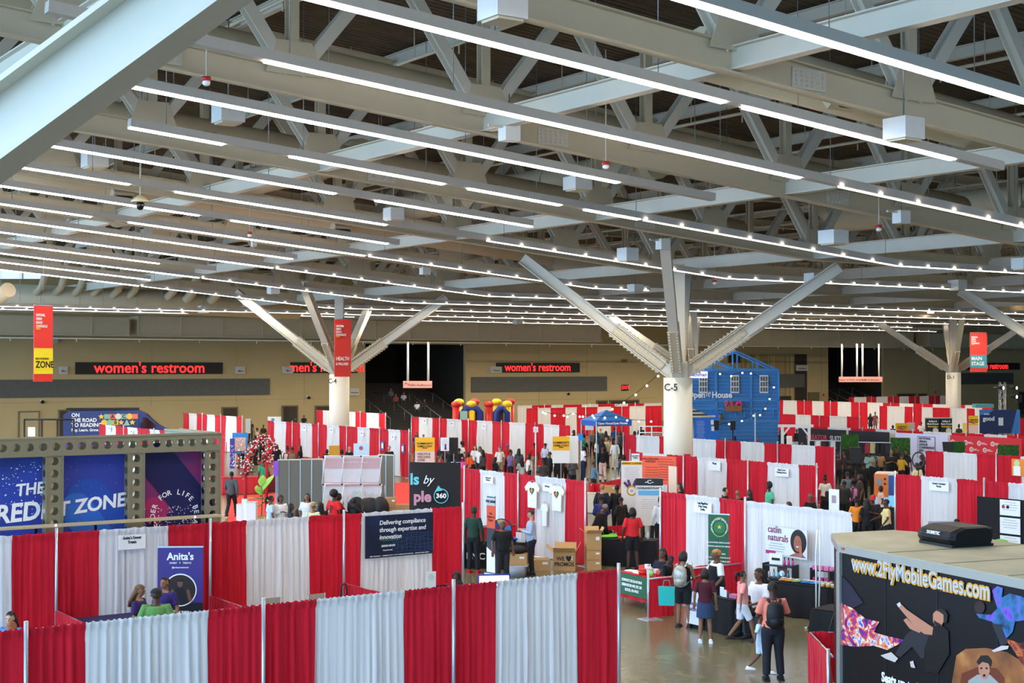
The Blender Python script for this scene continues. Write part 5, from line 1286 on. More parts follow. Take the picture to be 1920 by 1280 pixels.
def cbanner(sa, sb, m, label):
    t = thing('credit_banner', label, 'banner', org + A * ((sa + sb) / 2) + B * .12 + V(0, 0, 1.0), RA); w_ = sb - sa
    MB().box((0, 0, 1.45), (w_, .015, 2.9)).build('banner_cloth', m, t); return t, w_
t, w_ = cbanner(cs(-62), cs(83), BL, 'blue banner reading THE CREDIT, leftmost in the perforated truss')
pill(MB(), -.9, 1.2, .3, 0.3, .45, -.012).build('printed_capsule', LB, t); disc(.35, .75, .42, -.016).build('printed_circle', MAG, t); disc(.1, .7, .32, -.02).build('printed_circle', PNK, t)
dots(t, -.8, .8, 1.6, 2.8, 140, INKW, -.02, .016, 3)
xo = lambda px: cs(px, 3) - (cs(-62) + cs(83)) / 2
fit(tx(t, 'THE', .42, INKW, xo(58), 2.22, .95, .025, y=-.024, shear=.15, roty=-.06), .60); fit(tx(t, 'CREDI', .62, INKW, xo(24), 1.72, .95, .03, y=-.024, shear=.15, roty=-.06), 1.42)
t, w_ = cbanner(cs(114), cs(238), BL2, 'blue and violet banner reading T ZONE, middle of the truss')
pill(MB(), -.1, 1.9, .8, .8, .5, -.012).build('printed_capsule', mat('print_blue', '#1e49a4', .5), t); pill(MB(), -.35, 1.75, .5, .6, .35, -.016).build('printed_capsule', LB, t)
dots(t, -.8, .8, .3, 2.8, 120, mat('print_pale_blue', '#8aa4e0', .5), -.02, .009, 5)
fit(tx(t, 'T ZONE', .60, INKW, -.02, 1.82, 1.0, .03, y=-.024, shear=.15, roty=-.10), 1.5)
t, w_ = cbanner(cs(268), cs(385), BL3, 'magenta and navy banner with a ring of words, right of the truss')
pill(MB(), -.35, 2.7, .55, 1.6, .42, -.012).build('printed_capsule', NVY, t); disc(-.42, 1.62, .3, -.016).build('printed_circle', mat('print_crimson', '#a3205c', .5), t)
pill(MB(), -.5, 1.05, .4, 1.05, .5, -.010).build('printed_capsule', mat('print_deep_violet', '#1d1550', .5), t)
dots(t, -.8, .5, .75, 1.7, 240, INKW, -.02, .014, 8); disc(.1, 1.05, .11, -.022).build('printed_hand', mat('print_skin', '#c98a68', .6), t)
def arc_text(t, s, cx, cz, r, a0, a1, size, m, y):
    mb = MB()
    for i, ch in enumerate(s):
        if ch == ' ': continue
        a = a0 + (a1 - a0) * i / (len(s) - 1)
        cu = bpy.data.curves.new('t', 'FONT'); cu.body = ch; cu.size = size; cu.align_x = 'CENTER'; cu.offset = .02 * size; cu.resolution_u = 2
        o = bpy.data.objects.new('t', cu); C.objects.link(o); me = bpy.data.meshes.new_from_object(o); bpy.data.objects.remove(o)
        me.transform(Matrix.Translation((cx + r * math.cos(a), y, cz + r * math.sin(a))) @ Matrix.Rotation(-(a - PI / 2), 4, 'Y') @ Matrix.Rotation(PI / 2, 4, 'X'))
        mb.add([v.co[:] for v in me.vertices], [list(p.vertices) for p in me.polygons]); bpy.data.meshes.remove(me)
    return mb.build('ring_lettering', m, t)
arc_text(t, 'A LEADER FOR LIFE BE A LEGACY', .05, 1.5, .46, PI * 1.35, -PI * .6, .16, INKW, -.024)
t = thing('ledge', 'pale edged black ledge running along the top of the second drape wall', 'ledge', org + A * sL - B * .55, RA)
MB().box(((s3_ - sL) / 2, 0, 2.5), (s3_ - sL, .35, .04)).build('ledge_board', mat('ledge_tan', '#b9ab86', .5), t)
for i in range(5): MB().tube([(.3 + i * (s3_ - sL - .6) / 4, 0, 0), (.3 + i * (s3_ - sL - .6) / 4, 0, 2.48)], .03, 6).build('post', BLACK, t)
for px in (85, 342): MB().ball((cs(px, 2.5) - sL, -.19, 2.52), .02).build('lamp', mat('lamp_violet', '#c9a8ff', emit=8, var=0), t)

# ================= 2. van =================
VB = ramp_mat('van_blue', [(.3, '#232f66'), (.7, '#2c3a78')], 'noise', .3, .8); GLS = mat('dark_glass', '#10141a', .08, spec=.8, var=0)
vp = PZ(121, 800, 101); van = thing('van', 'dark blue high roofed van with ON THE ROAD TO READING lettering', 'van', (vp.x, vp.y, 0), RA * .35)
L = 7.4; prof = [(0, .45), (0, 2.45), (.35, 2.75), (5.0, 2.78), (5.5, 2.55), (6.4, 1.75), (7.1, 1.35), (7.4, .9), (7.4, .45)]
b = MB().prism(prof, -1, 1); b.build('van_body', VB, van)
MB().box((2.6, -.0, 2.86), (4.9, 1.4, .12)).build('roof_awning', BLACK, van)
MB().prism([(5.35, 1.5), (5.35, 2.3), (5.65, 2.25), (6.25, 1.72), (6.3, 1.5)], -1.02, -1.0).build('side_window', GLS, van)
MB().add([(5.62, -.9, 2.5), (6.42, -.9, 1.8), (6.42, .9, 1.8), (5.62, .9, 2.5)], [(0, 1, 2, 3)]).build('windscreen', GLS, van)
for x_ in (1.6, 6.2):
    for y_ in (-.95, .95): MB().tube([(x_, y_ - .12, .38), (x_, y_ + .12, .38)], .38, 20).build('wheel', BLACK, van)
MB().box((7.42, 0, .6), (.12, 1.9, .35)).build('bumper', BLACK, van); MB().box((7.2, -.95, 1.1), (.35, .12, .25)).build('headlight', GLS, van); MB().box((5.3, -1.15, 1.75), (.15, .25, .35)).build('mirror', BLACK, van)
MB().box((5.1, -1.01, 1.5), (.02, .015, 2)).build('door_seam', BLACK, van)
for s, z, sz in (('ON', 2.45, .36), ('THE ROAD', 2.1, .36), ('TO READING', 1.76, .36), ('Play. Learn. Grow.', 1.42, .26)): text(s, sz, INKW, van, (.55, -1.03, z), sx=.95, bold=.03, align='LEFT')
IC = [mat('icon_' + c, c, .5) for c in ('#e8c03a', '#7fb0a0', '#e0744a', '#d8d2c0', '#8fb89c', '#e8b84a')]
def icon(k, x, z, m):
    mb = MB(); r = .21
    if k == 0: mb.prism([(x + (r if i % 2 == 0 else r * .45) * math.sin(i * PI / 5), z + (r if i % 2 == 0 else r * .45) * math.cos(i * PI / 5)) for i in range(10)], -1.04, -1.01)
    elif k == 1: mb.box((x, -1.03, z), (.38, .02, .34))
    elif k == 2: return disc(x, z, r, -1.02).build('printed_icon', m, van)
    elif k == 3: mb.prism([(x - r, z - r), (x + r, z - r), (x, z + r)], -1.04, -1.01)
    mb.build('printed_icon', m, van)
for i, (k, c) in enumerate([(0, 0), (1, 1), (1, 2), (2, 3), (1, 4), (2, 5), (1, 2)]): icon(k, 2.55 + i * .38, 2.35, IC[c])
for i, (k, c) in enumerate([(2, 0), (2, 4), (1, 0), (0, 5), (3, 4), (0, 0)]): icon(k, 2.75 + i * .38, 1.93, IC[c])
for s, x in (('A', 3.31), ('C', 4.07)): text(s, .34, NVY, van, (x, -1.06, 2.35), bold=.03)
text('B', .34, NVY, van, (3.51, -1.06, 1.93), bold=.03)
# black gate frame, tall pole objects at the back left
t = thing('gate_frame', 'thin black rectangular frame standing before the left end of the van', 'frame', PZ(92, 800, 70) * 1, 0); t.location.z = 0
zt_ = HC - (786 - 688) / F * 70
m = MB()
for x_ in (-1.2, -.35, .4, 1.2): m.tube([(x_, 0, 0), (x_, 0, zt_)], .05, 6)
m.tube([(-1.22, 0, zt_), (1.22, 0, zt_)], .05, 6); m.build('frame_tubes', BLACK, t)
MB().box((-.85, 0, zt_ - .6), (.35, .03, .45)).build('notice', WHITE, t)
# kids craft tent tops behind the credit banners
t, a, b_ = board('gold coloured panel standing behind the grey partitions', 617, 636, 835, 856, 60, .3, mat('gold_board', '#c9962e', .5), 'standing_screen', 'screen board', stand=True)
t, a, b_ = board('yellow panel half hidden behind the perforated truss', 262, 300, 838, 860, 50, .2, mat('panel_yellow', '#d9a928', .6), 'standing_screen', 'screen board', stand=True)
t, a, b_ = board('purple booth backdrop behind the perforated truss posts', 120, 235, 833, 900, 45, .2, mat('backdrop_purple', '#6a3f8a', .6), 'backdrop', 'backdrop', stand=True)
# ================= 3. inflatable castle =================
IR, IY, IB = mat('vinyl_red', '#cf2f28', .35), mat('vinyl_yellow', '#edc21e', .35), mat('vinyl_blue', '#28357f', .35)
p = PZ(910, 800, 100); t = thing('inflatable_castle', 'inflatable play castle with red, yellow and blue tubes', 'inflatable', (p.x, p.y, 0), .1)
W_ = 3.9
for x_, m_ in ((-W_ / 2 - .15, IR), (-W_ / 2 + .9, IY), (0.15, IR), (W_ / 2 - .55, IY)): MB().tube([(x_, -1.2, 0), (x_, -1.2, 3.1)], .26, 16).ball((x_, -1.2, 3.25), (.36, .4, .25), 0, 14, 8).build('column_tube', m_, t)
for x_, m_ in ((-W_ / 2 + .2, IY), (-W_ / 2 + 1.3, IR), (.9, IY), (W_ / 2 - .1, IR)): MB().tube([(x_, 1.2, 0), (x_, 1.2, 3.1)], .26, 16).ball((x_, 1.2, 3.35), (.36, .4, .25), 0, 14, 8).build('column_tube', m_, t)
for x0, x1 in ((-W_ / 2 - .05, -.2), (.3, W_ / 2 - .3)):
    MB().tube([(x0 + .35, -1.25, 0), (x0 + .35, -1.25, 2.7), (x0 + .6, -1.25, 2.98), (x1 - .5, -1.25, 2.98), (x1 - .25, -1.25, 2.7), (x1 - .25, -1.25, 0)], .24, 12).build('arch_tube', IB, t)
    MB().box(((x0 + x1) / 2, -1.1, 1.7), (x1 - x0 - .9, .03, 2.4)).build('netting', mat('netting_dark', '#3c342c', .8, alpha=.85), t)
MB().box((0, 0, .25), (W_ + .4, 3, .5)).build('base', IB, t); MB().box((-W_ / 2 + .35, -1.5, 2.5), (.5, .02, .6)).build('notice', mat('notice_teal', '#9fc0b4'), t)
# ================= 4. blue house =================
HB = ramp_mat('house_blue', [(.3, '#2468a4'), (.7, '#2f7abb')], 'noise', .5, 1.2); HB2 = mat('house_blue_trim', '#3a84c4', .45)
p = PZ(1376, 800, 85); W_ = 5.2; t = thing('model_house', 'two storey blue clapboard model house reading Open The House', 'house', (p.x, p.y, 0), -.06)
MB().box((0, 1.5, 2.8), (W_, 3, 5.6)).build('house_walls', HB, t)
m = MB()
for i in range(26):
    z = .1 + i * .215; m.box((0, -.04, z), (W_, .05, .02)).box((W_ / 2 + .03, 1.5, z), (.05, 3, .02))
m.build('siding_edges', mat('siding_edge_highlight', '#6aa0c4', .5), t)  # highlight along the board gaps, put into the paler edge colour
for x_ in (-W_ / 2, -1.05, 1.0, W_ / 2): MB().box((x_, -.06, 4.1), (.14, .1, 3.0)).build('corner_trim', HB2, t)
for z in (2.6, 3.35, 3.85, 5.6): MB().box((0, -.06, z), (W_ + .1, .1, .12)).build('belt_trim', HB2, t)
for x_ in (-2.2, -1.4, -.6, .1, .6, 1.6, 2.3): MB().box((x_, -.05, 3.1), (.08, .09, .5)).build('panel_post', HB2, t)
for x_ in (-1.8, 0.05, 1.75):
    w2 = MB().box((x_, -.1, 4.8), (.5, .08, 1.05)).build('window_frame', WHITE, t)
    for i in range(3):
        for j in range(3): MB().box((x_ - .15 + i * .15, -.15, 4.48 + j * .32), (.11, .02, .26)).build('window_pane', mat('pane_dark', '#5a5040', .3), w2)
RF = MB(); h0_ = 5.62
for y_ in (0, 2.9):
    for a_, b2 in (((-W_ / 2, h0_), (0.2, h0_ + 1.1)), ((0.2, h0_ + 1.1), (W_ / 2, h0_)), ((-W_ / 2, h0_ + .05), (W_ / 2, h0_ + .05)), ((.2, h0_), (.2, h0_ + 1.1)), ((-1.2, h0_), (-1.2, h0_ + .6)), ((1.4, h0_), (1.4, h0_ + .6)), ((-1.2, h0_ + .6), (.2, h0_))): RF.beam((a_[0], y_, a_[1]), (b2[0], y_, b2[1]), .09, .09)
RF.beam((.2, 0, h0_ + 1.1), (.2, 2.9, h0_ + 1.1), .09, .09); RF.build('roof_frame', HB2, t)
text('Open', .5, INKW, t, (-2.72, -.13, 4.15), sx=.9, bold=.03, align='LEFT'); text('The', .62, INKW, t, (-1.72, -.13, 4.25), sx=.7, shear=.3); text('House', .5, INKW, t, (-1.3, -.13, 4.15), sx=.9, bold=.03, align='LEFT')
sg = MB().box((-2.1, -.2, 5.35), (1.1, .06, .38)).build('lit_sign', mat('sign_glow', '#dcd8ff', emit=1.6, var=0), t); text('Pathman', .3, mat('sign_violet', '#2a1a8a'), sg, (-2.1, -.25, 5.35), bold=.03)
FB = mat('planter_wood', '#9a6234', .7, var=.15)
for x_, z_, fc, lab in ((-.05, 3.2, '#e0447a', 'wooden window box of pink flowers on the blue house'), (-1.3, 2.55, '#e6cf60', 'wooden window box of yellow flowers on the blue house, lower')):
    q = thing('flower_box', lab, 'planter', t.matrix_basis @ V(x_, -.35, z_), -.06)
    MB().prism([(-.5, .35), (.5, .35), (.45, 0), (-.45, 0)], -.15, .15).build('box', FB, q)
    r = random.Random(int(z_ * 10)); m = MB(); g = MB()
    for _ in range(46): m.ball((r.uniform(-.48, .48), r.uniform(-.18, .15), r.uniform(.34, .58)), .06, 0, 6, 4)
    for _ in range(24): g.ball((r.uniform(-.48, .48), r.uniform(-.15, .12), r.uniform(.33, .6)), .05, 0, 6, 4)
    o = m.build('blossoms', mat('petal_' + fc[1:], fc, .7), q); o['kind'] = 'stuff'; o = g.build('foliage', mat('leaf_green', '#3a7a3a', .7), q); o['kind'] = 'stuff'
t2, a, b_ = board('bright blue information wall in front of the blue house', 1299, 1348, 771, 830, 80, 0, mat('info_blue', '#1f6cc8', .5), 'information_wall', 'wall panel', th=.1, stand=True)
lines(t2, -.3, b_ - .55, .5, 12, .09, INKW, -.06); text('Open House', .2, INKW, t2, (0, -.07, b_ - .25), bold=.02)
for x_, z_ in ((.35, b_ - .6), (.38, b_ - .95)): MB().box((x_, -.06, z_), (.16, .02, .26)).build('framed_icon', INKW, t2)
p = PZ(1300, 770, 76); t = thing('striped_umbrella', 'black and white striped umbrella beside the C-5 column', 'umbrella', (p.x, p.y, 0))
zc_ = 5.8 - (766 - 688) / F * 76; m = MB(); n = 16
for i in range(n):
    a0, a1 = 2 * PI * i / n, 2 * PI * (i + 1) / n
    for k in range(5): m.add([(math.cos(a) * 1.05 * q / 5, math.sin(a) * 1.05 * q / 5, zc_ - .42 * q / 5) for a, q in ((a0, k), (a1, k), (a1, k + 1), (a0, k + 1))], [(0, 1, 2, 3)], k % 2)
m.build('canopy', [mat('canvas_cream', '#cfcab8', .8), mat('canvas_black', '#2b2926', .8)], t); MB().tube([(0, 0, 0), (0, 0, zc_ + .1)], .03, 8).build('pole', GREY, t)
# railing, gazebo
t = thing('white_railing', 'white railing platform left of the C-5 column', 'railing', (PZ(1222, 815, 70).x, 70, 0))
m = MB(); zr = 5.8 - (799 - 688) / F * 70
for z in (zr, zr - .3): m.tube([(-.6, 0, z), (.55, 0, z)], .03, 6)
for x_ in (-.6, 0, .55): m.tube([(x_, 0, 0), (x_, 0, zr)], .03, 6)
m.build('rails', WHITE, t)
p = PZ(1492, 830, 78); t = thing('white_gazebo', 'white timber gazebo frame right of the blue house', 'gazebo', (p.x, p.y, 0)); zg = 5.8 - (798 - 688) / F * 78
for x_ in (-.72, .72):
    MB().box((x_, 0, zg / 2), (.14, .14, zg)).build('post', WHITE, t); MB().beam((x_, 0, zg - .55), (x_ * .45, 0, zg - .05), .08, .08).build('brace', WHITE, t)
MB().box((0, 0, zg), (1.9, .16, .14)).build('top_beam', WHITE, t)
# ================= 5. blue canopy tent =================
p = PZ(1137, 820, 74); t = thing('canopy_tent', 'blue pop-up canopy tent over the crowd', 'tent', (p.x, p.y, 0), .35); hb = 5.8 - (797 - 688) / F * 74; W_ = 1.0
ht_ = 5.8 - (768 - 688) / F * 74; TB = mat('canopy_blue', '#2e7ac8', .6); m = MB(); cr = [(-W_, -W_, hb + .28), (W_, -W_, hb + .28), (W_, W_, hb + .28), (-W_, W_, hb + .28)]
m.add(cr + [(0, 0, ht_)], [(0, 1, 4), (1, 2, 4), (2, 3, 4), (3, 0, 4)]); 
for i in range(4):
    a, b2 = cr[i], cr[(i + 1) % 4]; m.add([a, b2, (b2[0], b2[1], hb), (a[0], a[1], hb)], [(0, 1, 2, 3)], 1)
m.build('canopy', [TB, mat('canopy_valance', '#1f57a6', .6)], t)
for x_, y_ in ((-W_, -W_), (W_, -W_), (W_, W_), (-W_, W_)): MB().tube([(x_ * .98, y_ * .98, 0), (x_ * .98, y_ * .98, hb + .25)], .03, 6).build('leg', mat('leg_pale', '#b9d4d8'), t)
for x_ in (-.5, .3): text('Open House', .16, INKW, t, (x_, -W_ - .02, hb + .14), bold=.03)
# string lights: around tent and house
BULB = mat('bulb_glow', '#fff1df', emit=8, var=0); blm = MB().ball((0, 0, 0), .05, 0, 8, 6).mesh('light_bulb', BULB)
for lab, pts, Z in (('string of round bulbs over the blue canopy tent', [(1018, 773), (1023, 775), (1040, 779), (1057, 779), (1064, 781), (1075, 775), (1087, 781), (1093, 781), (1111, 779), (1114, 783), (1134, 783), (1155, 782), (1176, 788), (1198, 790), (1221, 790)], 73),
                    ('string of round bulbs falling from the C-5 column to the drapes', [(1234, 705), (1213, 723), (1192, 740), (1170, 755), (1148, 767)], 66),
                    ('string of round bulbs across the front of the blue house', [(1350, 701), (1371, 705), (1392, 699), (1408, 700), (1451, 726), (1443, 748), (1435, 766), (1425, 778), (1413, 779), (1391, 789), (1367, 795), (1343, 799), (1317, 800)], 80)):
    qs = [PZ(x, y, Z) for x, y in pts]; t = thing('string_lights', lab, 'string lights', qs[0])
    MB().tube([q - qs[0] + V(0, 0, .07) for q in qs], .012, 4).build('cable', BLACK, t)
    for q in qs: place(blm, 'light_bulb', t, q - qs[0])
t = thing('support_pole', 'thin pale pole standing before the blue siding', 'pole', (PZ(1416, 820, 79).x, 79, 0)); MB().tube([(0, 0, 0), (0, 0, 5.8 - (774 - 688) / F * 79)], .035, 6).build('pole', mat('leg_pale'), t)
# ================= 6. loudspeakers, light tower =================
def speaker(x, y0, y1, Z, label, wpx, stand=True, rot=0):
    p = PZ(x, y1, Z); zb = p.z; zt2 = 5.8 - (y0 - 688) / F * Z; w_ = wpx / F * Z
    t = thing('loudspeaker', label, 'loudspeaker', (p.x, p.y, 0), rot); h_ = zt2 - zb
    MB().prism([(-w_ / 2, zb + h_), (w_ / 2, zb + h_), (w_ * .4, zb), (-w_ * .4, zb)], -w_ * .4, w_ * .4).build('cabinet', BLACK, t)
    MB().box((0, -w_ * .41, zb + h_ / 2), (w_ * .75, .02, h_ * .86)).build('grille', mat('grille_black', '#222225', .7), t)
    if stand:
        MB().tube([(0, 0, .1), (0, 0, zb)], .03, 6).build('pole', BLACK, t)
        for k in range(3): a = k * 2.1; MB().tube([(math.cos(a) * .5, math.sin(a) * .5, .02), (0, 0, .7)], .02, 6).build('leg', BLACK, t)
speaker(1343, 788, 806, 80, 'black loudspeaker on stand before the blue information wall', 10); speaker(1374, 789, 806, 80, 'black loudspeaker on stand before the blue siding', 10)
speaker(1910, 740, 754, 100, 'black loudspeaker on stand right of the lighting tower', 11)
speaker(1604, 838, 868, 60, 'big black loudspeaker in the middle of the right crowd', 20)
speaker(1778, 828, 848, 62, 'black loudspeaker between the conference backdrop and small hedge', 18)
p = PZ(1880, 800, 98); t = thing('lighting_tower', 'metal lattice lighting tower with black spotlights', 'light tower', (p.x, p.y, 0)); zt_ = 5.8 - (716 - 688) / F * 98
m = MB(); q = .17
for x_ in (-q, q):
    for y_ in (-q, q): m.tube([(x_, y_, 0), (x_, y_, zt_)], .03, 6)
n = 12
for i in range(n):
    z0, z1 = zt_ * i / n, zt_ * (i + 1) / n
    for a, b2 in (((-q, -q), (q, -q)), ((q, -q), (q, q)), ((q, q), (-q, q)), ((-q, q), (-q, -q))): m.tube([(a[0], a[1], z0), (b2[0], b2[1], z1)], .018, 5)
m.build('lattice_mast', CHROME, t)
for x_, z_ in ((-.4, zt_ - .35), (.5, zt_ - .35), (.5, zt_ - .95)):
    o = MB().tube([(x_, -.05, z_), (x_ + .35, -.3, z_ - .05)], .11, 12).build('spotlight', BLACK, t); MB().tube([(x_ + .36, -.31, z_ - .05), (x_ + .37, -.32, z_ - .05)], .1, 12).build('spotlight_lens', mat('spot_glow', '#ffffff', emit=12, var=0), o)
MB().tube([(-.6, 0, zt_ - .35), (.6, 0, zt_ - .35)], .03, 6).tube([(0, 0, zt_ - .95), (.6, 0, zt_ - .95)], .03, 6).build('cross_bar', GREY, t)
# ================= 7. signs on stands across the hall =================
YF = mat('sign_golden', '#f2b41c', .5); PK = mat('sign_blush', '#e9c3b6', .6); MGN = mat('print_plum', '#a0205c', .5)
def family(px0, px1, y0, ym, y1, Z, rot, label, lower, low_txt=None):
    t, w_, h_ = board(label, px0, px1, y0, y1, Z, rot, lower, 'community_sign', 'sign', stand=True)
    hy = h_ * (ym - y0) / (y1 - y0); MB().box((0, -.022, h_ - hy / 2), (w_, .014, hy)).build('golden_header', YF, t)
    tx(t, 'COMMUNITY', hy * .2, INK, 0, h_ - hy * .45, 1, .03, y=-.034); tx(t, 'FAMILY DAY', hy * .2, INK, 0, h_ - hy * .66, 1, .03, y=-.034); MB().box((0, -.032, h_ - hy * .78), (w_ * .25, .006, hy * .08)).build('printed_tab', MGN, t)
    if low_txt: tx(t, low_txt, (h_ - hy) * .2, INK, -w_ * .38, (h_ - hy) * .6, .9, .01, 'LEFT', y=-.02)
family(778, 815, 820, 845, 874, 60, .0, 'golden and blush standing sign reading COMMUNITY FAMILY DAY, HEALTH & WELLNESS ZONE', PK, 'HEALTH &\nWELLNESS\nZONE')
family(1036, 1068, 818, 844, 868, 61, .12, 'golden community family day sign on white panel, centre, before the striped wall', WHITE)
t, a, b_ = board('plain white panel right behind the centre golden sign', 1062, 1084, 817, 868, 61.5, 0, WHITE, 'white_screen', 'screen board', th=.1)
family(1679, 1704, 793, 808, 826, 88, 0, 'golden community family day sign, right, left of the person in white', WHITE); board('blank cream panel right of the right golden sign', 1702, 1715, 792, 812, 88.5, 0, mat('panel_cream', '#d9d2c0'), 'white_screen', 'screen board', stand=True)
family(1816, 1834, 779, 797, 812, 84, .1, 'tall golden community family day sign left of the dark blue booth', PK)
t, a, b_ = board('small yellow sheet sign beside the tall golden sign', 1805, 1813, 793, 812, 84, 0, mat('sheet_yellow', '#e8d070'), 'sheet_sign', 'sign', stand=True)
t, a, b_ = board('white display board with purple figures next to the tall black panel', 826, 842, 820, 845, 64, 0, WHITE, 'display_board', 'sign', stand=True); lines(t, 0, b_ * .8, a * .7, 4, .07, mat('print_grey', '#8a8a8e'))
MB().prism([(-.02, .05), (.08, .05), (.06, .3), (0, .3)], -.03, -.02).build('printed_figure', mat('print_purple', '#5a2a7a'), t)
board('tall plain black panel in the crowd', 842, 859, 820, 850, 64.5, 0, BLACK, 'black_screen', 'screen board', th=.1, stand=True)
t, a, b_ = board('white poster with pale disc above the far striped wall', 502, 527, 781, 793, 95, 0, mat('poster_pale', '#dcdad4'), 'poster_stand', 'poster', stand=True); disc(-.1, b_ * .5, .12, -.02).build('printed_disc', TEAL, t)
t, a, b_ = board('pale blue poster with round emblem behind the grey partitions', 663, 691, 831, 856, 62, 0, mat('poster_blue', '#bcd6ea'), 'poster_stand', 'poster', stand=True); disc(0, b_ * .65, .09, -.02).build('printed_disc', mat('print_rust', '#b05a4a'), t)
t, a, b_ = board('blue poster stand with photo prints behind the flower arch', 436, 464, 811, 850, 72, .1, mat('poster_azure', '#2f86cc'), 'poster_stand', 'poster', stand=True)
MB().box((0, -.02, b_ * .45), (a * .75, .01, b_ * .65)).build('photo_print', ramp_mat('photo_mix', [(.3, '#ece6e2'), (.5, '#c8a090'), (.7, '#e8e8ee')], 'noise', .6, 9), t)
t, a, b_ = board('feather flag in violet with white print', 431, 440, 822, 878, 64, 0, mat('flag_violet', '#3d2f80'), 'feather_flag', 'flag', stand=True); dots(t, -a / 2, a / 2, .1, b_ * .8, 60, INKW, -.02, .02, 9)
t, a, b_ = board('small grey and white info column by the drape end, far left', 461, 470, 785, 812, 90, 0, mat('column_grey', '#b8b4a8'), 'info_column', 'column', th=.25)
t, a, b_ = board('white easel poster behind the crowd under the blue tent', 1097, 1113, 787, 806, 76, 0, WHITE, 'poster_stand', 'poster', stand=True)
t, a, b_ = board('small blue screen on a post left of the tent crowd', 1083, 1093, 813, 826, 66, 0, mat('screen_blue', '#2f6ab8', emit=.4), 'screen_sign', 'screen', stand=True)
t, a, b_ = board('little white sign on tall pole before the striped wall', 1000, 1009, 800, 810, 68, 0, WHITE, 'pole_sign', 'sign'); MB().tube([(0, .03, -4), (0, .03, b_)], .02, 6).build('pole', WHITE, t); t.location.z = t.location.z
lines(t, 0, b_ * .75, a * .7, 3, .06, INK)
t, a, b_ = board('white name card on a pole left of the orange poster', 1184, 1199, 850, 865, 54, RB * 0, WHITE, 'pole_sign', 'sign'); tx(t, 'Spreadshirt\nGallery', .07, INK, 0, b_ * .6, .9, .02)
t, a, b_ = board('small white sheet sign by the gazebo', 1475, 1485, 817, 834, 70, 0, WHITE, 'sheet_sign', 'sign', stand=True); lines(t, 0, b_ * .8, a * .7, 4, .08, mat('print_pinkish', '#c06a7a'))
# black displays
for x0, x1, lab in ((1736, 1760, 'left'), (1761, 1783, 'right')):
    t, a, b_ = board('black display panel reading Brilliant & Black-Owned, %s of the pair' % lab, x0, x1, 784, 822, 88, -.15 if lab == 'left' else .0, mat('display_black', '#1b1714', .5), 'display_stand', 'display', th=.5, stand=True)
    for k, (s, c) in enumerate((('Brilliant &', INKW), ('Black-Owned', INKW), ('Marketplace', INKY))): tx(t, s, .15, c, 0, b_ * .86 - k * .16, .8, .03, y=-.27)
    disc(a * .2, b_ * .4, .17, -.262).build('printed_seal', mat('print_cream', '#e6dcc8'), t); MB().box((0, 0, b_ + .02), (a + .04, .54, .05)).build('top_cap', mat('cap_beige', '#b9ad98'), t)
# dark blue booth and white counter
t, a, b_ = board('dark blue booth backdrop reading good, right', 1837, 1912, 768, 812, 92, 0, mat('backdrop_navy', '#1c2e5c', .5), 'booth_backdrop', 'backdrop', th=.1, stand=True)
tx(t, 'good', .38, INKW, -a * .28, b_ * .62, .95, .03, y=-.06); tx(t, 'feeling', .14, INKW, -a * .33, b_ * .82, 1, .02, y=-.06)
MB().prism([(a * .28, 0), (a * .5, 0), (a * .5, b_), (a * .42, b_)], -.062, -.052).build('printed_wave', mat('print_light_blue', '#3f7ec0'), t); MB().prism([(-a * .5, b_), (-a * .15, b_), (-a * .3, b_ * .82), (-a * .5, b_ * .78)], -.062, -.052).build('printed_wave', mat('print_light_blue'), t); MB().box((a * .02, -.07, b_ * .5), (.3, .02, .5)).build('photo_print', WHITE, t)
p = PZ(1862, 810, 84); t = thing('white_counter', 'long white marble counter before the dark blue booth', 'counter', (p.x, p.y, 0), RB * .25)
MB().box((0, 0, 1.0), (2.6, .7, .06)).build('counter_top', WHITE, t); MB().box((0, 0, .5), (2.5, .6, .97)).build('counter_body', ramp_mat('marble', [(.45, '#b9b6b2'), (.55, '#ecebe8')], 'noise', .3, 3, dist=2), t)
t, a, b_ = board('teal topped crates behind the striped wall near the D-1 column', 1826, 1860, 757, 764, 104, 0, mat('crate_teal', '#5a9aa4'), 'crate', 'crate', th=.8)
# ================= 8. merchandise area: creator backdrop, hedges, backdrops =================
def back(lab, x0, x1, m, nm='shop_backdrop'):
    _, so, p0, d = T18; s0, s1 = so(x0), so(x1); c = p0 + d * ((s0 + s1) / 2) + Vector((d.y, -d.x, 0)) * .9; t = thing(nm, lab, 'backdrop', (c.x, c.y, 0), RB); a = abs(s1 - s0) * .97
    MB().box((0, 0, 1.2), (a, .06, 2.38)).build('board', m, t)
    for s in (-1, 1): MB().box((s * a * .45, .1, .02), (.08, .5, .04)).build('foot', BLACK, t)
    return t, a, 2.4
t, a, b_ = back('black backdrop lettered CREATOR SUITE over a rack', 1517, 1609, mat('backdrop_charcoal', '#1c1b20', .7))
fit(tx(t, 'CREATOR', .34, mat('print_dull_red', '#c8384a'), -a * .10, b_ * .80, .95, .02, y=-.05), a * .45); fit(tx(t, 'SUITE', .3, mat('print_silver', '#c9c9cf'), a * .31, b_ * .79, .9, .01, y=-.05), a * .25)
t, a, b_ = back('black backdrop behind the clothes rack between two hedges', 1612, 1690, mat('backdrop_charcoal'))
tx(t, 'ULY', .3, INKW, 0, b_ * .25, 1, .03, y=-.05)
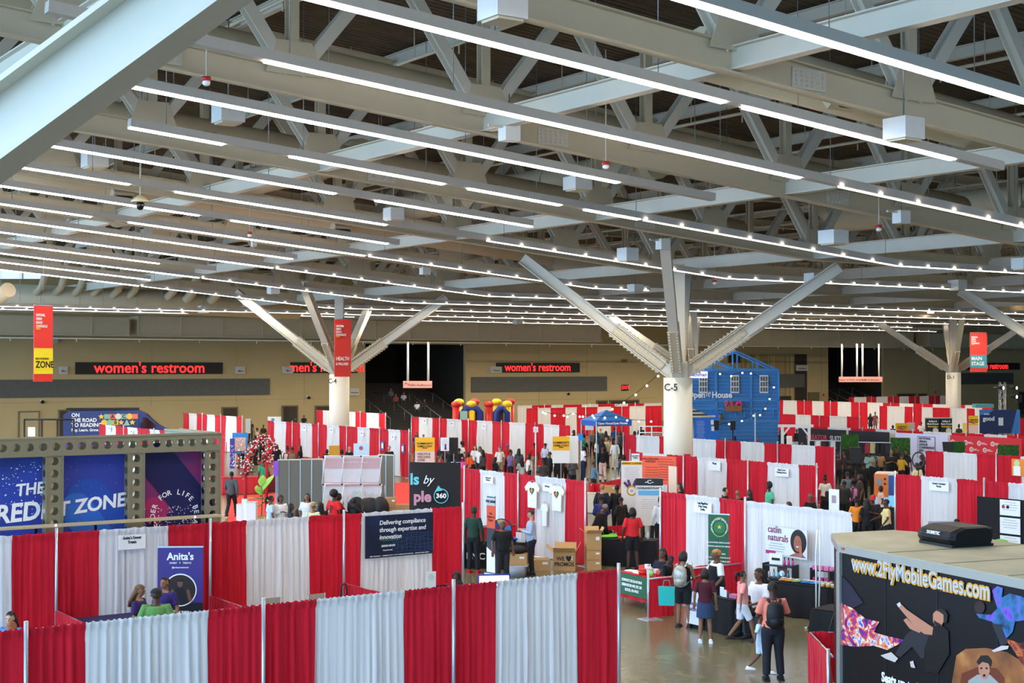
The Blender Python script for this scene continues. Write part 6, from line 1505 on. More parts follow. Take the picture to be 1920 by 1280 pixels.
def rack(x, y, Z, label, cols, w_=1.5, h_=1.35):
    p = PZ(x, y, Z); t = thing('clothes_rack', label, 'clothes rack', (p.x, p.y, p.z - h_), -.35)
    MB().tube([(-w_ / 2, 0, 0), (-w_ / 2, 0, h_), (w_ / 2, 0, h_), (w_ / 2, 0, 0)], .02, 6).build('rack_frame', CHROME, t); t.location.z = 0; t.children[0].scale = (1, 1, (p.z) / h_)
    for i, c in enumerate(cols):
        xx = -w_ / 2 + .15 + i * (w_ - .3) / max(1, len(cols) - 1); MB().prism([(xx - .16, 0), (xx + .16, 0), (xx + .14, -.5), (xx - .14, -.5)], -.03, .03).build('hung_garment', cloth(c), t, (0, 0, p.z - .03))
rack(1547, 826, 72, 'chrome clothes rack before the CREATOR backdrop', ['#1a1a1c', '#e4e0dc', '#3a2a2c', '#1a1a1c', '#c8c4c0', '#20202a']); rack(1640, 829, 70, 'chrome clothes rack between two hedges', ['#1a1a1c', '#8a2a3a', '#b0a070', '#1c1c24', '#1a1a1c', '#2a2a2e'])
HED = ramp_mat('hedge_green', [(.35, '#1c3d16'), (.55, '#35691f'), (.75, '#5a8c30')], 'noise', .8, 22)
hedge_src = MB(); r = random.Random(5)
for _ in range(2600):
    f = r.choice(('x', 'x-', 'y-', 'z')); a = r.uniform(-.5, .5); c = r.uniform(0, 1)
    x, y, z = {'x': (.5, a, c), 'x-': (-.5, a, c), 'y-': (a, -.5, c), 'z': (a, r.uniform(-.5, .5), 1)}[f]
    R = Euler((r.uniform(0, 6), r.uniform(0, 6), r.uniform(0, 6))).to_matrix(); k = .022
    hedge_src.add([V(x, y * .35, z) + R @ V(*q) for q in ((-k, 0, -k), (k, 0, -k), (k * 1.2, 0, k), (-k * .6, 0, k * 1.3))], [(0, 1, 2, 3)])
hedge_src.box((0, 0, .5), (.98, .34, .99)); hme = hedge_src.mesh('foliage', HED)
for x0, x1, y0, y1, Z, lab in [(1578, 1609, 815, 842, 76, 'left, beside the CREATOR backdrop'), (1671, 1705, 821, 853, 72.3, 'in the middle of the merchandise area'), (1786, 1808, 828, 848, 66, 'right of the black loudspeaker'), (1873, 1908, 834, 856, 62, 'before the red logo wall')]:
    p = PZ((x0 + x1) / 2, y1, Z); t = thing('hedge_panel', 'square green artificial hedge ' + lab, 'hedge', (p.x, p.y, 0), -.2); w_ = (x1 - x0) / F * Z; h_ = 5.8 - (y0 - 688) / F * Z
    zb = p.z; o = place(hme, 'foliage', t, (0, 0, zb)); o.scale = (w_, 1, h_ - zb); o['kind'] = 'stuff'; MB().box((0, 0, zb / 2), (w_ * .85, .3, zb)).build('planter_base', BLACK, t)
t, a, b_ = back('pale lilac backdrop reading NATIONAL URBAN LEAGUE CONFERENCE', 1700, 1801, mat('backdrop_lilac', '#cfcbe0', .6), 'conference_backdrop')
MB().box((a * .1, -.035, b_ * .72), (a * .34, .01, b_ * .45)).build('printed_frame', INK, t); MB().box((a * .1, -.042, b_ * .72), (a * .32, .01, b_ * .43)).build('printed_field', mat('backdrop_lilac'), t)
for k, s in enumerate(('NATIONAL', 'URBAN', 'LEAGUE', 'CONFERENCE', '2025')): tx(t, s, .155, INK, -a * .04, b_ * .90 - k * .155, 1, .03, 'LEFT', y=-.055)
t, a, b_ = back('red backdrop with rows of round white logos', 1802, 1940, mat('backdrop_red', '#c8232e', .6), 'logo_backdrop')
for i in range(4):
    for j in range(3):
        x = -a * .46 + i * a * .19 + (j % 2) * a * .08 + (.05 if j == 2 else 0); z = b_ * .86 - j * .32
        m = MB(); N = 24; pts = [(x + .11 * math.cos(2 * PI * k / N), z + .11 * math.sin(2 * PI * k / N)) for k in range(N)]
        for k in range(N):
            a0, a1 = 2 * PI * k / N, 2 * PI * (k + 1) / N; m.add([(x + q * math.cos(b2), -.04, z + q * math.sin(b2)) for q, b2 in ((.085, a0), (.085, a1), (.115, a1), (.115, a0))], [(0, 1, 2, 3)])
        for q in (-.03, 0, .03): m.box((x, -.04, z + q), (.07, .004, .015))
        m.build('printed_logo', INKW, t); tx(t, 'National\nUrban League', .055, INKW, x + .15, z, 1, .01, 'LEFT', y=-.045)
table('low dark table with rows of small white items among the merchandise', *PZ(1655, 886, 52).xy, 1.6, .7, -.3, mat('cloth_charcoal', '#1a1a1c', .8))
q = PZ(1655, 886, 52)
for i in range(5):
    t = thing('white_card_tent', 'small folded white card on the merchandise table', 'card', (q.x - .5 + i * .22, q.y - .1, .77), 0, 'folded cards on the merchandise table'); MB().prism([(-.07, 0), (.07, 0), (0, .09)], -.05, .05).build('card', WHITE, t)
p = PZ(1722, 862, 53); t = thing('ring_light', 'ring light on a stand beside the long haired person', 'ring light', (p.x, p.y, 0), .4); zr = p.z
MB().tube([(.28 * math.cos(2 * PI * i / 24), 0, zr + .28 * math.sin(2 * PI * i / 24)) for i in range(25)], .03, 6, cap=False).build('ring', mat('ring_dark', '#3a3a3e'), t); MB().tube([(0, 0, 0), (0, 0, zr - .28)], .02, 6).build('stand_pole', BLACK, t)
# photo kiosk
OR = mat('kiosk_orange', '#e0782c', .45); p = PZ(1658, 960, 54.5); t = thing('photo_kiosk', 'orange and white photo kiosk with glowing blue window', 'kiosk', (p.x, p.y, 0), -.35); zk = 5.8 - (886 - 688) / F * 54.5
MB().box((.05, .35, zk / 2), (.75, 1.0, zk)).build('cabinet', mat('kiosk_white', '#d8d0c4', .4), t)
MB().box((-.1, -.165, zk * .74), (.5, .03, zk * .48)).build('orange_front', OR, t); MB().box((-.17, -.19, zk * .82), (.2, .02, .26)).build('screen', mat('screen_grey', '#8a9098', .2), t)
for z_ in (.88, .78): MB().box((.05, -.19, zk * z_), (.07, .02, .08)).build('button', BLACK, t)
MB().box((-.1, -.165, zk * .25), (.5, .03, zk * .5)).build('glowing_panel', mat('kiosk_glow', '#8fc4ee', emit=.4), t)
MB().box((.35, -.18, zk * .3), (.34, .02, zk * .5)).build('glowing_window', mat('kiosk_glow_bright', '#6fb4ec', emit=.7), t); MB().box((.35, -.185, zk * .75), (.34, .02, zk * .42)).build('blue_window', mat('kiosk_blue', '#3a5a9a', .2), t)
t, a, b_ = board('white easel board with small print at the end of the red drape', 1556, 1572, 917, 958, 41.5, -.7, WHITE, 'easel', 'easel', th=.02)
MB().box((0, -.02, b_ * .55), (a * .4, .01, b_ * .35)).build('print', mat('print_greyrose', '#a89098'), t); MB().tube([(0, .02, b_), (0, .5, -t.location.z)], .02, 6).tube([(-a * .4, 0, 0), (-a * .45, 0, -t.location.z)], .02, 6).tube([(a * .4, 0, 0), (a * .45, 0, -t.location.z)], .02, 6).build('easel_legs', WHITE, t)
# ================= 9. centre back: partitions, pop-up frame, curved black wall =================
GP = mat('partition_grey', '#6c675a', .8, var=.08, scale=30)
z0_ = 49.0
for k, (x0, x1, y0, lab) in enumerate(((521, 563, 862, 'left'), (563, 606, 861, 'middle'), (709, 740, 853, 'right'))):
    t, a, b_ = board('grey fabric partition wall with steel edge, %s one' % lab, x0, x1, y0, 968, z0_ + (1.5 if k == 2 else 0), (.05, -.05, -.5)[k], GP, 'partition', 'partition', th=.05)
    for q in (-a / 2, 0, a / 2): MB().box((q, -.03, b_ / 2), (.03, .02, b_)).build('steel_edge', CHROME, t)
    MB().box((0, 0, b_ + .01), (a, .07, .04)).build('top_edge', mat('edge_cream', '#c9c0aa'), t)
p = PZ(659, 960, 48.3); t = thing('popup_display', 'back of a white pop-up exhibit frame with pale printed silhouettes', 'display', (p.x, p.y, 0), .0); h_ = 5.8 - (855 - 688) / F * 48.3; w_ = 106 / F * 48.3
MB().box((0, .25, h_ / 2), (w_, .02, h_)).build('graphic_panel', mat('graphic_back', '#d5cbc8', .6), t)
for z_, d in ((h_ - .25, .35), (h_ - .95, .14), (.5, .2)): MB().box((0, .235, z_), (w_, .01, d)).build('pink_stripe', mat('stripe_rose', '#c9a0a0', .6), t)
tx(t, 'National Urban League', .09, INKW, .1, h_ - .22, 1, .0, y=.22)
r = random.Random(4)
for i in range(12):
    x = -w_ * .44 + i * w_ * .08; c = ('#c8c4bc', '#d8b8b0', '#b8c0bc', '#c4c4a8')[i % 4]; z_ = h_ * .45 + r.uniform(-.1, .1)
    MB().ball((x, .232, z_ + .22), (.07, .003, .09), 0, 12, 8).build('printed_silhouette', mat('silh_' + c[1:], c), t); pill(MB(), x, z_ - .25, x, z_ + .05, .09, .232).build('printed_silhouette', mat('silh_' + c[1:]), t)
m = MB(); nx, nz = 3, 3
for i in range(nx + 1):
    x = -w_ / 2 + w_ * i / nx
    for j in range(nz):
        z0, z1 = h_ * j / nz, h_ * (j + 1) / nz; m.tube([(x - .05, 0, z0), (x + .05, .2, z1)], .013, 5); m.tube([(x - .05, .2, z0), (x + .05, 0, z1)], .013, 5)
for j in range(nz + 1):
    for y_ in (0, .2):
        for i in range(nx): m.tube([(-w_ / 2 + w_ * i / nx, y_, h_ * j / nz + .01), (-w_ / 2 + w_ * (i + 1) / nx, .2 - y_, h_ * j / nz + .01)], .011, 5)
m.build('scissor_frame', mat('frame_white', '#e6e2da', .4), t)
for i in range(nx + 1):
    for j in range(nz + 1): MB().ball((-w_ / 2 + w_ * i / nx, -.01, max(.03, h_ * j / nz)), .03, 0, 8, 6).build('joint', BLACK, t)
# curved black wall "by ... 360"
p = PZ(816, 950, 41); t = thing('curved_wall', 'curved black fabric wall with pink and blue lettering and 360', 'display wall', (p.x, p.y, 0), -.08); h_ = 5.8 - (871 - 688) / F * 41; m = MB(); N = 16; W_ = 98 / F * 41
pts = [(-W_ / 2 - .02 + W_ * i / N, -.03 + .9 * max(0, (.35 - i / N)) ** 1.5) for i in range(N + 1)]
zt3 = [h_ + .07 - .0 * i for i in range(N + 1)]
m.add([(x, y, z) for i, (x, y) in enumerate(pts) for z in (.02, zt3[i])] + [(x, y + .05, z) for i, (x, y) in enumerate(pts) for z in (.02, zt3[i])],
      [(2 * i, 2 * i + 2, 2 * i + 3, 2 * i + 1) for i in range(N)] + [(2 * (N + 1) + 2 * i, 2 * (N + 1) + 2 * i + 1, 2 * (N + 1) + 2 * i + 3, 2 * (N + 1) + 2 * i + 2) for i in range(N)] + [(2 * i + 1, 2 * i + 3, 2 * (N + 1) + 2 * i + 3, 2 * (N + 1) + 2 * i + 1) for i in range(N)], 0, True)
m.build('fabric_wall', mat('stretch_black', '#111114', .85), t)
tx(t, 'ls', .44, mat('print_aqua', '#6fc4cc'), -W_ * .40, h_ * .86, 1, .03, y=.02); tx(t, 'by', .34, INKW, -W_ * .14, h_ * .86, .9, .0, y=-.06, shear=.4); tx(t, 'ple', .42, mat('print_rose', '#c88a9a'), -W_ * .24, h_ * .70, 1, .04, y=-.07)
tx(t, '360', .18, INKW, W_ * .12, h_ * .71, 1.1, .03, y=-.07); MB().tube([(W_ * .12 + .2 * math.cos(2 * PI * i / 28), -.07, h_ * .71 + .2 * math.sin(2 * PI * i / 28)) for i in range(29)], .014, 5, cap=False).build('printed_ring', mat('print_aqua'), t)
MB().prism([(W_ * .12 - .18, h_ * .71 + .12), (W_ * .12 - .08, h_ * .71 + .3), (W_ * .12 + .04, h_ * .71 + .16)], -.075, -.065).build('printed_arrow', mat('print_aqua'), t)
# red carpet
def floor_poly(label, pts, m, name='red_carpet', cat='carpet'):
    q = [P(x, y, 0) for x, y in pts]; o = thing(name, label, cat, q[0]); MB().slab([((a - q[0]).x, (a - q[0]).y) for a in q], .002, .014).build('carpet_pile', m, o)
RC = mat('carpet_red', '#e0352c', .9, var=.1, scale=10)
floor_poly('bright red carpet behind the grey partitions, left', [(430, 930), (520, 925), (560, 1000), (425, 1010)], RC); floor_poly('bright red carpet right of the grey partitions', [(735, 905), (775, 905), (790, 985), (745, 985)], RC)
# white plinths, plant, arch
for k, (x0, x1, y0, y1) in enumerate(((444, 455, 945, 985), (454, 464, 935, 987), (463, 481, 941, 988))):
    Z = Zf(1000); p = PZ((x0 + x1) / 2, y1, Z); w_ = (x1 - x0) / F * Z; zt_ = 5.8 - (y0 - 688) / F * Z
    t = thing('white_plinth', 'white square plinth by the red arch leg, ' + ('left', 'middle tallest', 'right widest')[k], 'plinth', (p.x, p.y, 0)); MB().box((0, 0, zt_ / 2), (w_, w_, zt_)).build('plinth_body', WHITE, t); MB().box((0, 0, zt_ + .01), (w_ * 1.04, w_ * 1.04, .02)).build('plinth_top', mat('plinth_top', '#c9c6bc'), t)
p = P(490, 990, 0); t = thing('potted_plant', 'tall plant with big green leaves in a brass pot', 'plant', p); MB().tube([(0, 0, 0), (0, 0, .45)], [.13, .17], 16).build('pot', mat('brass', '#9a8450', .35, .7), t); MB().tube([(0, 0, .4), (0.03, 0, 1.0), (0, 0, 1.5)], .02, 6).build('stem', mat('stem_green', '#5a7a2a'), t)
LF = mat('leaf_bright', '#7fae3a', .4, var=.2, scale=6); LFd = mat('leaf_dark', '#3f6a22', .4)
for a_, z_, L_, ti, mm in ((.6, 1.35, .75, 1.1, LF), (2.9, 1.05, .6, .3, LFd), (-.5, .9, .55, .5, LF), (2.2, 1.2, .5, .9, LF), (3.6, .85, .6, -.2, LFd), (.1, 1.1, .6, -.3, LFd), (1.5, 1.5, .45, 1.3, LF)):
    N = 8; vs_ = []; R = Matrix.Rotation(a_, 3, 'Z') @ Matrix.Rotation(-ti, 3, 'Y')
    for i in range(N + 1):
        f = i / N; wdh = L_ * .33 * math.sin(PI * min(1, f * .98 + .02)) ** .8; dz = -.25 * f * f * L_
        vs_ += [R @ V(f * L_, -wdh, dz - .02), R @ V(f * L_, 0, dz + .02), R @ V(f * L_, wdh, dz - .02)]
    MB().add([q + V(0, 0, z_) for q in vs_], [(3 * i + j, 3 * i + 3 + j, 3 * i + 4 + j, 3 * i + 1 + j) for i in range(N) for j in (0, 1)], 0, True).build('leaf', mm, t)
for k, (x_, yb, yt) in enumerate(((460, 1000, 865), (500, 960, 850))):
    Z = Zf(yb); p = PZ(x_, yt, Z); t = thing('flower_post', 'red wrapped post of the flower arch, ' + ('nearer' if k == 0 else 'farther'), 'post', (p.x, p.y, 0)); MB().tube([(0, 0, 0), (0, 0, p.z)], .065, 10).build('post', mat('velvet_red', '#a8141e', .8, var=.2, scale=30), t)
    r = random.Random(k); 
    for nm, mm, n in (('red_flowers', mat('petal_red', '#c8202a', .7), 60), ('white_flowers', mat('petal_white', '#e8e4dc', .7), 45), ('black_balls', BLACK, 40)):
        m = MB()
        for _ in range(n): m.ball((r.gauss(0, .13), r.gauss(0, .1), p.z + r.gauss(-.15, .2)), .03, 0, 6, 4)
        o = m.build(nm, mm, t); o['kind'] = 'stuff'
a = PZ(462, 862, 50); b2 = PZ(515, 842, 54); t = thing('flower_garland', 'garland of red, white and black flowers spanning the arch', 'garland', a); r = random.Random(11)
for nm, mm, n in (('red_flowers', mat('petal_red'), 150), ('white_flowers', mat('petal_white'), 90), ('black_balls', BLACK, 50)):
    m = MB()
    for _ in range(n): f = r.random(); q = (b2 - a) * f + V(0, 0, .55 * math.sin(PI * f)); m.ball(q + V(r.gauss(0, .08), r.gauss(0, .08), r.gauss(0, .08)), .03, 0, 6, 4)
    o = m.build(nm, mm, t); o['kind'] = 'stuff'
MB().tube([(b2 - a) * (i / 8) + V(0, 0, .55 * math.sin(PI * i / 8)) for i in range(9)], .03, 6).build('arch_tube', mat('velvet_red'), t)
table('red covered table under the flower arch', *P(455, 925, 0).xy, 1.8, .75, .2, mat('cloth_red', '#b81c24', .8)); table('dark red table by the grey partition', *P(512, 920, 0).xy, .9, .7, .1, mat('cloth_wine', '#6a1820', .8))
t, a, b_ = board('round prize wheel in violet, blue and green beside the grey partition', 513, 522, 864, 892, 48, 0, mat('wheel_mix_v', '#8a4ac0'), 'prize_wheel', 'prize wheel', stand=True)
# carton stack and suitcase behind the wall
for x_, y_, w_, h_, zz_, lab in ((731, 948, .5, .26, 0, 'wide brown carton behind the second wall, lower'), (732, 930, .36, .28, .27, 'brown carton stacked on the wide one'), (754, 948, .45, .42, 0, 'brown carton right of the pair, by the curved black wall')):
    p = PZ(x_, 985, 47.3); boxcarton(lab, p.x, p.y, 0 if zz_ == 0 else 1.23, w_, .4, {731: 1.22, 732: .3, 754: 1.3}[x_], .1)
p = PZ(692, 992, 46.3); p.z = .75; table('low dark cart under the black duffel bag', p.x, p.y, 1.1, .6, .2, mat('cloth_black', '#131316', .85), h=.74); t = thing('duffel_bag', 'heap of black duffel bag behind the second wall', 'bag', p, .2); remesh_m = MB().ball((0, 0, .45), (.55, .3, .42), 0, 16, 10).ball((-.4, .05, .55), (.3, .25, .35), 0, 14, 8).ball((.35, -.05, .5), (.3, .28, .4), 0, 14, 8); remesh_m.build('bag_body', mat('nylon_black', '#131316', .6, bump=.3), t); MB().tube([(.4, 0, .8), (.4, 0, 1.25), (.5, 0, 1.25), (.5, 0, .8)], .014, 6).build('pull_handle', GREY, t)

# ================= foreground booths =================
def on_run(T, px0, px1, y0, y1, off, label, m, name, cat, th=.012, drop=0):
    t0, so, p0, d = T; s0, s1 = so(px0), so(px1); c = p0 + d * ((s0 + s1) / 2); k = c.y
    n = Vector((d.y, -d.x, 0)); c = c + n * off
    zt = HC - (y0 - 688) / F * c.y; zb = HC - (y1 - 688) / F * c.y
    t = thing(name, label, cat, (c.x, c.y, zb), math.atan2(d.y, d.x)); w_ = abs(s1 - s0); h_ = zt - zb
    MB().box((0, 0, h_ / 2), (w_, th, h_)).build('cloth' if name != 'poster' else 'sheet', m, t)
    return t, w_, h_
NET = ramp_mat('night_blue_print', [(.3, '#0a1024'), (.55, '#101c3c'), (.8, '#1f3a6c')], 'noise', .45, 1.5)
t, w_, h_ = on_run(T2, 680, 807, 963, 1041, .12, 'dark blue banner reading Delivering compliance through expertise and innovation', NET, 'compliance_banner', 'banner')
for k, s in enumerate(('Delivering compliance', 'through expertise and', 'innovation')): tx(t, s, .145, INKW, -w_ * .30, h_ * .82 - k * .165, .95, .01, 'LEFT', y=-.015, shear=.15 if k != 9 else 0)
MB().box((-w_ * .17, -.01, h_ * .27), (w_ * .2, .004, h_ * .09)).build('button_print', mat('print_slate', '#26324e'), t); tx(t, 'LEARN MORE', .06, INKW, -w_ * .17, h_ * .27, 1, .02, y=-.016); tx(t, 'riscpoint.com', .045, INKW, -w_ * .18, h_ * .17, 1, .01, y=-.016)
MB().box((-w_ * .14, -.01, h_ * .40), (w_ * .28, .004, .008)).build('underline', mat('print_green', '#3aa060'), t); tx(t, 'RISK ADVISORY  -  CYBERSECURITY AND COMPLIANCE SERVICES  -  PRIVACY AND AUDIT', .034, INKW, 0, h_ * .04, 1.15, .0, y=-.016)
m = MB(); r = random.Random(2); P_ = [[(w_ * (-.1 + .6 * i / 9) + r.uniform(-.03, .03), h_ * (.1 + .42 * j / 5) + r.uniform(-.03, .03)) for j in range(6)] for i in range(10)]
for i in range(10):
    for j in range(6):
        for a, b_ in ((1, 0), (0, 1)):
            if i + a < 10 and j + b_ < 6: p, q = P_[i][j], P_[i + a][j + b_]; m.beam((p[0], -.008, p[1]), (q[0], -.008, q[1]), .002, .004)
m.build('printed_network', mat('print_steel_blue', '#4a6a9a'), t)
for s in (-1, 1): MB().tube([(s * w_ * .49, 0, h_), (s * w_ * .49, .08, h_ + .1)], .006, 5).build('tie', WHITE, t)
for x_, l in ((718, 'left'), (756, 'right')):
    t, a, b_ = on_run(T8, x_, x_ + 5, 827 + (x_ - 718) * .15, 843 + (x_ - 718) * .15, .1, 'narrow blue and white leaflet pinned to the striped wall, %s one' % l, mat('leaflet_blue', '#3a6ab0'), 'leaflet', 'leaflet'); MB().box((0, -.02, b_ * .5), (a * .6, .01, b_ * .6)).build('leaflet_print', INKW, t)
def rollup(label, px0, px1, y0, ybase_Z, rot, m, name='rollup_banner', h=None, head=None):
    Z = ybase_Z; p = PZ((px0 + px1) / 2, 900, Z); w_ = (px1 - px0) / F * Z / math.cos(rot); zt = HC - (y0 - 688) / F * Z if h is None else h
    t = thing(name, label, 'banner stand', (p.x, p.y, 0), rot)
    MB().box((0, 0, zt / 2 + .04), (w_, .012, zt - .08)).build('banner_sheet', m, t); MB().box((0, 0, .05), (w_ + .04, .16, .1)).build('base_cassette', CHROME, t); MB().box((0, 0, zt), (w_ + .01, .03, .03)).build('top_bar', CHROME, t)
    MB().tube([(0, .05, .1), (0, .03, zt)], .012, 6).build('support_pole', GREY, t)
    return t, w_, zt
PU = ramp_mat('anita_purple', [(0, '#3a2a86'), (1, '#33246e')], 'noise', .5, .5)
t, w_, h_ = rollup("purple roll-up banner reading Anita's with a round portrait", 297, 381, 1024, 29.6, .05, PU)
tx(t, "Anita's", .21, INKW, 0, h_ - .2, .95, .025, y=-.012); tx(t, 'SWEET   Y   TREATS', .05, INKW, 0, h_ - .33, 1, .01, y=-.012); tx(t, '@anitassweettreats', .045, INKW, 0, h_ - .42, .95, .01, y=-.012)
disc(0, h_ - .88, .335, -.010).build('white_ring', INKW, t); disc(0, h_ - .88, .31, -.016).build('portrait_field', mat('portrait_dark', '#2a1e1c'), t)
MB().box((0, -.009, .5), (w_, .004, .95)).build('dark_lower_field', mat('print_blackish', '#121018'), t)
MB().prism([(-.17, h_ - 1.14), (.17, h_ - 1.14), (.16, h_ - .92), (.06, h_ - .84), (-.08, h_ - .84), (-.15, h_ - .92)], -.02, -.018).build('printed_apron', mat('print_black', '#15151a'), t)
for x_ in (-.2, .2): pill(MB(), x_, h_ - 1.08, x_ * .8, h_ - .9, .035, -.022).build('printed_arm', mat('print_skin_dim', '#6a4a3e'), t)
MB().ball((0, -.02, h_ - .75), (.06, .003, .08), 0, 14, 10).build('printed_face', mat('print_skin_dim'), t); MB().ball((0, -.021, h_ - .68), (.062, .003, .035), 0, 14, 8).build('printed_hair', INK, t)
for k, s in enumerate(('Tasty treats', 'keep you coming back', 'for more!')): tx(t, s, .07, INKW, .02, h_ - 1.32 - k * .08, .95, .02, y=-.014)
p = P(200, 1156, .76); table('purple covered table in the sweet treats booth', p.x + .2, p.y - .1, 2.0, .75, RA, mat('cloth_purple', '#2a2150', .8))
# folding chairs behind the front wall
def chair(label, x, y, rot, m=None, folding=True, z=0):
    t = thing('folding_chair' if folding else 'stacking_chair', label, 'chair', (x, y, z), rot); M_ = m or mat('chair_beige', '#a59c8a', .5)
    MB().box((0, 0, .45), (.42, .4, .03)).build('seat', M_, t); MB().box((0, .2, .78), (.42, .02, .22)).build('backrest', M_, t)
    for s in (-1, 1):
        MB().tube([(s * .2, .22, .9), (s * .2, .19, .45), (s * .2, -.2, .02)], .012, 6).build('leg', CHROME, t); MB().tube([(s * .2, -.16, .45), (s * .2, .2, .02)], .012, 6).build('leg', CHROME, t)
    return t
for x_, y_, lab in ((502, 1117, 'left one'), (585, 1110, 'right one')):
    p = P(x_, y_, .9); chair('beige folding chair behind the front wall, ' + lab, p.x, p.y, RA + PI)
p = P(645, 1092, 1.25); t = thing('hand_truck_handle', 'black looped handle sticking up by the low divider', 'handle', (p.x, p.y, 0), RA); MB().tube([(-.07, 0, 0), (-.07, 0, 1.12), (-.04, 0, 1.22), (.04, 0, 1.22), (.07, 0, 1.12), (.07, 0, 0)], .018, 8).build('handle_tube', BLACK, t)
t, a, b_ = board('white leaflet stand leaning behind the front wall', 799, 817, 1071, 1101, 26, .2, mat('leaflet_cream', '#dcd6c4'), 'leaflet_stand', 'sign', stand=True); lines(t, 0, b_ * .8, a * .6, 4, .03, mat('print_grey', '#8a8a8e'), th=.006)
t, a, b_ = board('glowing white screen standing behind the front wall', 899, 954, 1079, 1098, 25.5, .1, mat('screen_white', '#ffffff', emit=1.6, var=0), 'monitor', 'screen', stand=True); MB().box((0, .02, b_ / 2), (a + .05, .03, b_ + .05)).build('screen_bezel', mat('bezel_blue', '#22307a'), t)
chair('dark chair beside the head scarf person, behind the front wall', *P(832, 1098, .9).xy, RA, BLACK)
# T-shirt booth
t, w_, h_ = rollup('tall roll-up banner in grey, orange and black at the T-shirt booth', 913, 929, 929, 40.0, -.9, mat('rollup_dark', '#2a2a30', .5))
MB().box((0, -.01, h_ * .93), (w_, .006, h_ * .1)).build('grey_head', mat('print_lightgrey', '#b9b6b6'), t); MB().box((0, -.01, h_ * .74), (w_, .006, h_ * .28)).build('orange_field', mat('print_orange', '#d8502c'), t)
MB().prism([(-w_ / 2, .12), (w_ / 2, .12), (w_ / 2, h_ * .28), (-w_ / 2, h_ * .36)], -.014, -.008).build('white_foot', INKW, t); tx(t, 'PNC BANK', .1, INK, 0, h_ * .93, .9, .02, y=-.018); tx(t, 'We\nBelieve in\nBetter', .09, mat('print_maroon', '#7a2a1c'), 0, h_ * .74, .9, .01, y=-.018)
p = P(905, 1072, .0); tb = table('black covered table lettered PNC BANK with prize wheel on it', p.x + .35, p.y + 1.0, 1.9, .75, -.25, mat('cloth_black', '#131316', .85))
text('PNC BANK', .26, INKW, tb, (-.05, -.44, .35), sx=1.1, bold=.02)
q = tb.matrix_basis @ V(.2, -.05, .77); t = thing('prize_wheel', 'round multicoloured prize wheel on the black table', 'prize wheel', q, -.35); t.scale = (.72,) * 3; m = MB(); cols = ['#2f86b8', '#c8283a', '#b02a6a', '#e0b42a', '#2f4a8a', '#8a2a6a', '#d85a2a', '#4aa0c8', '#c8283a', '#e0b42a', '#2f4a8a', '#8a3a9a']
for i in range(12):
    a0, a1 = 2 * PI * i / 12, 2 * PI * (i + 1) / 12; m.add([(0, 0, .45)] + [(.42 * math.cos(a0 + (a1 - a0) * k / 3), 0, .45 + .42 * math.sin(a0 + (a1 - a0) * k / 3)) for k in range(4)], [(0, 1, 2), (0, 2, 3), (0, 3, 4)], i)
m.build('wheel_face', [mat('wheel_' + c[1:] + str(i), c, .5) for i, c in enumerate(cols)], t); MB().tube([(.43 * math.cos(2 * PI * i / 28), 0.01, .45 + .43 * math.sin(2 * PI * i / 28)) for i in range(29)], .02, 6, cap=False).build('rim', BLACK, t); MB().box((0, .05, .03), (.3, .2, .05)).build('base', BLACK, t)
q = tb.matrix_basis @ V(.5, -.1, .77); t = thing('blue_bowl', 'shallow blue bowl at the foot of the prize wheel', 'bowl', q); MB().tube([(0, 0, 0), (0, 0, .05), (0, 0, .1)], [.12, .2, .24], 20).build('bowl_body', mat('bowl_blue', '#2a4ac0', .3), t); MB().tube([(0, 0, .1), (0, 0, .11)], .245, 20).build('rim', mat('bowl_blue'), t)
for k in range(3):
    q = tb.matrix_basis @ V(.75 + k * .05, -.2, .77); t = thing('standing_leaflet', 'white leaflet standing on the black table', 'leaflet', q, -.6 + k * .1, 'leaflets on the black table'); MB().box((0, 0, .14), (.2, .008, .28)).build('leaflet_sheet', WHITE, t)
# hung T-shirts
def tshirt(px, y0, y1, label, heart=True):
    t0, so, p0, d = T3; c = p0 + d * so(px); n = Vector((d.y, -d.x, 0)); c = c + n * .14; zt = HC - (y0 - 688) / F * c.y; zb = HC - (y1 - 688) / F * c.y
    t = thing('hung_t_shirt', label, 'T-shirt', (c.x, c.y, zb), math.atan2(d.y, d.x)); h_ = zt - zb; w_ = .62 if heart else .3
    MB().prism([(-w_ * .36, 0), (w_ * .36, 0), (w_ * .38, h_ * .7), (w_ * .52, h_ * .62), (w_ * .62, h_ * .78), (w_ * .3, h_), (w_ * .12, h_), (0, h_ * .94), (-w_ * .12, h_), (-w_ * .3, h_), (-w_ * .62, h_ * .78), (-w_ * .52, h_ * .62), (-w_ * .38, h_ * .7)], -.015, .015).build('shirt_body', mat('tee_white', '#e9e8e6', .85), t)
    if heart:
        hz = h_ * .66; s = .13; pts = [(s * .95 * math.sin(a) ** 3, hz + s / 16 * (13 * math.cos(a) - 5 * math.cos(2 * a) - 2 * math.cos(3 * a) - math.cos(4 * a)) * .95) for a in [2 * PI * i / 28 for i in range(28)]]
        MB().prism(pts, -.022, -.016).build('printed_heart', INK, t)
        for k, c_ in enumerate(('#c8342c', '#e0a02c', '#2f7a4a')):
            MB().prism([(x * .8 / 3 * 1 + (-.075 + k * .075), hz + (z - hz) * (.8 if k == 1 else .55)) for x, z in pts], -.026, -.022).build('heart_stripe', mat('stripe_' + c_[1:], c_), t)
    MB().tube([(-w_ * .3, 0, h_), (0, 0, h_ + .06), (w_ * .3, 0, h_)], .008, 5).build('hanger', GREY, t)
tshirt(1005, 903, 951, 'white T-shirt with heart print hung on the drape, left'); tshirt(1051, 910, 957, 'white T-shirt with heart print hung on the drape, right'); tshirt(1028, 943, 985, 'white ribbon tied garment hung between the two T-shirts', False)
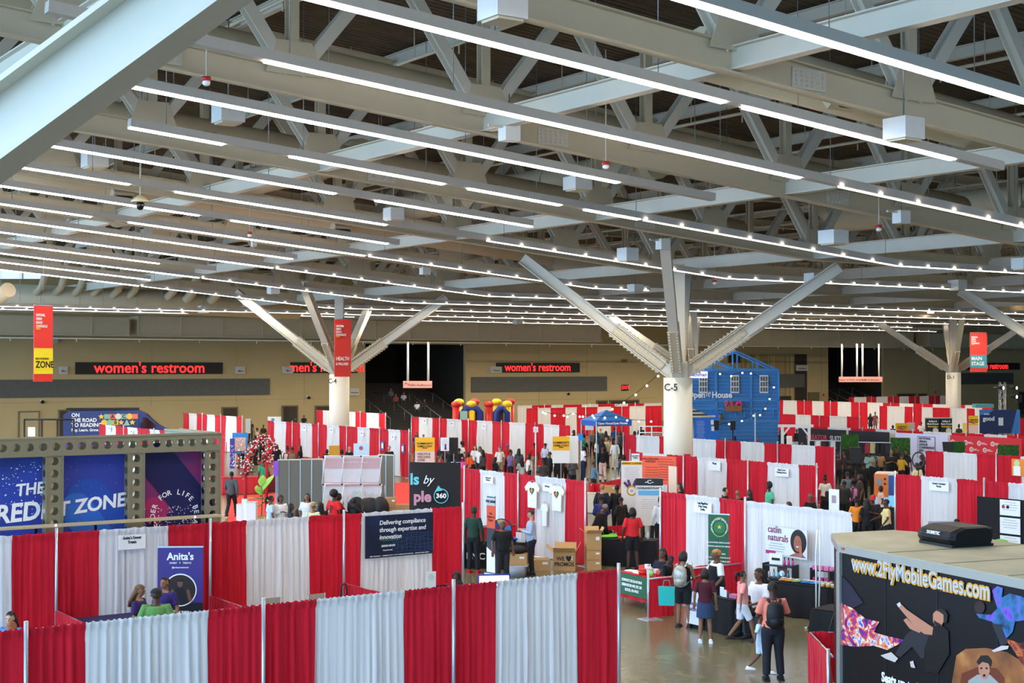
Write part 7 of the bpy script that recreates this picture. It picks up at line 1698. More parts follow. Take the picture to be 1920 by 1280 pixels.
# boxes by the T-shirt booth
p = P(1060, 1070, 0); boxcarton('open brown carton marked WE LOVE PROMOS on the floor', p.x, p.y + .3, 0, .62, .55, .52, -.1, True, 'WE \u2665\nPROMOS')
p = P(1027, 1030, 0); t = table('small grey folding table holding open cartons', p.x - .2, p.y - .4, .9, .6, -.2, None, h=.62)
pa_ = t.location; boxcarton('open brown carton on the small table behind the blue shirt', pa_.x + .1, pa_.y + .25, .63, .55, .4, .42, .1, True); 
boxcarton('tall open brown carton on the small table, right one', pa_.x + .5, pa_.y + .35, .63, .45, .4, .55, -.2, True)
q = thing('grey_rucksack', 'small grey rucksack beside the open cartons', 'backpack', (pa_.x + .95, pa_.y + .5, .55), 0); MB().tube([(0, 0, 0), (0, 0, .2), (0, 0, .42)], [(.15, .1), (.16, .11), (.09, .06)], 14).build('bag_body', mat('nylon_grey', '#6a6a74', .7), q); MB().tube([(-.04, 0, .42), (0, 0, .47), (.04, 0, .42)], .01, 6).build('grab_handle', BLACK, q)
q = thing('seat_cushion', 'teal cushion on the small folding table', 'cushion', (pa_.x - .1, pa_.y - .05, .63), -.2); MB().tube([(-.3, 0, .05), (0, 0, .05), (.3, 0, .05)], [(.16, .04), (.18, .05), (.16, .04)], 12, side=(0, 1, 0)).build('cushion_body', mat('cushion_teal', '#4a90a8', .7), q)
p = P(971, 1080, 0); q = thing('storage_bin', 'clear plastic storage bin with grey lid on the floor', 'bin', (p.x, p.y, 0), -.1); MB().tube([(0, 0, 0), (0, 0, .3)], [(.34, .26), (.38, .3)], 4, side=(1, 1, 0)).build('bin_body', mat('bin_plastic', '#8f959a', .3), q); MB().box((0, 0, .31), (.58, .44, .03)).build('lid', mat('bin_lid', '#a9adb0', .4), q)
boxcarton('brown carton on top of the clear storage bin', p.x, p.y, .33, .52, .4, .3, -.1)
q = thing('black_bag', 'black bag lying on the carton', 'bag', (p.x, p.y, .64)); MB().ball((0, 0, .1), (.27, .18, .12), 0, 14, 8).build('bag_body', mat('nylon_black'), q); MB().tube([(-.12, 0, .18), (0, 0, .28), (.12, 0, .18)], .012, 6).build('strap', BLACK, q)
boxcarton('low brown carton on the floor behind the blue shirt', p.x + .62, p.y + 1.2, 0, .6, .4, .32, .05)
for k, (y_, h_, z_) in enumerate(((1070, .27, 0), (1045, .27, .28), (1010, .48, .56))):
    p = P(1108, 1070, 0); boxcarton('brown carton at the end of the T-shirt booth wall, ' + ('bottom', 'middle', 'top and open')[k] + ' of the stack', p.x + .08, p.y + .4, z_, .42, .4, h_, .1, k == 2)
# second row table + chairs near the red shirt
tb = table('black covered table with a green cloth, in the booth of the silver chairs', *P(1168, 1058, 0).xy, 2.1, .75, RB * .35, mat('cloth_black'))
q = thing('green_cloth', 'crumpled bright green cloth on the black table', 'cloth', tb.matrix_basis @ V(-.45, 0, .77), .2); MB().ball((0, 0, .04), (.3, .18, .05), 0, 16, 8).ball((.15, .05, .06), (.15, .1, .06), 0, 12, 8).build('cloth_folds', mat('cloth_lime', '#6fd03a', .7), q)
q = thing('red_tray', 'small round orange red tray on the black table', 'tray', tb.matrix_basis @ V(.05, -.2, .77)); MB().tube([(0, 0, 0), (0, 0, .07)], [.11, .14], 16).build('tray_body', mat('tray_red', '#e0452c', .4), q)
q = thing('white_bottle', 'small white bottle on the black table behind the red shirt', 'bottle', tb.matrix_basis @ V(.75, .05, .77)); MB().tube([(0, 0, 0), (0, 0, .14), (0, 0, .2)], [.035, .035, .015], 12).build('bottle_body', WHITE, q); MB().tube([(0, 0, .2), (0, 0, .235)], .016, 10).build('cap', WHITE, q)
for x_, y_, ro, lab in ((1147, 1052, 2.8, 'black and chrome chair under the table edge, right one'), (1133, 1048, 3.4, 'black and chrome chair by the suited person, left one')): chair(lab, *P(x_, y_, 0).xy, ro, BLACK, False)
boxcarton('brown carton with white label under the black table', *P(1166, 1047, 0).xy, 0, .6, .4, .4, 0)
table('long table of boxes behind the T-shirt wall', *P(1112, 960, 0).xy, 3.0, .75, RB * .15, mat('cloth_cream', '#cfc6b2', .8)); pq = P(1112, 960, 0)
for k, (dx, w_, h_) in enumerate(((.7, .5, .3), (1.15, .45, .22))): boxcarton('brown carton on the long table, ' + ('left', 'right') [k] + ' one', pq.x + dx, pq.y + .05, .77, w_, .35, h_, .05)
q = thing('orange_cup', 'tall orange cup on the long table', 'cup', (pq.x - .85, pq.y + .25, .77)); MB().tube([(0, 0, 0), (0, 0, .22)], [.045, .055], 12).build('cup_body', mat('cup_orange', '#f08a2a', .5), q); MB().tube([(0, 0, .2), (.03, 0, .34)], .006, 5).build('straw', WHITE, q)
q = thing('white_sack', 'plump white cloth sack on the long table', 'sack', (pq.x - 1.35, pq.y - .05, .77)); MB().ball((0, 0, .1), (.42, .22, .12), 0, 16, 10).build('sack_body', mat('sack_cream', '#e0dccb', .8), q)
# posters behind
t, a, b_ = board('white poster with gold medallion and purple feathers, middle', 1165, 1204, 864, 960, 47.5, 0, mat('poster_white', '#e6e2da', .6), 'medallion_poster', 'poster', stand=True)
MB().box((0, -.02, b_ * .955), (a * .95, .01, b_ * .06)).build('gold_strip', YF, t); lines(t, 0, b_ * .88, a * .8, 16, .045, mat('print_rose_grey', '#c9a0a0'), th=.012); tx(t, 'REVEREND 12 LEGENDS', .07, INK, 0, b_ * .955, .9, .01, y=-.03)
for q_, r_ in ((mat('gold', '#c49a3a', .4), .17), (mat('ring_cream', '#efe6d0'), .12), (mat('core_blue', '#9ab0d0'), .05)): disc(0, b_ * .42, r_, -.02 - (.2 - r_) * .05).build('medallion_ring', q_, t)
for a_ in (2.3, 1.9, 1.2, .8): pill(MB(), .2 * math.cos(a_), b_ * .42 + .2 * math.sin(a_), .34 * math.cos(a_), b_ * .42 + .34 * math.sin(a_), .045, -.02).build('printed_feather', mat('print_purple_dull', '#5a3a6a'), t)
t, a, b_ = board('large orange poster with small dark print on the wall', 1206, 1266, 855, 908, 51, -.5, mat('poster_orange', '#ef5f38', .6), 'orange_poster', 'poster')
tx(t, 'KING ACRES LEASE\nPORTFOLIO', .09, mat('print_brick', '#8a2a1c'), -a * .25, b_ * .85, .8, .02, y=-.03); lines(t, a * .2, b_ * .9, a * .5, 9, .09, mat('print_brick'), th=.014, y=-.025); lines(t, -a * .22, b_ * .6, a * .4, 5, .09, mat('print_brick'), th=.014, y=-.025, seed=5)
t, a, b_ = board('tall narrow cream panel at the end of the orange poster', 1255, 1268, 874, 945, 47, -.9, mat('panel_blush', '#e0c4ac'), 'folding_screen', 'screen board', stand=True)
t, a, b_ = board('white poster with black head strip behind the olive jacket', 1192, 1243, 896, 985, 46, -.1, mat('poster_white'), 'headed_poster', 'poster', stand=True)
MB().box((0, -.02, b_ * .92), (a, .012, b_ * .15)).build('black_head', mat('print_charcoal', '#26282c'), t); tx(t, '-C-', .16, INKW, 0, b_ * .92, 1.3, .02, y=-.034); tx(t, "CLEVELAND'S FLAVOR", .09, INK, 0, b_ * .79, .9, .02, y=-.03); MB().box((0, -.02, b_ * .69), (a * .8, .012, b_ * .1)).build('blue_strip', mat('print_sky', '#6ab0d8'), t); lines(t, 0, b_ * .55, a * .7, 5, .07, mat('print_rose_grey'))
# green roll-up banner
GRN = mat('banner_green', '#1c5a3a', .5)
t, w_, h_ = rollup('dark green roll-up banner with golden emblem and white text', 1329, 1369, 963, 36.6, RB * .42, GRN)
for i in range(24): pass
MB().tube([(.2 * math.cos(2 * PI * i / 28), -.012, h_ - .33 + .24 * math.sin(2 * PI * i / 28)) for i in range(29)], .012, 4, cap=False).build('emblem_ring', mat('print_lime', '#a8c070'), t); disc(0, h_ - .33, .15, -.012).build('emblem_disc', mat('print_green2', '#2f7a4a'), t); tx(t, '\u2605', .12, INKY, 0, h_ - .33, 1, .02, y=-.02)
arc_text(t, 'LUNG MAGNISCAN DRUG TESTING', 0, h_ - .33, .19, PI * 1.2, -PI * .2, .055, INKW, -.02)
for k, s in enumerate(('OCCUPATIONAL DRUG & ALCOHOL', 'TESTING LABORATORY SERVICES', '', 'NOW OFFERING', 'DOT AND NON DOT PHYSICAL EXAMS', 'DOT AND NON DOT DRUG SCREENS', 'ALCOHOL, DNA TESTING', 'HAIR FOLLICLE SCREENS', 'BACKGROUND CHECKS', '', 'MOBILE SERVICE', '', 'OPEN MON-FRI')):
    if s: tx(t, s, .048, INKW, 0, h_ - .72 - k * .095, .85, .02, y=-.014)
# green table banner
gp0, gp1 = P(1157, 1068, .80), P(1222, 1082, .80); d = (gp1 - gp0).normalized(); rz = math.atan2(d.y, d.x)
tb = table('snack table with green front banner and red skirt', *(gp0 + (gp1 - gp0) * .5 + Vector((-d.y, d.x, 0)) * .42).xy, (gp1 - gp0).length * 1.02, .8, rz, mat('cloth_red'), skirt=.8)
gb = thing('green_table_banner', 'green table banner with CONTACT US telephone and Euclid address', 'banner', (gp0 + (gp1 - gp0) * .5 + Vector((d.y, -d.x, 0)) * .06).xy.to_3d(), rz); L = (gp1 - gp0).length
MB().box((0, 0, .52), (L, .012, .5)).build('banner_cloth', GRN, gb)
for k, s in enumerate(('CONTACT US 216-417-0340', '20200 EUCLID AVE, STE. 205', 'EUCLID, OH 44132')): text(s, .088, INKW, gb, (0, -.012, .62 - k * .115), sx=.78, bold=.03)
sp_ = random.Random(6)
goods = [('red first box', -.55, .15, '#d02a22', (.2, .12, .14)), ('white tub', -.4, .18, '#e8e6e2', (.12, .12, .16)), ('white paper stack', -.2, -.15, '#f0efe8', (.3, .2, .04)), ('red round tin', .1, -.2, '#c81e1e', (.24, .24, .12)), ('clear jar of sweets', .35, -.15, '#c9c2b8', (.16, .16, .16)),
         ('green snack bag', .55, -.22, '#7ab03a', (.16, .1, .12)), ('red crisp bag', .75, -.1, '#b8282a', (.22, .12, .15)), ('yellow snack bag', .9, .05, '#e8b828', (.24, .14, .18)), ('white box of gloves', .1, .2, '#dfe4ea', (.24, .12, .1)), ('white flyer pile', -.75, -.1, '#f4f2ea', (.26, .2, .02)), ('dark lidded tub', .4, .2, '#33363a', (.18, .12, .1))]
for s, x, y, c, dm in goods:
    q = thing('snack_item', s + ' on the snack table', 'table item', tb.matrix_basis @ V(x * L / 1.9, y, .77), rz + sp_.uniform(-.4, .4))
    if 'bag' in s: MB().tube([(0, 0, 0), (0, 0, dm[2] * .5), (0, 0, dm[2])], [(dm[0] / 2, .02), (dm[0] / 2, dm[1] / 2), (dm[0] / 2, .008)], 12, side=(1, 0, 0)).build('bag_body', mat('item_' + c[1:], c, .35), q)
    elif 'round' in s or 'jar' in s or 'tub' in s: MB().tube([(0, 0, 0), (0, 0, dm[2])], dm[0] / 2, 16).build('tub_body', mat('item_' + c[1:], c, .35), q); MB().tube([(0, 0, dm[2]), (0, 0, dm[2] + .015)], dm[0] / 2 + .006, 16).build('lid', mat('item_' + c[1:]), q)
    else: MB().box((0, 0, dm[2] / 2), dm).build('pack_body', mat('item_' + c[1:], c, .5), q)
for x, c in ((-.05, 'clear water bottle with white cap among the snacks'),):
    q = thing('water_bottle', c, 'bottle', tb.matrix_basis @ V(x, .1, .77)); MB().tube([(0, 0, 0), (0, 0, .14), (0, 0, .18), (0, 0, .2)], [.034, .034, .014, .013], 12).build('bottle_body', mat('bottle_clear', '#c4ccd0', .1), q); MB().tube([(0, 0, .2), (0, 0, .22)], .015, 10).build('cap', WHITE, q)
# vanity booth
vp0, vp1 = P(1297, 1110, .78), P(1371, 1124, .78); d = (vp1 - vp0).normalized(); rz2 = math.atan2(d.y, d.x)
tb2 = table('black covered display table in front of the golden haired person', *(vp0 + (vp1 - vp0) * .5 + Vector((-d.y, d.x, 0)) * .38).xy, (vp1 - vp0).length, .72, rz2, mat('cloth_black'))
q = thing('table_runner', 'white table runner with purple cursive brand name hanging at the table corner', 'runner', tb2.matrix_basis @ V(-.45, -.42, 0), rz2); MB().add([(-.26, -.05, .1), (.26, -.05, .1), (.24, 0, .79), (-.24, 0, .79), (.24, .5, .79), (-.24, .5, .79)], [(0, 1, 2, 3), (3, 2, 4, 5)]).build('runner_cloth', mat('runner_white', '#dfe2ee', .8), q); text('catlin\nnaturals', .13, mat('print_violet', '#5a2a6a'), q, (.0, -.055, .5), bold=.0, sx=1)
for s, x, y, c, dm in [('white price card', .1, -.15, '#eeeef0', (.12, .01, .2)), ('white price card leaning', .22, -.2, '#e4e2ea', (.16, .01, .16)), ('pink soap stack', .45, -.1, '#c86a90', (.22, .14, .08)), ('red starfish ornament', .45, .12, '#b02a2a', (.2, .06, .12)), ('open white booklet', .3, .1, '#ecebe6', (.24, .18, .02)), ('small purple jar', .02, .05, '#8a6a9a', (.09, .09, .08)), ('dark tray of samples', -.25, .05, '#3a3030', (.26, .18, .04))]:
    q = thing('display_item', s + ' on the display table', 'table item', tb2.matrix_basis @ V(x, y, .77), rz2); MB().box((0, 0, dm[2] / 2), dm).build('item_body', mat('item_' + c[1:], c, .45), q)
vb0, vb1 = P(1428, 1085, .8), P(1551, 1099, .8); d = (vb1 - vb0).normalized(); rz3 = math.atan2(d.y, d.x)
tb3 = table('long black covered table against the white drape', *(vb0 + (vb1 - vb0) * .5 + Vector((-d.y, d.x, 0)) * .3).xy, (vb1 - vb0).length, .6, rz3, mat('cloth_black')); L3 = (vb1 - vb0).length
tb4 = table('lower black draped table beside the trailer', *(P(1550, 1150, .6) + Vector((.35, .1, 0))).xy, 1.0, .8, rz3, mat('cloth_black'), h=.68)
def shelf(x, lab, w_=.8, levels=2, z0=.77, frm=BLACK):
    t = thing('display_shelf', lab, 'shelf', tb3.matrix_basis @ V(x, .12, z0), rz3)
    for k in range(levels): MB().box((0, 0, .02 + k * .3 + (.25 if levels < 2 else 0)), (w_, .3, .02)).build('shelf_board', frm, t)
    for sx_ in (-1, 1): MB().box((sx_ * w_ / 2, 0, .19), (.02, .3, .36)).build('side_frame', frm, t)
    return t
shelf(-L3 * .35, 'black two tier shelf of lotion bottles at the left of the long table'); shelf(L3 * .33, 'black tiered shelf of pink boxes at the right of the long table', .6)
bi = 0
def goods3(n, x0, dx, y, z, mk, lab, grp, cat):
    for i in range(n):
        q = thing(cat.replace(' ', '_'), lab, cat, tb3.matrix_basis @ V(x0 + dx * i, y, z), rz3, grp); mk(q, i)
def bottle(col, cap='#151517', h_=.17, r=.03):
    def f(q, i):
        c = col[i % len(col)]; MB().tube([(0, 0, 0), (0, 0, h_ * .75), (0, 0, h_ * .85)], [r, r, r * .4], 10).build('bottle_body', mat('item_' + c[1:], c, .3), q); MB().tube([(0, 0, h_ * .85), (0, 0, h_ * 1.2)], r * .45, 8).build('pump_cap', mat('cap_blk', '#151517'), q)
    return f
goods3(5, -L3 * .35 - .3, .13, .1, .80, bottle(['#d8c8c8', '#8ac0c4', '#5aa8c0', '#6ab8c8', '#4a98b8']), 'small pump bottle on the lower tier of the lotion shelf', 'pump bottles on the lower tier', 'pump bottle')
goods3(3, -L3 * .35 + .12, .11, .1, 1.10, bottle(['#c04a8a']), 'small magenta pump bottle on the upper tier of the lotion shelf', 'magenta pump bottles on the upper tier', 'pump bottle')
q = thing('white_sign_box', 'white framed price card on the upper tier of the lotion shelf', 'sign', tb3.matrix_basis @ V(-L3 * .35 - .12, .12, 1.10), rz3); MB().box((0, 0, .14), (.36, .03, .26)).build('card', WHITE, q); MB().box((0, -.02, .14), (.22, .01, .06)).build('dark_strip', INK, q)
def soap(cols):
    def f(q, i): c = cols[i % len(cols)]; MB().tube([(-.12, 0, .03), (0, 0, .045), (.12, 0, .06)], [(.05, .02), (.06, .03), (.05, .02)], 10, side=(0, 1, 0)).build('bar', mat('item_' + c[1:], c, .5), q); MB().tube([(-.08, 0, .075), (0, 0, .085), (.08, 0, .095)], [(.03, .01), (.04, .012), (.03, .01)], 8, side=(0, 1, 0)).build('top_layer', mat('layer_cream', '#e0d8b0'), q)
    return f
goods3(3, -.35, .17, -.15, .775, soap(['#e0883a', '#e09a3a', '#7fb07a']), 'long oval soap bar at the front of the long table, warm coloured', 'soap bars, warm coloured', 'soap bar'); goods3(6, .2, .12, -.12, .775, soap(['#3a86c8', '#2f6ab0', '#5aa0d8']), 'long oval blue soap bar on the tray', 'blue soap bars on the tray', 'soap bar')
goods3(4, L3 * .33 - .22, .15, .08, .80, lambda q, i: MB().box((0, 0, .06), (.11, .1, .12)).build('box_body', mat('item_magenta', '#b83a78'), q), 'small magenta box on the tiered shelf', 'magenta boxes on the shelf', 'small box'); goods3(4, L3 * .33 - .22, .15, .08, 1.10, lambda q, i: MB().box((0, 0, .045), (.12, .1, .09)).build('box_body', mat('item_pinkish', '#d86a9a'), q), 'small pink box on top of the tiered shelf', 'pink boxes on the shelf', 'small box')
goods3(3, L3 * .42, .13, -.25, .775, lambda q, i: (MB().tube([(0, 0, 0), (0, 0, .06)], .05, 14).build('jar_body', mat('jar_amber', '#c89a4a', .3), q), MB().tube([(0, 0, .06), (0, 0, .08)], .052, 14).build('lid', mat('lid_cream', '#e0d4b0'), q)), 'small amber jar with cream lid at the table edge', 'amber jars', 'jar')
q = thing('heart_frame', 'small dark picture frame with a white heart on the long table', 'picture frame', tb3.matrix_basis @ V(-.55, .1, .77), rz3); MB().box((0, 0, .15), (.26, .02, .3)).build('frame', mat('frame_brown', '#5a3a28'), q); disc(0, .15, .07, -.012).build('heart_print', INKW, q)
# brand poster + poles in vanity booth
PW = mat('poster_vanity', '#d9dae2', .6); t, w_, h_ = on_run(T4, 1455, 1533, 989, 1043, .35, 'wide white poster with cursive brand name and smiling portrait', PW, 'poster', 'poster')
tx(t, 'catlin\nnaturals', .24, mat('print_berry', '#8a2448'), -w_ * .44, h_ * .76, .9, .0, 'LEFT', y=-.015, gap=.8); lines(t, -w_ * .22, h_ * .42, w_ * .42, 4, .06, mat('print_grey'), y=-.01, th=.014); MB().box((-w_ * .37, -.01, h_ * .1), (w_ * .24, .01, h_ * .12)).build('berry_strip', mat('print_berry2', '#a8286a'), t)
m = MB(); m.ball((w_ * .3, -.012, h_ * .58), (.26, .006, .29), 0, 24, 12); m.build('printed_hair', mat('print_hair', '#1c1412'), t); MB().ball((w_ * .29, -.02, h_ * .52), (.13, .004, .19), 0, 20, 12).build('printed_face', mat('print_face', '#9a5a44'), t)
MB().prism([(w_ * .08, h_ * .06), (w_ * .48, h_ * .06), (w_ * .42, h_ * .14), (w_ * .33, h_ * .2), (w_ * .25, h_ * .2), (w_ * .16, h_ * .13)], -.02, -.014).build('printed_shoulders', mat('print_face'), t); pill(MB(), w_ * .37, h_ * .12, w_ * .36, h_ * .42, .045, -.028).build('printed_hand', mat('print_face2', '#a8684e'), t)
MB().prism([(w_ * .27, h_ * .4), (w_ * .31, h_ * .4), (w_ * .32, h_ * .43), (w_ * .26, h_ * .43)], -.03, -.026).build('printed_smile', INKW, t)
for s in (-.03, .03): MB().box((w_ * .29 + s * 1.6, -.026, h_ * .6), (.05, .003, .008)).build('printed_eye', INK, t)
for x_, lab in ((1529, 'left'), (1534, 'right')):
    p = P(1532 + (x_ - 1531) * .8, 1178, 0); t = thing('banner_pole', 'tall thin white banner pole in the vanity booth, %s of two' % lab, 'pole', p); MB().tube([(0, 0, 0), (0.0 if x_ == 1529 else .05, 0, 1.6), (0.03, 0, HC - (992 - 688) / F * p.y)], .018, 6).build('pole', WHITE, t); MB().box((0, 0, .02), (.5, .06, .03)).box((0, 0, .021), (.06, .4, .03)).build('foot', WHITE, t)
p = P(1407, 1190, 0); t = thing('grey_crate', 'grey box under the table behind the striding child', 'crate', (p.x, p.y + .1, 0), .1); MB().box((0, 0, .27), (.42, .35, .54)).build('crate_body', mat('crate_grey', '#6a7074', .6), t); MB().box((0, 0, .55), (.4, .33, .03)).build('papers', mat('paper_rose', '#d8b8a8'), t)
q = thing('shopping_bag', 'dark handled bag beside the seated vanity seller', 'bag', P(1407, 1140, .5), .2); q.location.z = .35; MB().box((0, 0, .15), (.34, .16, .3)).build('bag_body', BLACK, q); MB().tube([(-.1, 0, .3), (-.07, 0, .48), (.07, 0, .48), (.1, 0, .3)], .012, 6).build('handle', BLACK, q)
MB().box((0, 0, -.17), (.34, .16, .34)).build('bag_lower', BLACK, q)
# hoverboard / tripod by the trailer
p = P(1566, 1235, 0); t = thing('camera_tripod', 'black tripod with camera beside the trailer', 'tripod', p); zt_ = 1.55
for k in range(3): a = k * 2.1 + .4; MB().tube([(math.cos(a) * .28, math.sin(a) * .28, 0), (0, 0, .95)], .02, 6).build('leg', BLACK, t)
MB().tube([(0, 0, .9), (0, 0, zt_)], .022, 6).build('centre_column', BLACK, t); MB().box((0, 0, zt_ + .1), (.24, .16, .18)).build('camera_body', BLACK, t); MB().tube([(0, -.08, zt_ + .1), (0, -.22, zt_ + .1)], .05, 12).build('camera_lens', BLACK, t)
# ================= trailer =================
TO = P(1576, 1019, 3.0); TO.z = 0; td = Vector((.38, -.925, 0)).normalized(); tn = Vector((.925, .38, 0)).normalized(); trz = math.atan2(td.y, td.x); TL = 6.2; TWd = 2.6
trl = thing('games_trailer', 'black printed mobile games trailer with pale roof, bottom right', 'trailer', TO, trz)
TF = mat('trailer_face', '#0c0c0e', .5, spec=.3); ROOF = ramp_mat('trailer_roof', [(.3, '#9a957a'), (.6, '#aeaa8e'), (.8, '#bdb89a')], 'noise', .6, 1.2); EDGE = mat('trailer_edge', '#a9a59a', .4, .4)
outl = [(0, 0), (-1.25, .75), (-1.25, 1.95), (0, TWd), (TL, TWd), (TL, 0)]
MB().slab(outl, .45, 2.9).build('trailer_walls', TF, trl); MB().slab([(x * 1.0 + (-.03 if x <= 0 else .03), y + (-.03 if y < 1 else .03)) for x, y in outl], 2.9, 3.0).build('roof', ROOF, trl)
m = MB(); oz = 2.93
for i in range(6): a, b_ = outl[i], outl[(i + 1) % 6]; m.beam((a[0], a[1] - .0, oz), (b_[0], b_[1], oz), .1, .12)
m.build('roof_edge_trim', EDGE, trl)
MB().box((0.0, -.01, 1.65), (.09, .09, 2.45)).build('corner_post', mat('tread_plate', '#b5b0a8', .35, .6, var=.35, scale=60, bump=.5), trl); MB().box((TL / 2, -.02, .48), (TL, .06, .1)).build('bottom_rail', EDGE, trl)
for y_ in (.35, TWd - .35):
    for x_ in (3.2, 4.1): MB().tube([(x_, y_ - .12, .36), (x_, y_ + .12, .36)], .36, 20).build('wheel', BLACK, trl)
for x_ in (.5, 5.6): MB().tube([(x_, .6, 0), (x_, .6, .45)], .05, 8).build('jack_stand', GREY, trl)
MB().box((.14, -.05, 2.94), (.08, .02, .035)).build('marker_lamp', mat('amber_lens', '#b04a1c'), trl)
for x_ in (1.15, 2.35, 3.6): MB().box((x_, -.004, 1.7), (.008, .01, 2.3)).build('panel_joint', mat('joint_grey', '#2a2a2e'), trl)
seam = MB()
for x_ in (1.2, 2.5, 3.8, 5.1): seam.box((x_, TWd / 2, 3.003), (.03, TWd, .008))
seam.build('roof_seams', mat('roof_seam', '#8a8468'), trl)
fo = TO.copy()
def FP(px, py): return plane_st(fo, td, px, py)
def face_poly(nm, pts, m_, y=-.012, lab=None):
    q = [FP(x, y_) for x, y_ in pts]; o = MB().prism(q, y - .003, y).build(nm, m_, trl); return o
s0, z0 = FP(1600, 1062); s1, z1 = FP(1860, 1103)
TXS = mat('letter_silver', '#b9b6b4', .4); TXO = mat('letter_orange', '#e09a2a', .5)
for nm, mm, y_, bo in (('web_lettering_outline', TXO, -.02, .075), ('web_lettering', TXS, -.03, .015)):
    o = text('www.2FlyMobileGames.com', .30, mm, trl, ((s0 + s1) / 2, y_, (z0 + z1) / 2), sx=1.0, bold=bo, name=nm)
    wdt = max(v.co.x for v in o.data.vertices) - min(v.co.x for v in o.data.vertices); o.scale = ((s1 - s0) / wdt, 1.12, 1)
a = FP(1655, 1266); b_ = FP(1752, 1282); o = text('Seats up to 28 players', .2, INKW, trl, (a[0], -.02, a[1] - .02), sx=.85, bold=.03, align='LEFT')
SPL = ramp_mat('splash_print', [(.30, '#1a1038'), (.40, '#5a2a8a'), (.47, '#c8285a'), (.53, '#e88a3a'), (.58, '#f0e0d0'), (.64, '#4a5ac8'), (.75, '#16102a')], 'noise', .5, 3.5, detail=8, dist=2.5)
face_poly('colour_splash', [(1579, 1130), (1600, 1140), (1625, 1160), (1650, 1165), (1640, 1185), (1665, 1192), (1700, 1200), (1665, 1218), (1640, 1210), (1605, 1212), (1579, 1208)], SPL)
face_poly('colour_splash', [(1579, 1078), (1598, 1098), (1620, 1130), (1600, 1140), (1579, 1128)], mat('print_deep', '#1d1a2c'), -.010)
SKN = mat('print_tanned', '#b87a5e', .6); PBK = mat('print_nearblack', '#08080a', .5); PGY = mat('print_dark_grey', '#26262c', .5)
face_poly('printed_leg', [(1700, 1190), (1722, 1172), (1755, 1195), (1748, 1225), (1730, 1235), (1712, 1212), (1690, 1232), (1680, 1226)], PGY, -.014)
face_poly('printed_shoe', [(1653, 1228), (1673, 1222), (1686, 1234), (1680, 1241), (1662, 1234)], mat('print_shoe', '#c9b8b0'), -.018); face_poly('printed_shoe', [(1708, 1240), (1714, 1238), (1718, 1252), (1710, 1250)], mat('print_shoe'), -.018)
face_poly('printed_shirt', [(1750, 1174), (1764, 1168), (1780, 1182), (1782, 1225), (1760, 1262), (1735, 1258), (1735, 1215)], PBK, -.016)
face_poly('printed_arm', [(1684, 1134), (1690, 1130), (1702, 1142), (1728, 1160), (1752, 1176), (1750, 1190), (1735, 1188), (1716, 1172), (1694, 1146)], SKN, -.020)
face_poly('printed_arm', [(1696, 1162), (1702, 1158), (1716, 1172), (1730, 1182), (1726, 1186), (1708, 1178)], SKN, -.019)
face_poly('printed_controller', [(1684, 1132), (1690, 1128), (1692, 1134), (1688, 1138)], mat('print_silver'), -.024)
face_poly('printed_face', [(1752, 1150), (1760, 1142), (1770, 1146), (1774, 1160), (1768, 1172), (1756, 1172), (1752, 1164)], SKN, -.022)
face_poly('printed_hair', [(1758, 1144), (1764, 1140), (1774, 1142), (1780, 1152), (1778, 1166), (1772, 1168), (1772, 1152), (1764, 1146)], mat('print_hair'), -.025); face_poly('printed_beard', [(1754, 1162), (1760, 1166), (1768, 1170), (1762, 1174), (1755, 1170)], mat('print_hair'), -.026)
NB = ramp_mat('player_print', [(.3, '#14203a'), (.5, '#2a6a9a'), (.6, '#7a4ac0'), (.75, '#1a1a3a')], 'noise', .4, 5)
face_poly('printed_player', [(1862, 1106), (1872, 1098), (1882, 1102), (1880, 1120), (1895, 1112), (1918, 1118), (1935, 1130), (1935, 1160), (1905, 1165), (1900, 1185), (1885, 1200), (1875, 1180), (1862, 1165), (1838, 1158), (1832, 1150), (1860, 1152), (1872, 1140), (1866, 1122)], NB, -.014)
face_poly('printed_ball', [(1830 + 9 + 10 * math.cos(k * PI / 8), 1138 + 12 * math.sin(k * PI / 8)) for k in range(16)], mat('print_brown', '#2c1a18'), -.018)
face_poly('printed_leg', [(1862, 1168), (1878, 1170), (1892, 1205), (1880, 1212)], PGY, -.018); face_poly('printed_shoe', [(1862, 1219), (1880, 1210), (1894, 1210), (1892, 1216), (1866, 1222)], mat('print_shoe'), -.02)
FIRE = ramp_mat('fire_print', [(.3, '#2a0e0a'), (.5, '#8a2a14'), (.65, '#d8783a'), (.8, '#2a0e0a')], 'noise', .5, 4, dist=1.5)
face_poly('printed_flame', [(1885, 1195), (1912, 1205), (1935, 1200), (1935, 1260), (1915, 1240), (1905, 1222)], FIRE, -.014)
face_poly('printed_couch_scene', [(1795, 1228), (1812, 1216), (1850, 1214), (1890, 1222), (1935, 1250), (1935, 1330), (1780, 1330), (1786, 1280)], ramp_mat('couch_print', [(.3, '#5a3018'), (.6, '#9a5a2c'), (.8, '#c88a4a')], 'noise', .5, 2), -.012)
face_poly('printed_couch', [(1805, 1262), (1835, 1250), (1870, 1252), (1885, 1270), (1885, 1330), (1795, 1330)], mat('print_couch', '#6a2e18'), -.015)
face_poly('printed_boy_shirt', [(1818, 1275), (1835, 1264), (1858, 1264), (1875, 1280), (1880, 1330), (1810, 1330)], mat('print_tee', '#9a9890'), -.018)
face_poly('printed_boy_face', [(1837, 1245), (1845, 1240), (1857, 1243), (1859, 1258), (1852, 1272), (1845, 1272), (1838, 1260)], SKN, -.022); face_poly('printed_boy_hair', [(1834, 1240), (1842, 1228), (1855, 1228), (1862, 1238), (1860, 1250), (1856, 1243), (1845, 1240), (1838, 1246)], mat('print_hair'), -.026)
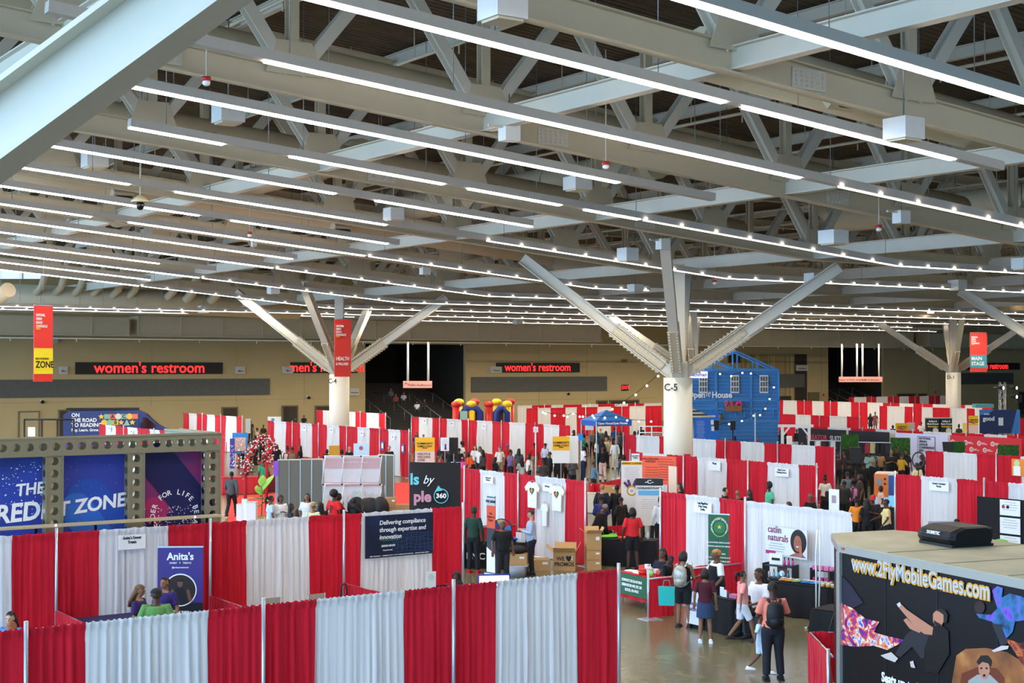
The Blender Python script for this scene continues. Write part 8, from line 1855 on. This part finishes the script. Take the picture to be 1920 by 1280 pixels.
for x_ in (1843, 1853): face_poly('printed_eye', [(x_ - 2.5, 1252), (x_, 1250), (x_ + 2.5, 1252), (x_, 1254)], PBK, -.028)
face_poly('printed_mouth', [(1846, 1264), (1850, 1263), (1851, 1267), (1847, 1268)], PBK, -.028)
# air conditioner on the roof
p = P(1790, 1020, 3.0); ac = thing('roof_air_conditioner', 'black roof air conditioner box on the trailer', 'air conditioner', (p.x + .02, p.y, 3.004), trz + PI / 2)
prof = [(-.38, .03), (-.44, .12), (-.40, .24), (-.18, .31), (.30, .31), (.40, .28), (.44, .16), (.38, .03)]
m = MB(); secs = [(-.42, .82), (-.36, 1), (.3, 1), (.44, .9)]
for yy, k in secs: m.v += [(x * k * 1.0, yy, z * (.93 if k < 1 else 1)) for x, z in prof]
n = len(prof)
for i in range(len(secs) - 1):
    for j in range(n): m.f.append([i * n + j, i * n + (j + 1) % n, (i + 1) * n + (j + 1) % n, (i + 1) * n + j]); m.m.append(0); m.sm.append(False)
m.f += [list(range(n))[::-1], [(len(secs) - 1) * n + j for j in range(n)]]; m.m += [0, 0]; m.sm += [False] * 2
m.build('cover', mat('ac_black', '#0b0b0d', .5, spec=.25), ac, fix=True); MB().box((0, 0, .02), (.8, .8, .04)).build('gasket', BLACK, ac); MB().box((.0, -.0, .17), (.885, .82, .012)).build('seam_line', mat('seam_black', '#2c2c30', .4), ac)
text('DOMETIC', .07, INKW, ac, (-.44, .0, .2), rot=(PI / 2 - .15, 0, -PI / 2), bold=.02)
# black curtain and posters behind trailer
t, w_, h_ = on_run(T21, 1857, 1990, 935, 1075, .6, 'black curtain panel with posters behind the trailer', D_BLK, 'black_curtain', 'curtain', th=.03)
for k, (y0, y1) in enumerate(((937, 966), (970, 1000), (1004, 1030))):
    t, a, b_ = on_run(T21, 1902, 1940, y0, y1, .66, 'white printed sheet on the black curtain, %s' % ('top', 'middle', 'bottom')[k], WHITE, 'poster', 'poster'); lines(t, 0, b_ * .85, a * .8, 4, .07, mat('print_grey'), y=-.012)
    if k == 0: disc(-a * .32, b_ * .55, .05, -.014).build('red_dot', mat('alarm_red'), t); disc(-a * .1, b_ * .55, .05, -.014).build('blue_dot', mat('print_navy'), t)
t, w_, h_ = on_run(T20, 1900, 1960, 861, 893, .1, 'orange poster on the red drape at the right edge', mat('poster_tangerine', '#f08a2c', .6), 'poster', 'poster'); MB().box((-w_ * .33, -.012, h_ * .3), (.3, .01, .36)).build('pale_square', INKW, t); disc(-w_ * .33, h_ * .75, .12, -.012).build('printed_fruit', mat('print_leafy', '#c8d8a0'), t)
t, a, b_ = board('grey backed monitor on a pole behind the trailer', 1740, 1790, 977, 1000, 33, .05, mat('monitor_grey', '#9a9ca2', .5), 'monitor', 'screen', th=.05, stand=True)
t = thing('green_cloth', 'bright green cloth beside the rugby shirt person', 'cloth', P(1876, 1010, 1.0)); t.location.z = .8; MB().ball((0, 0, .1), (.22, .14, .1), 0, 14, 8).build('cloth_folds', mat('cloth_lime'), t); table('small table under the green cloth behind the trailer', *P(1876, 1010, 1.0).xy, .9, .6, 0, None, h=.79)
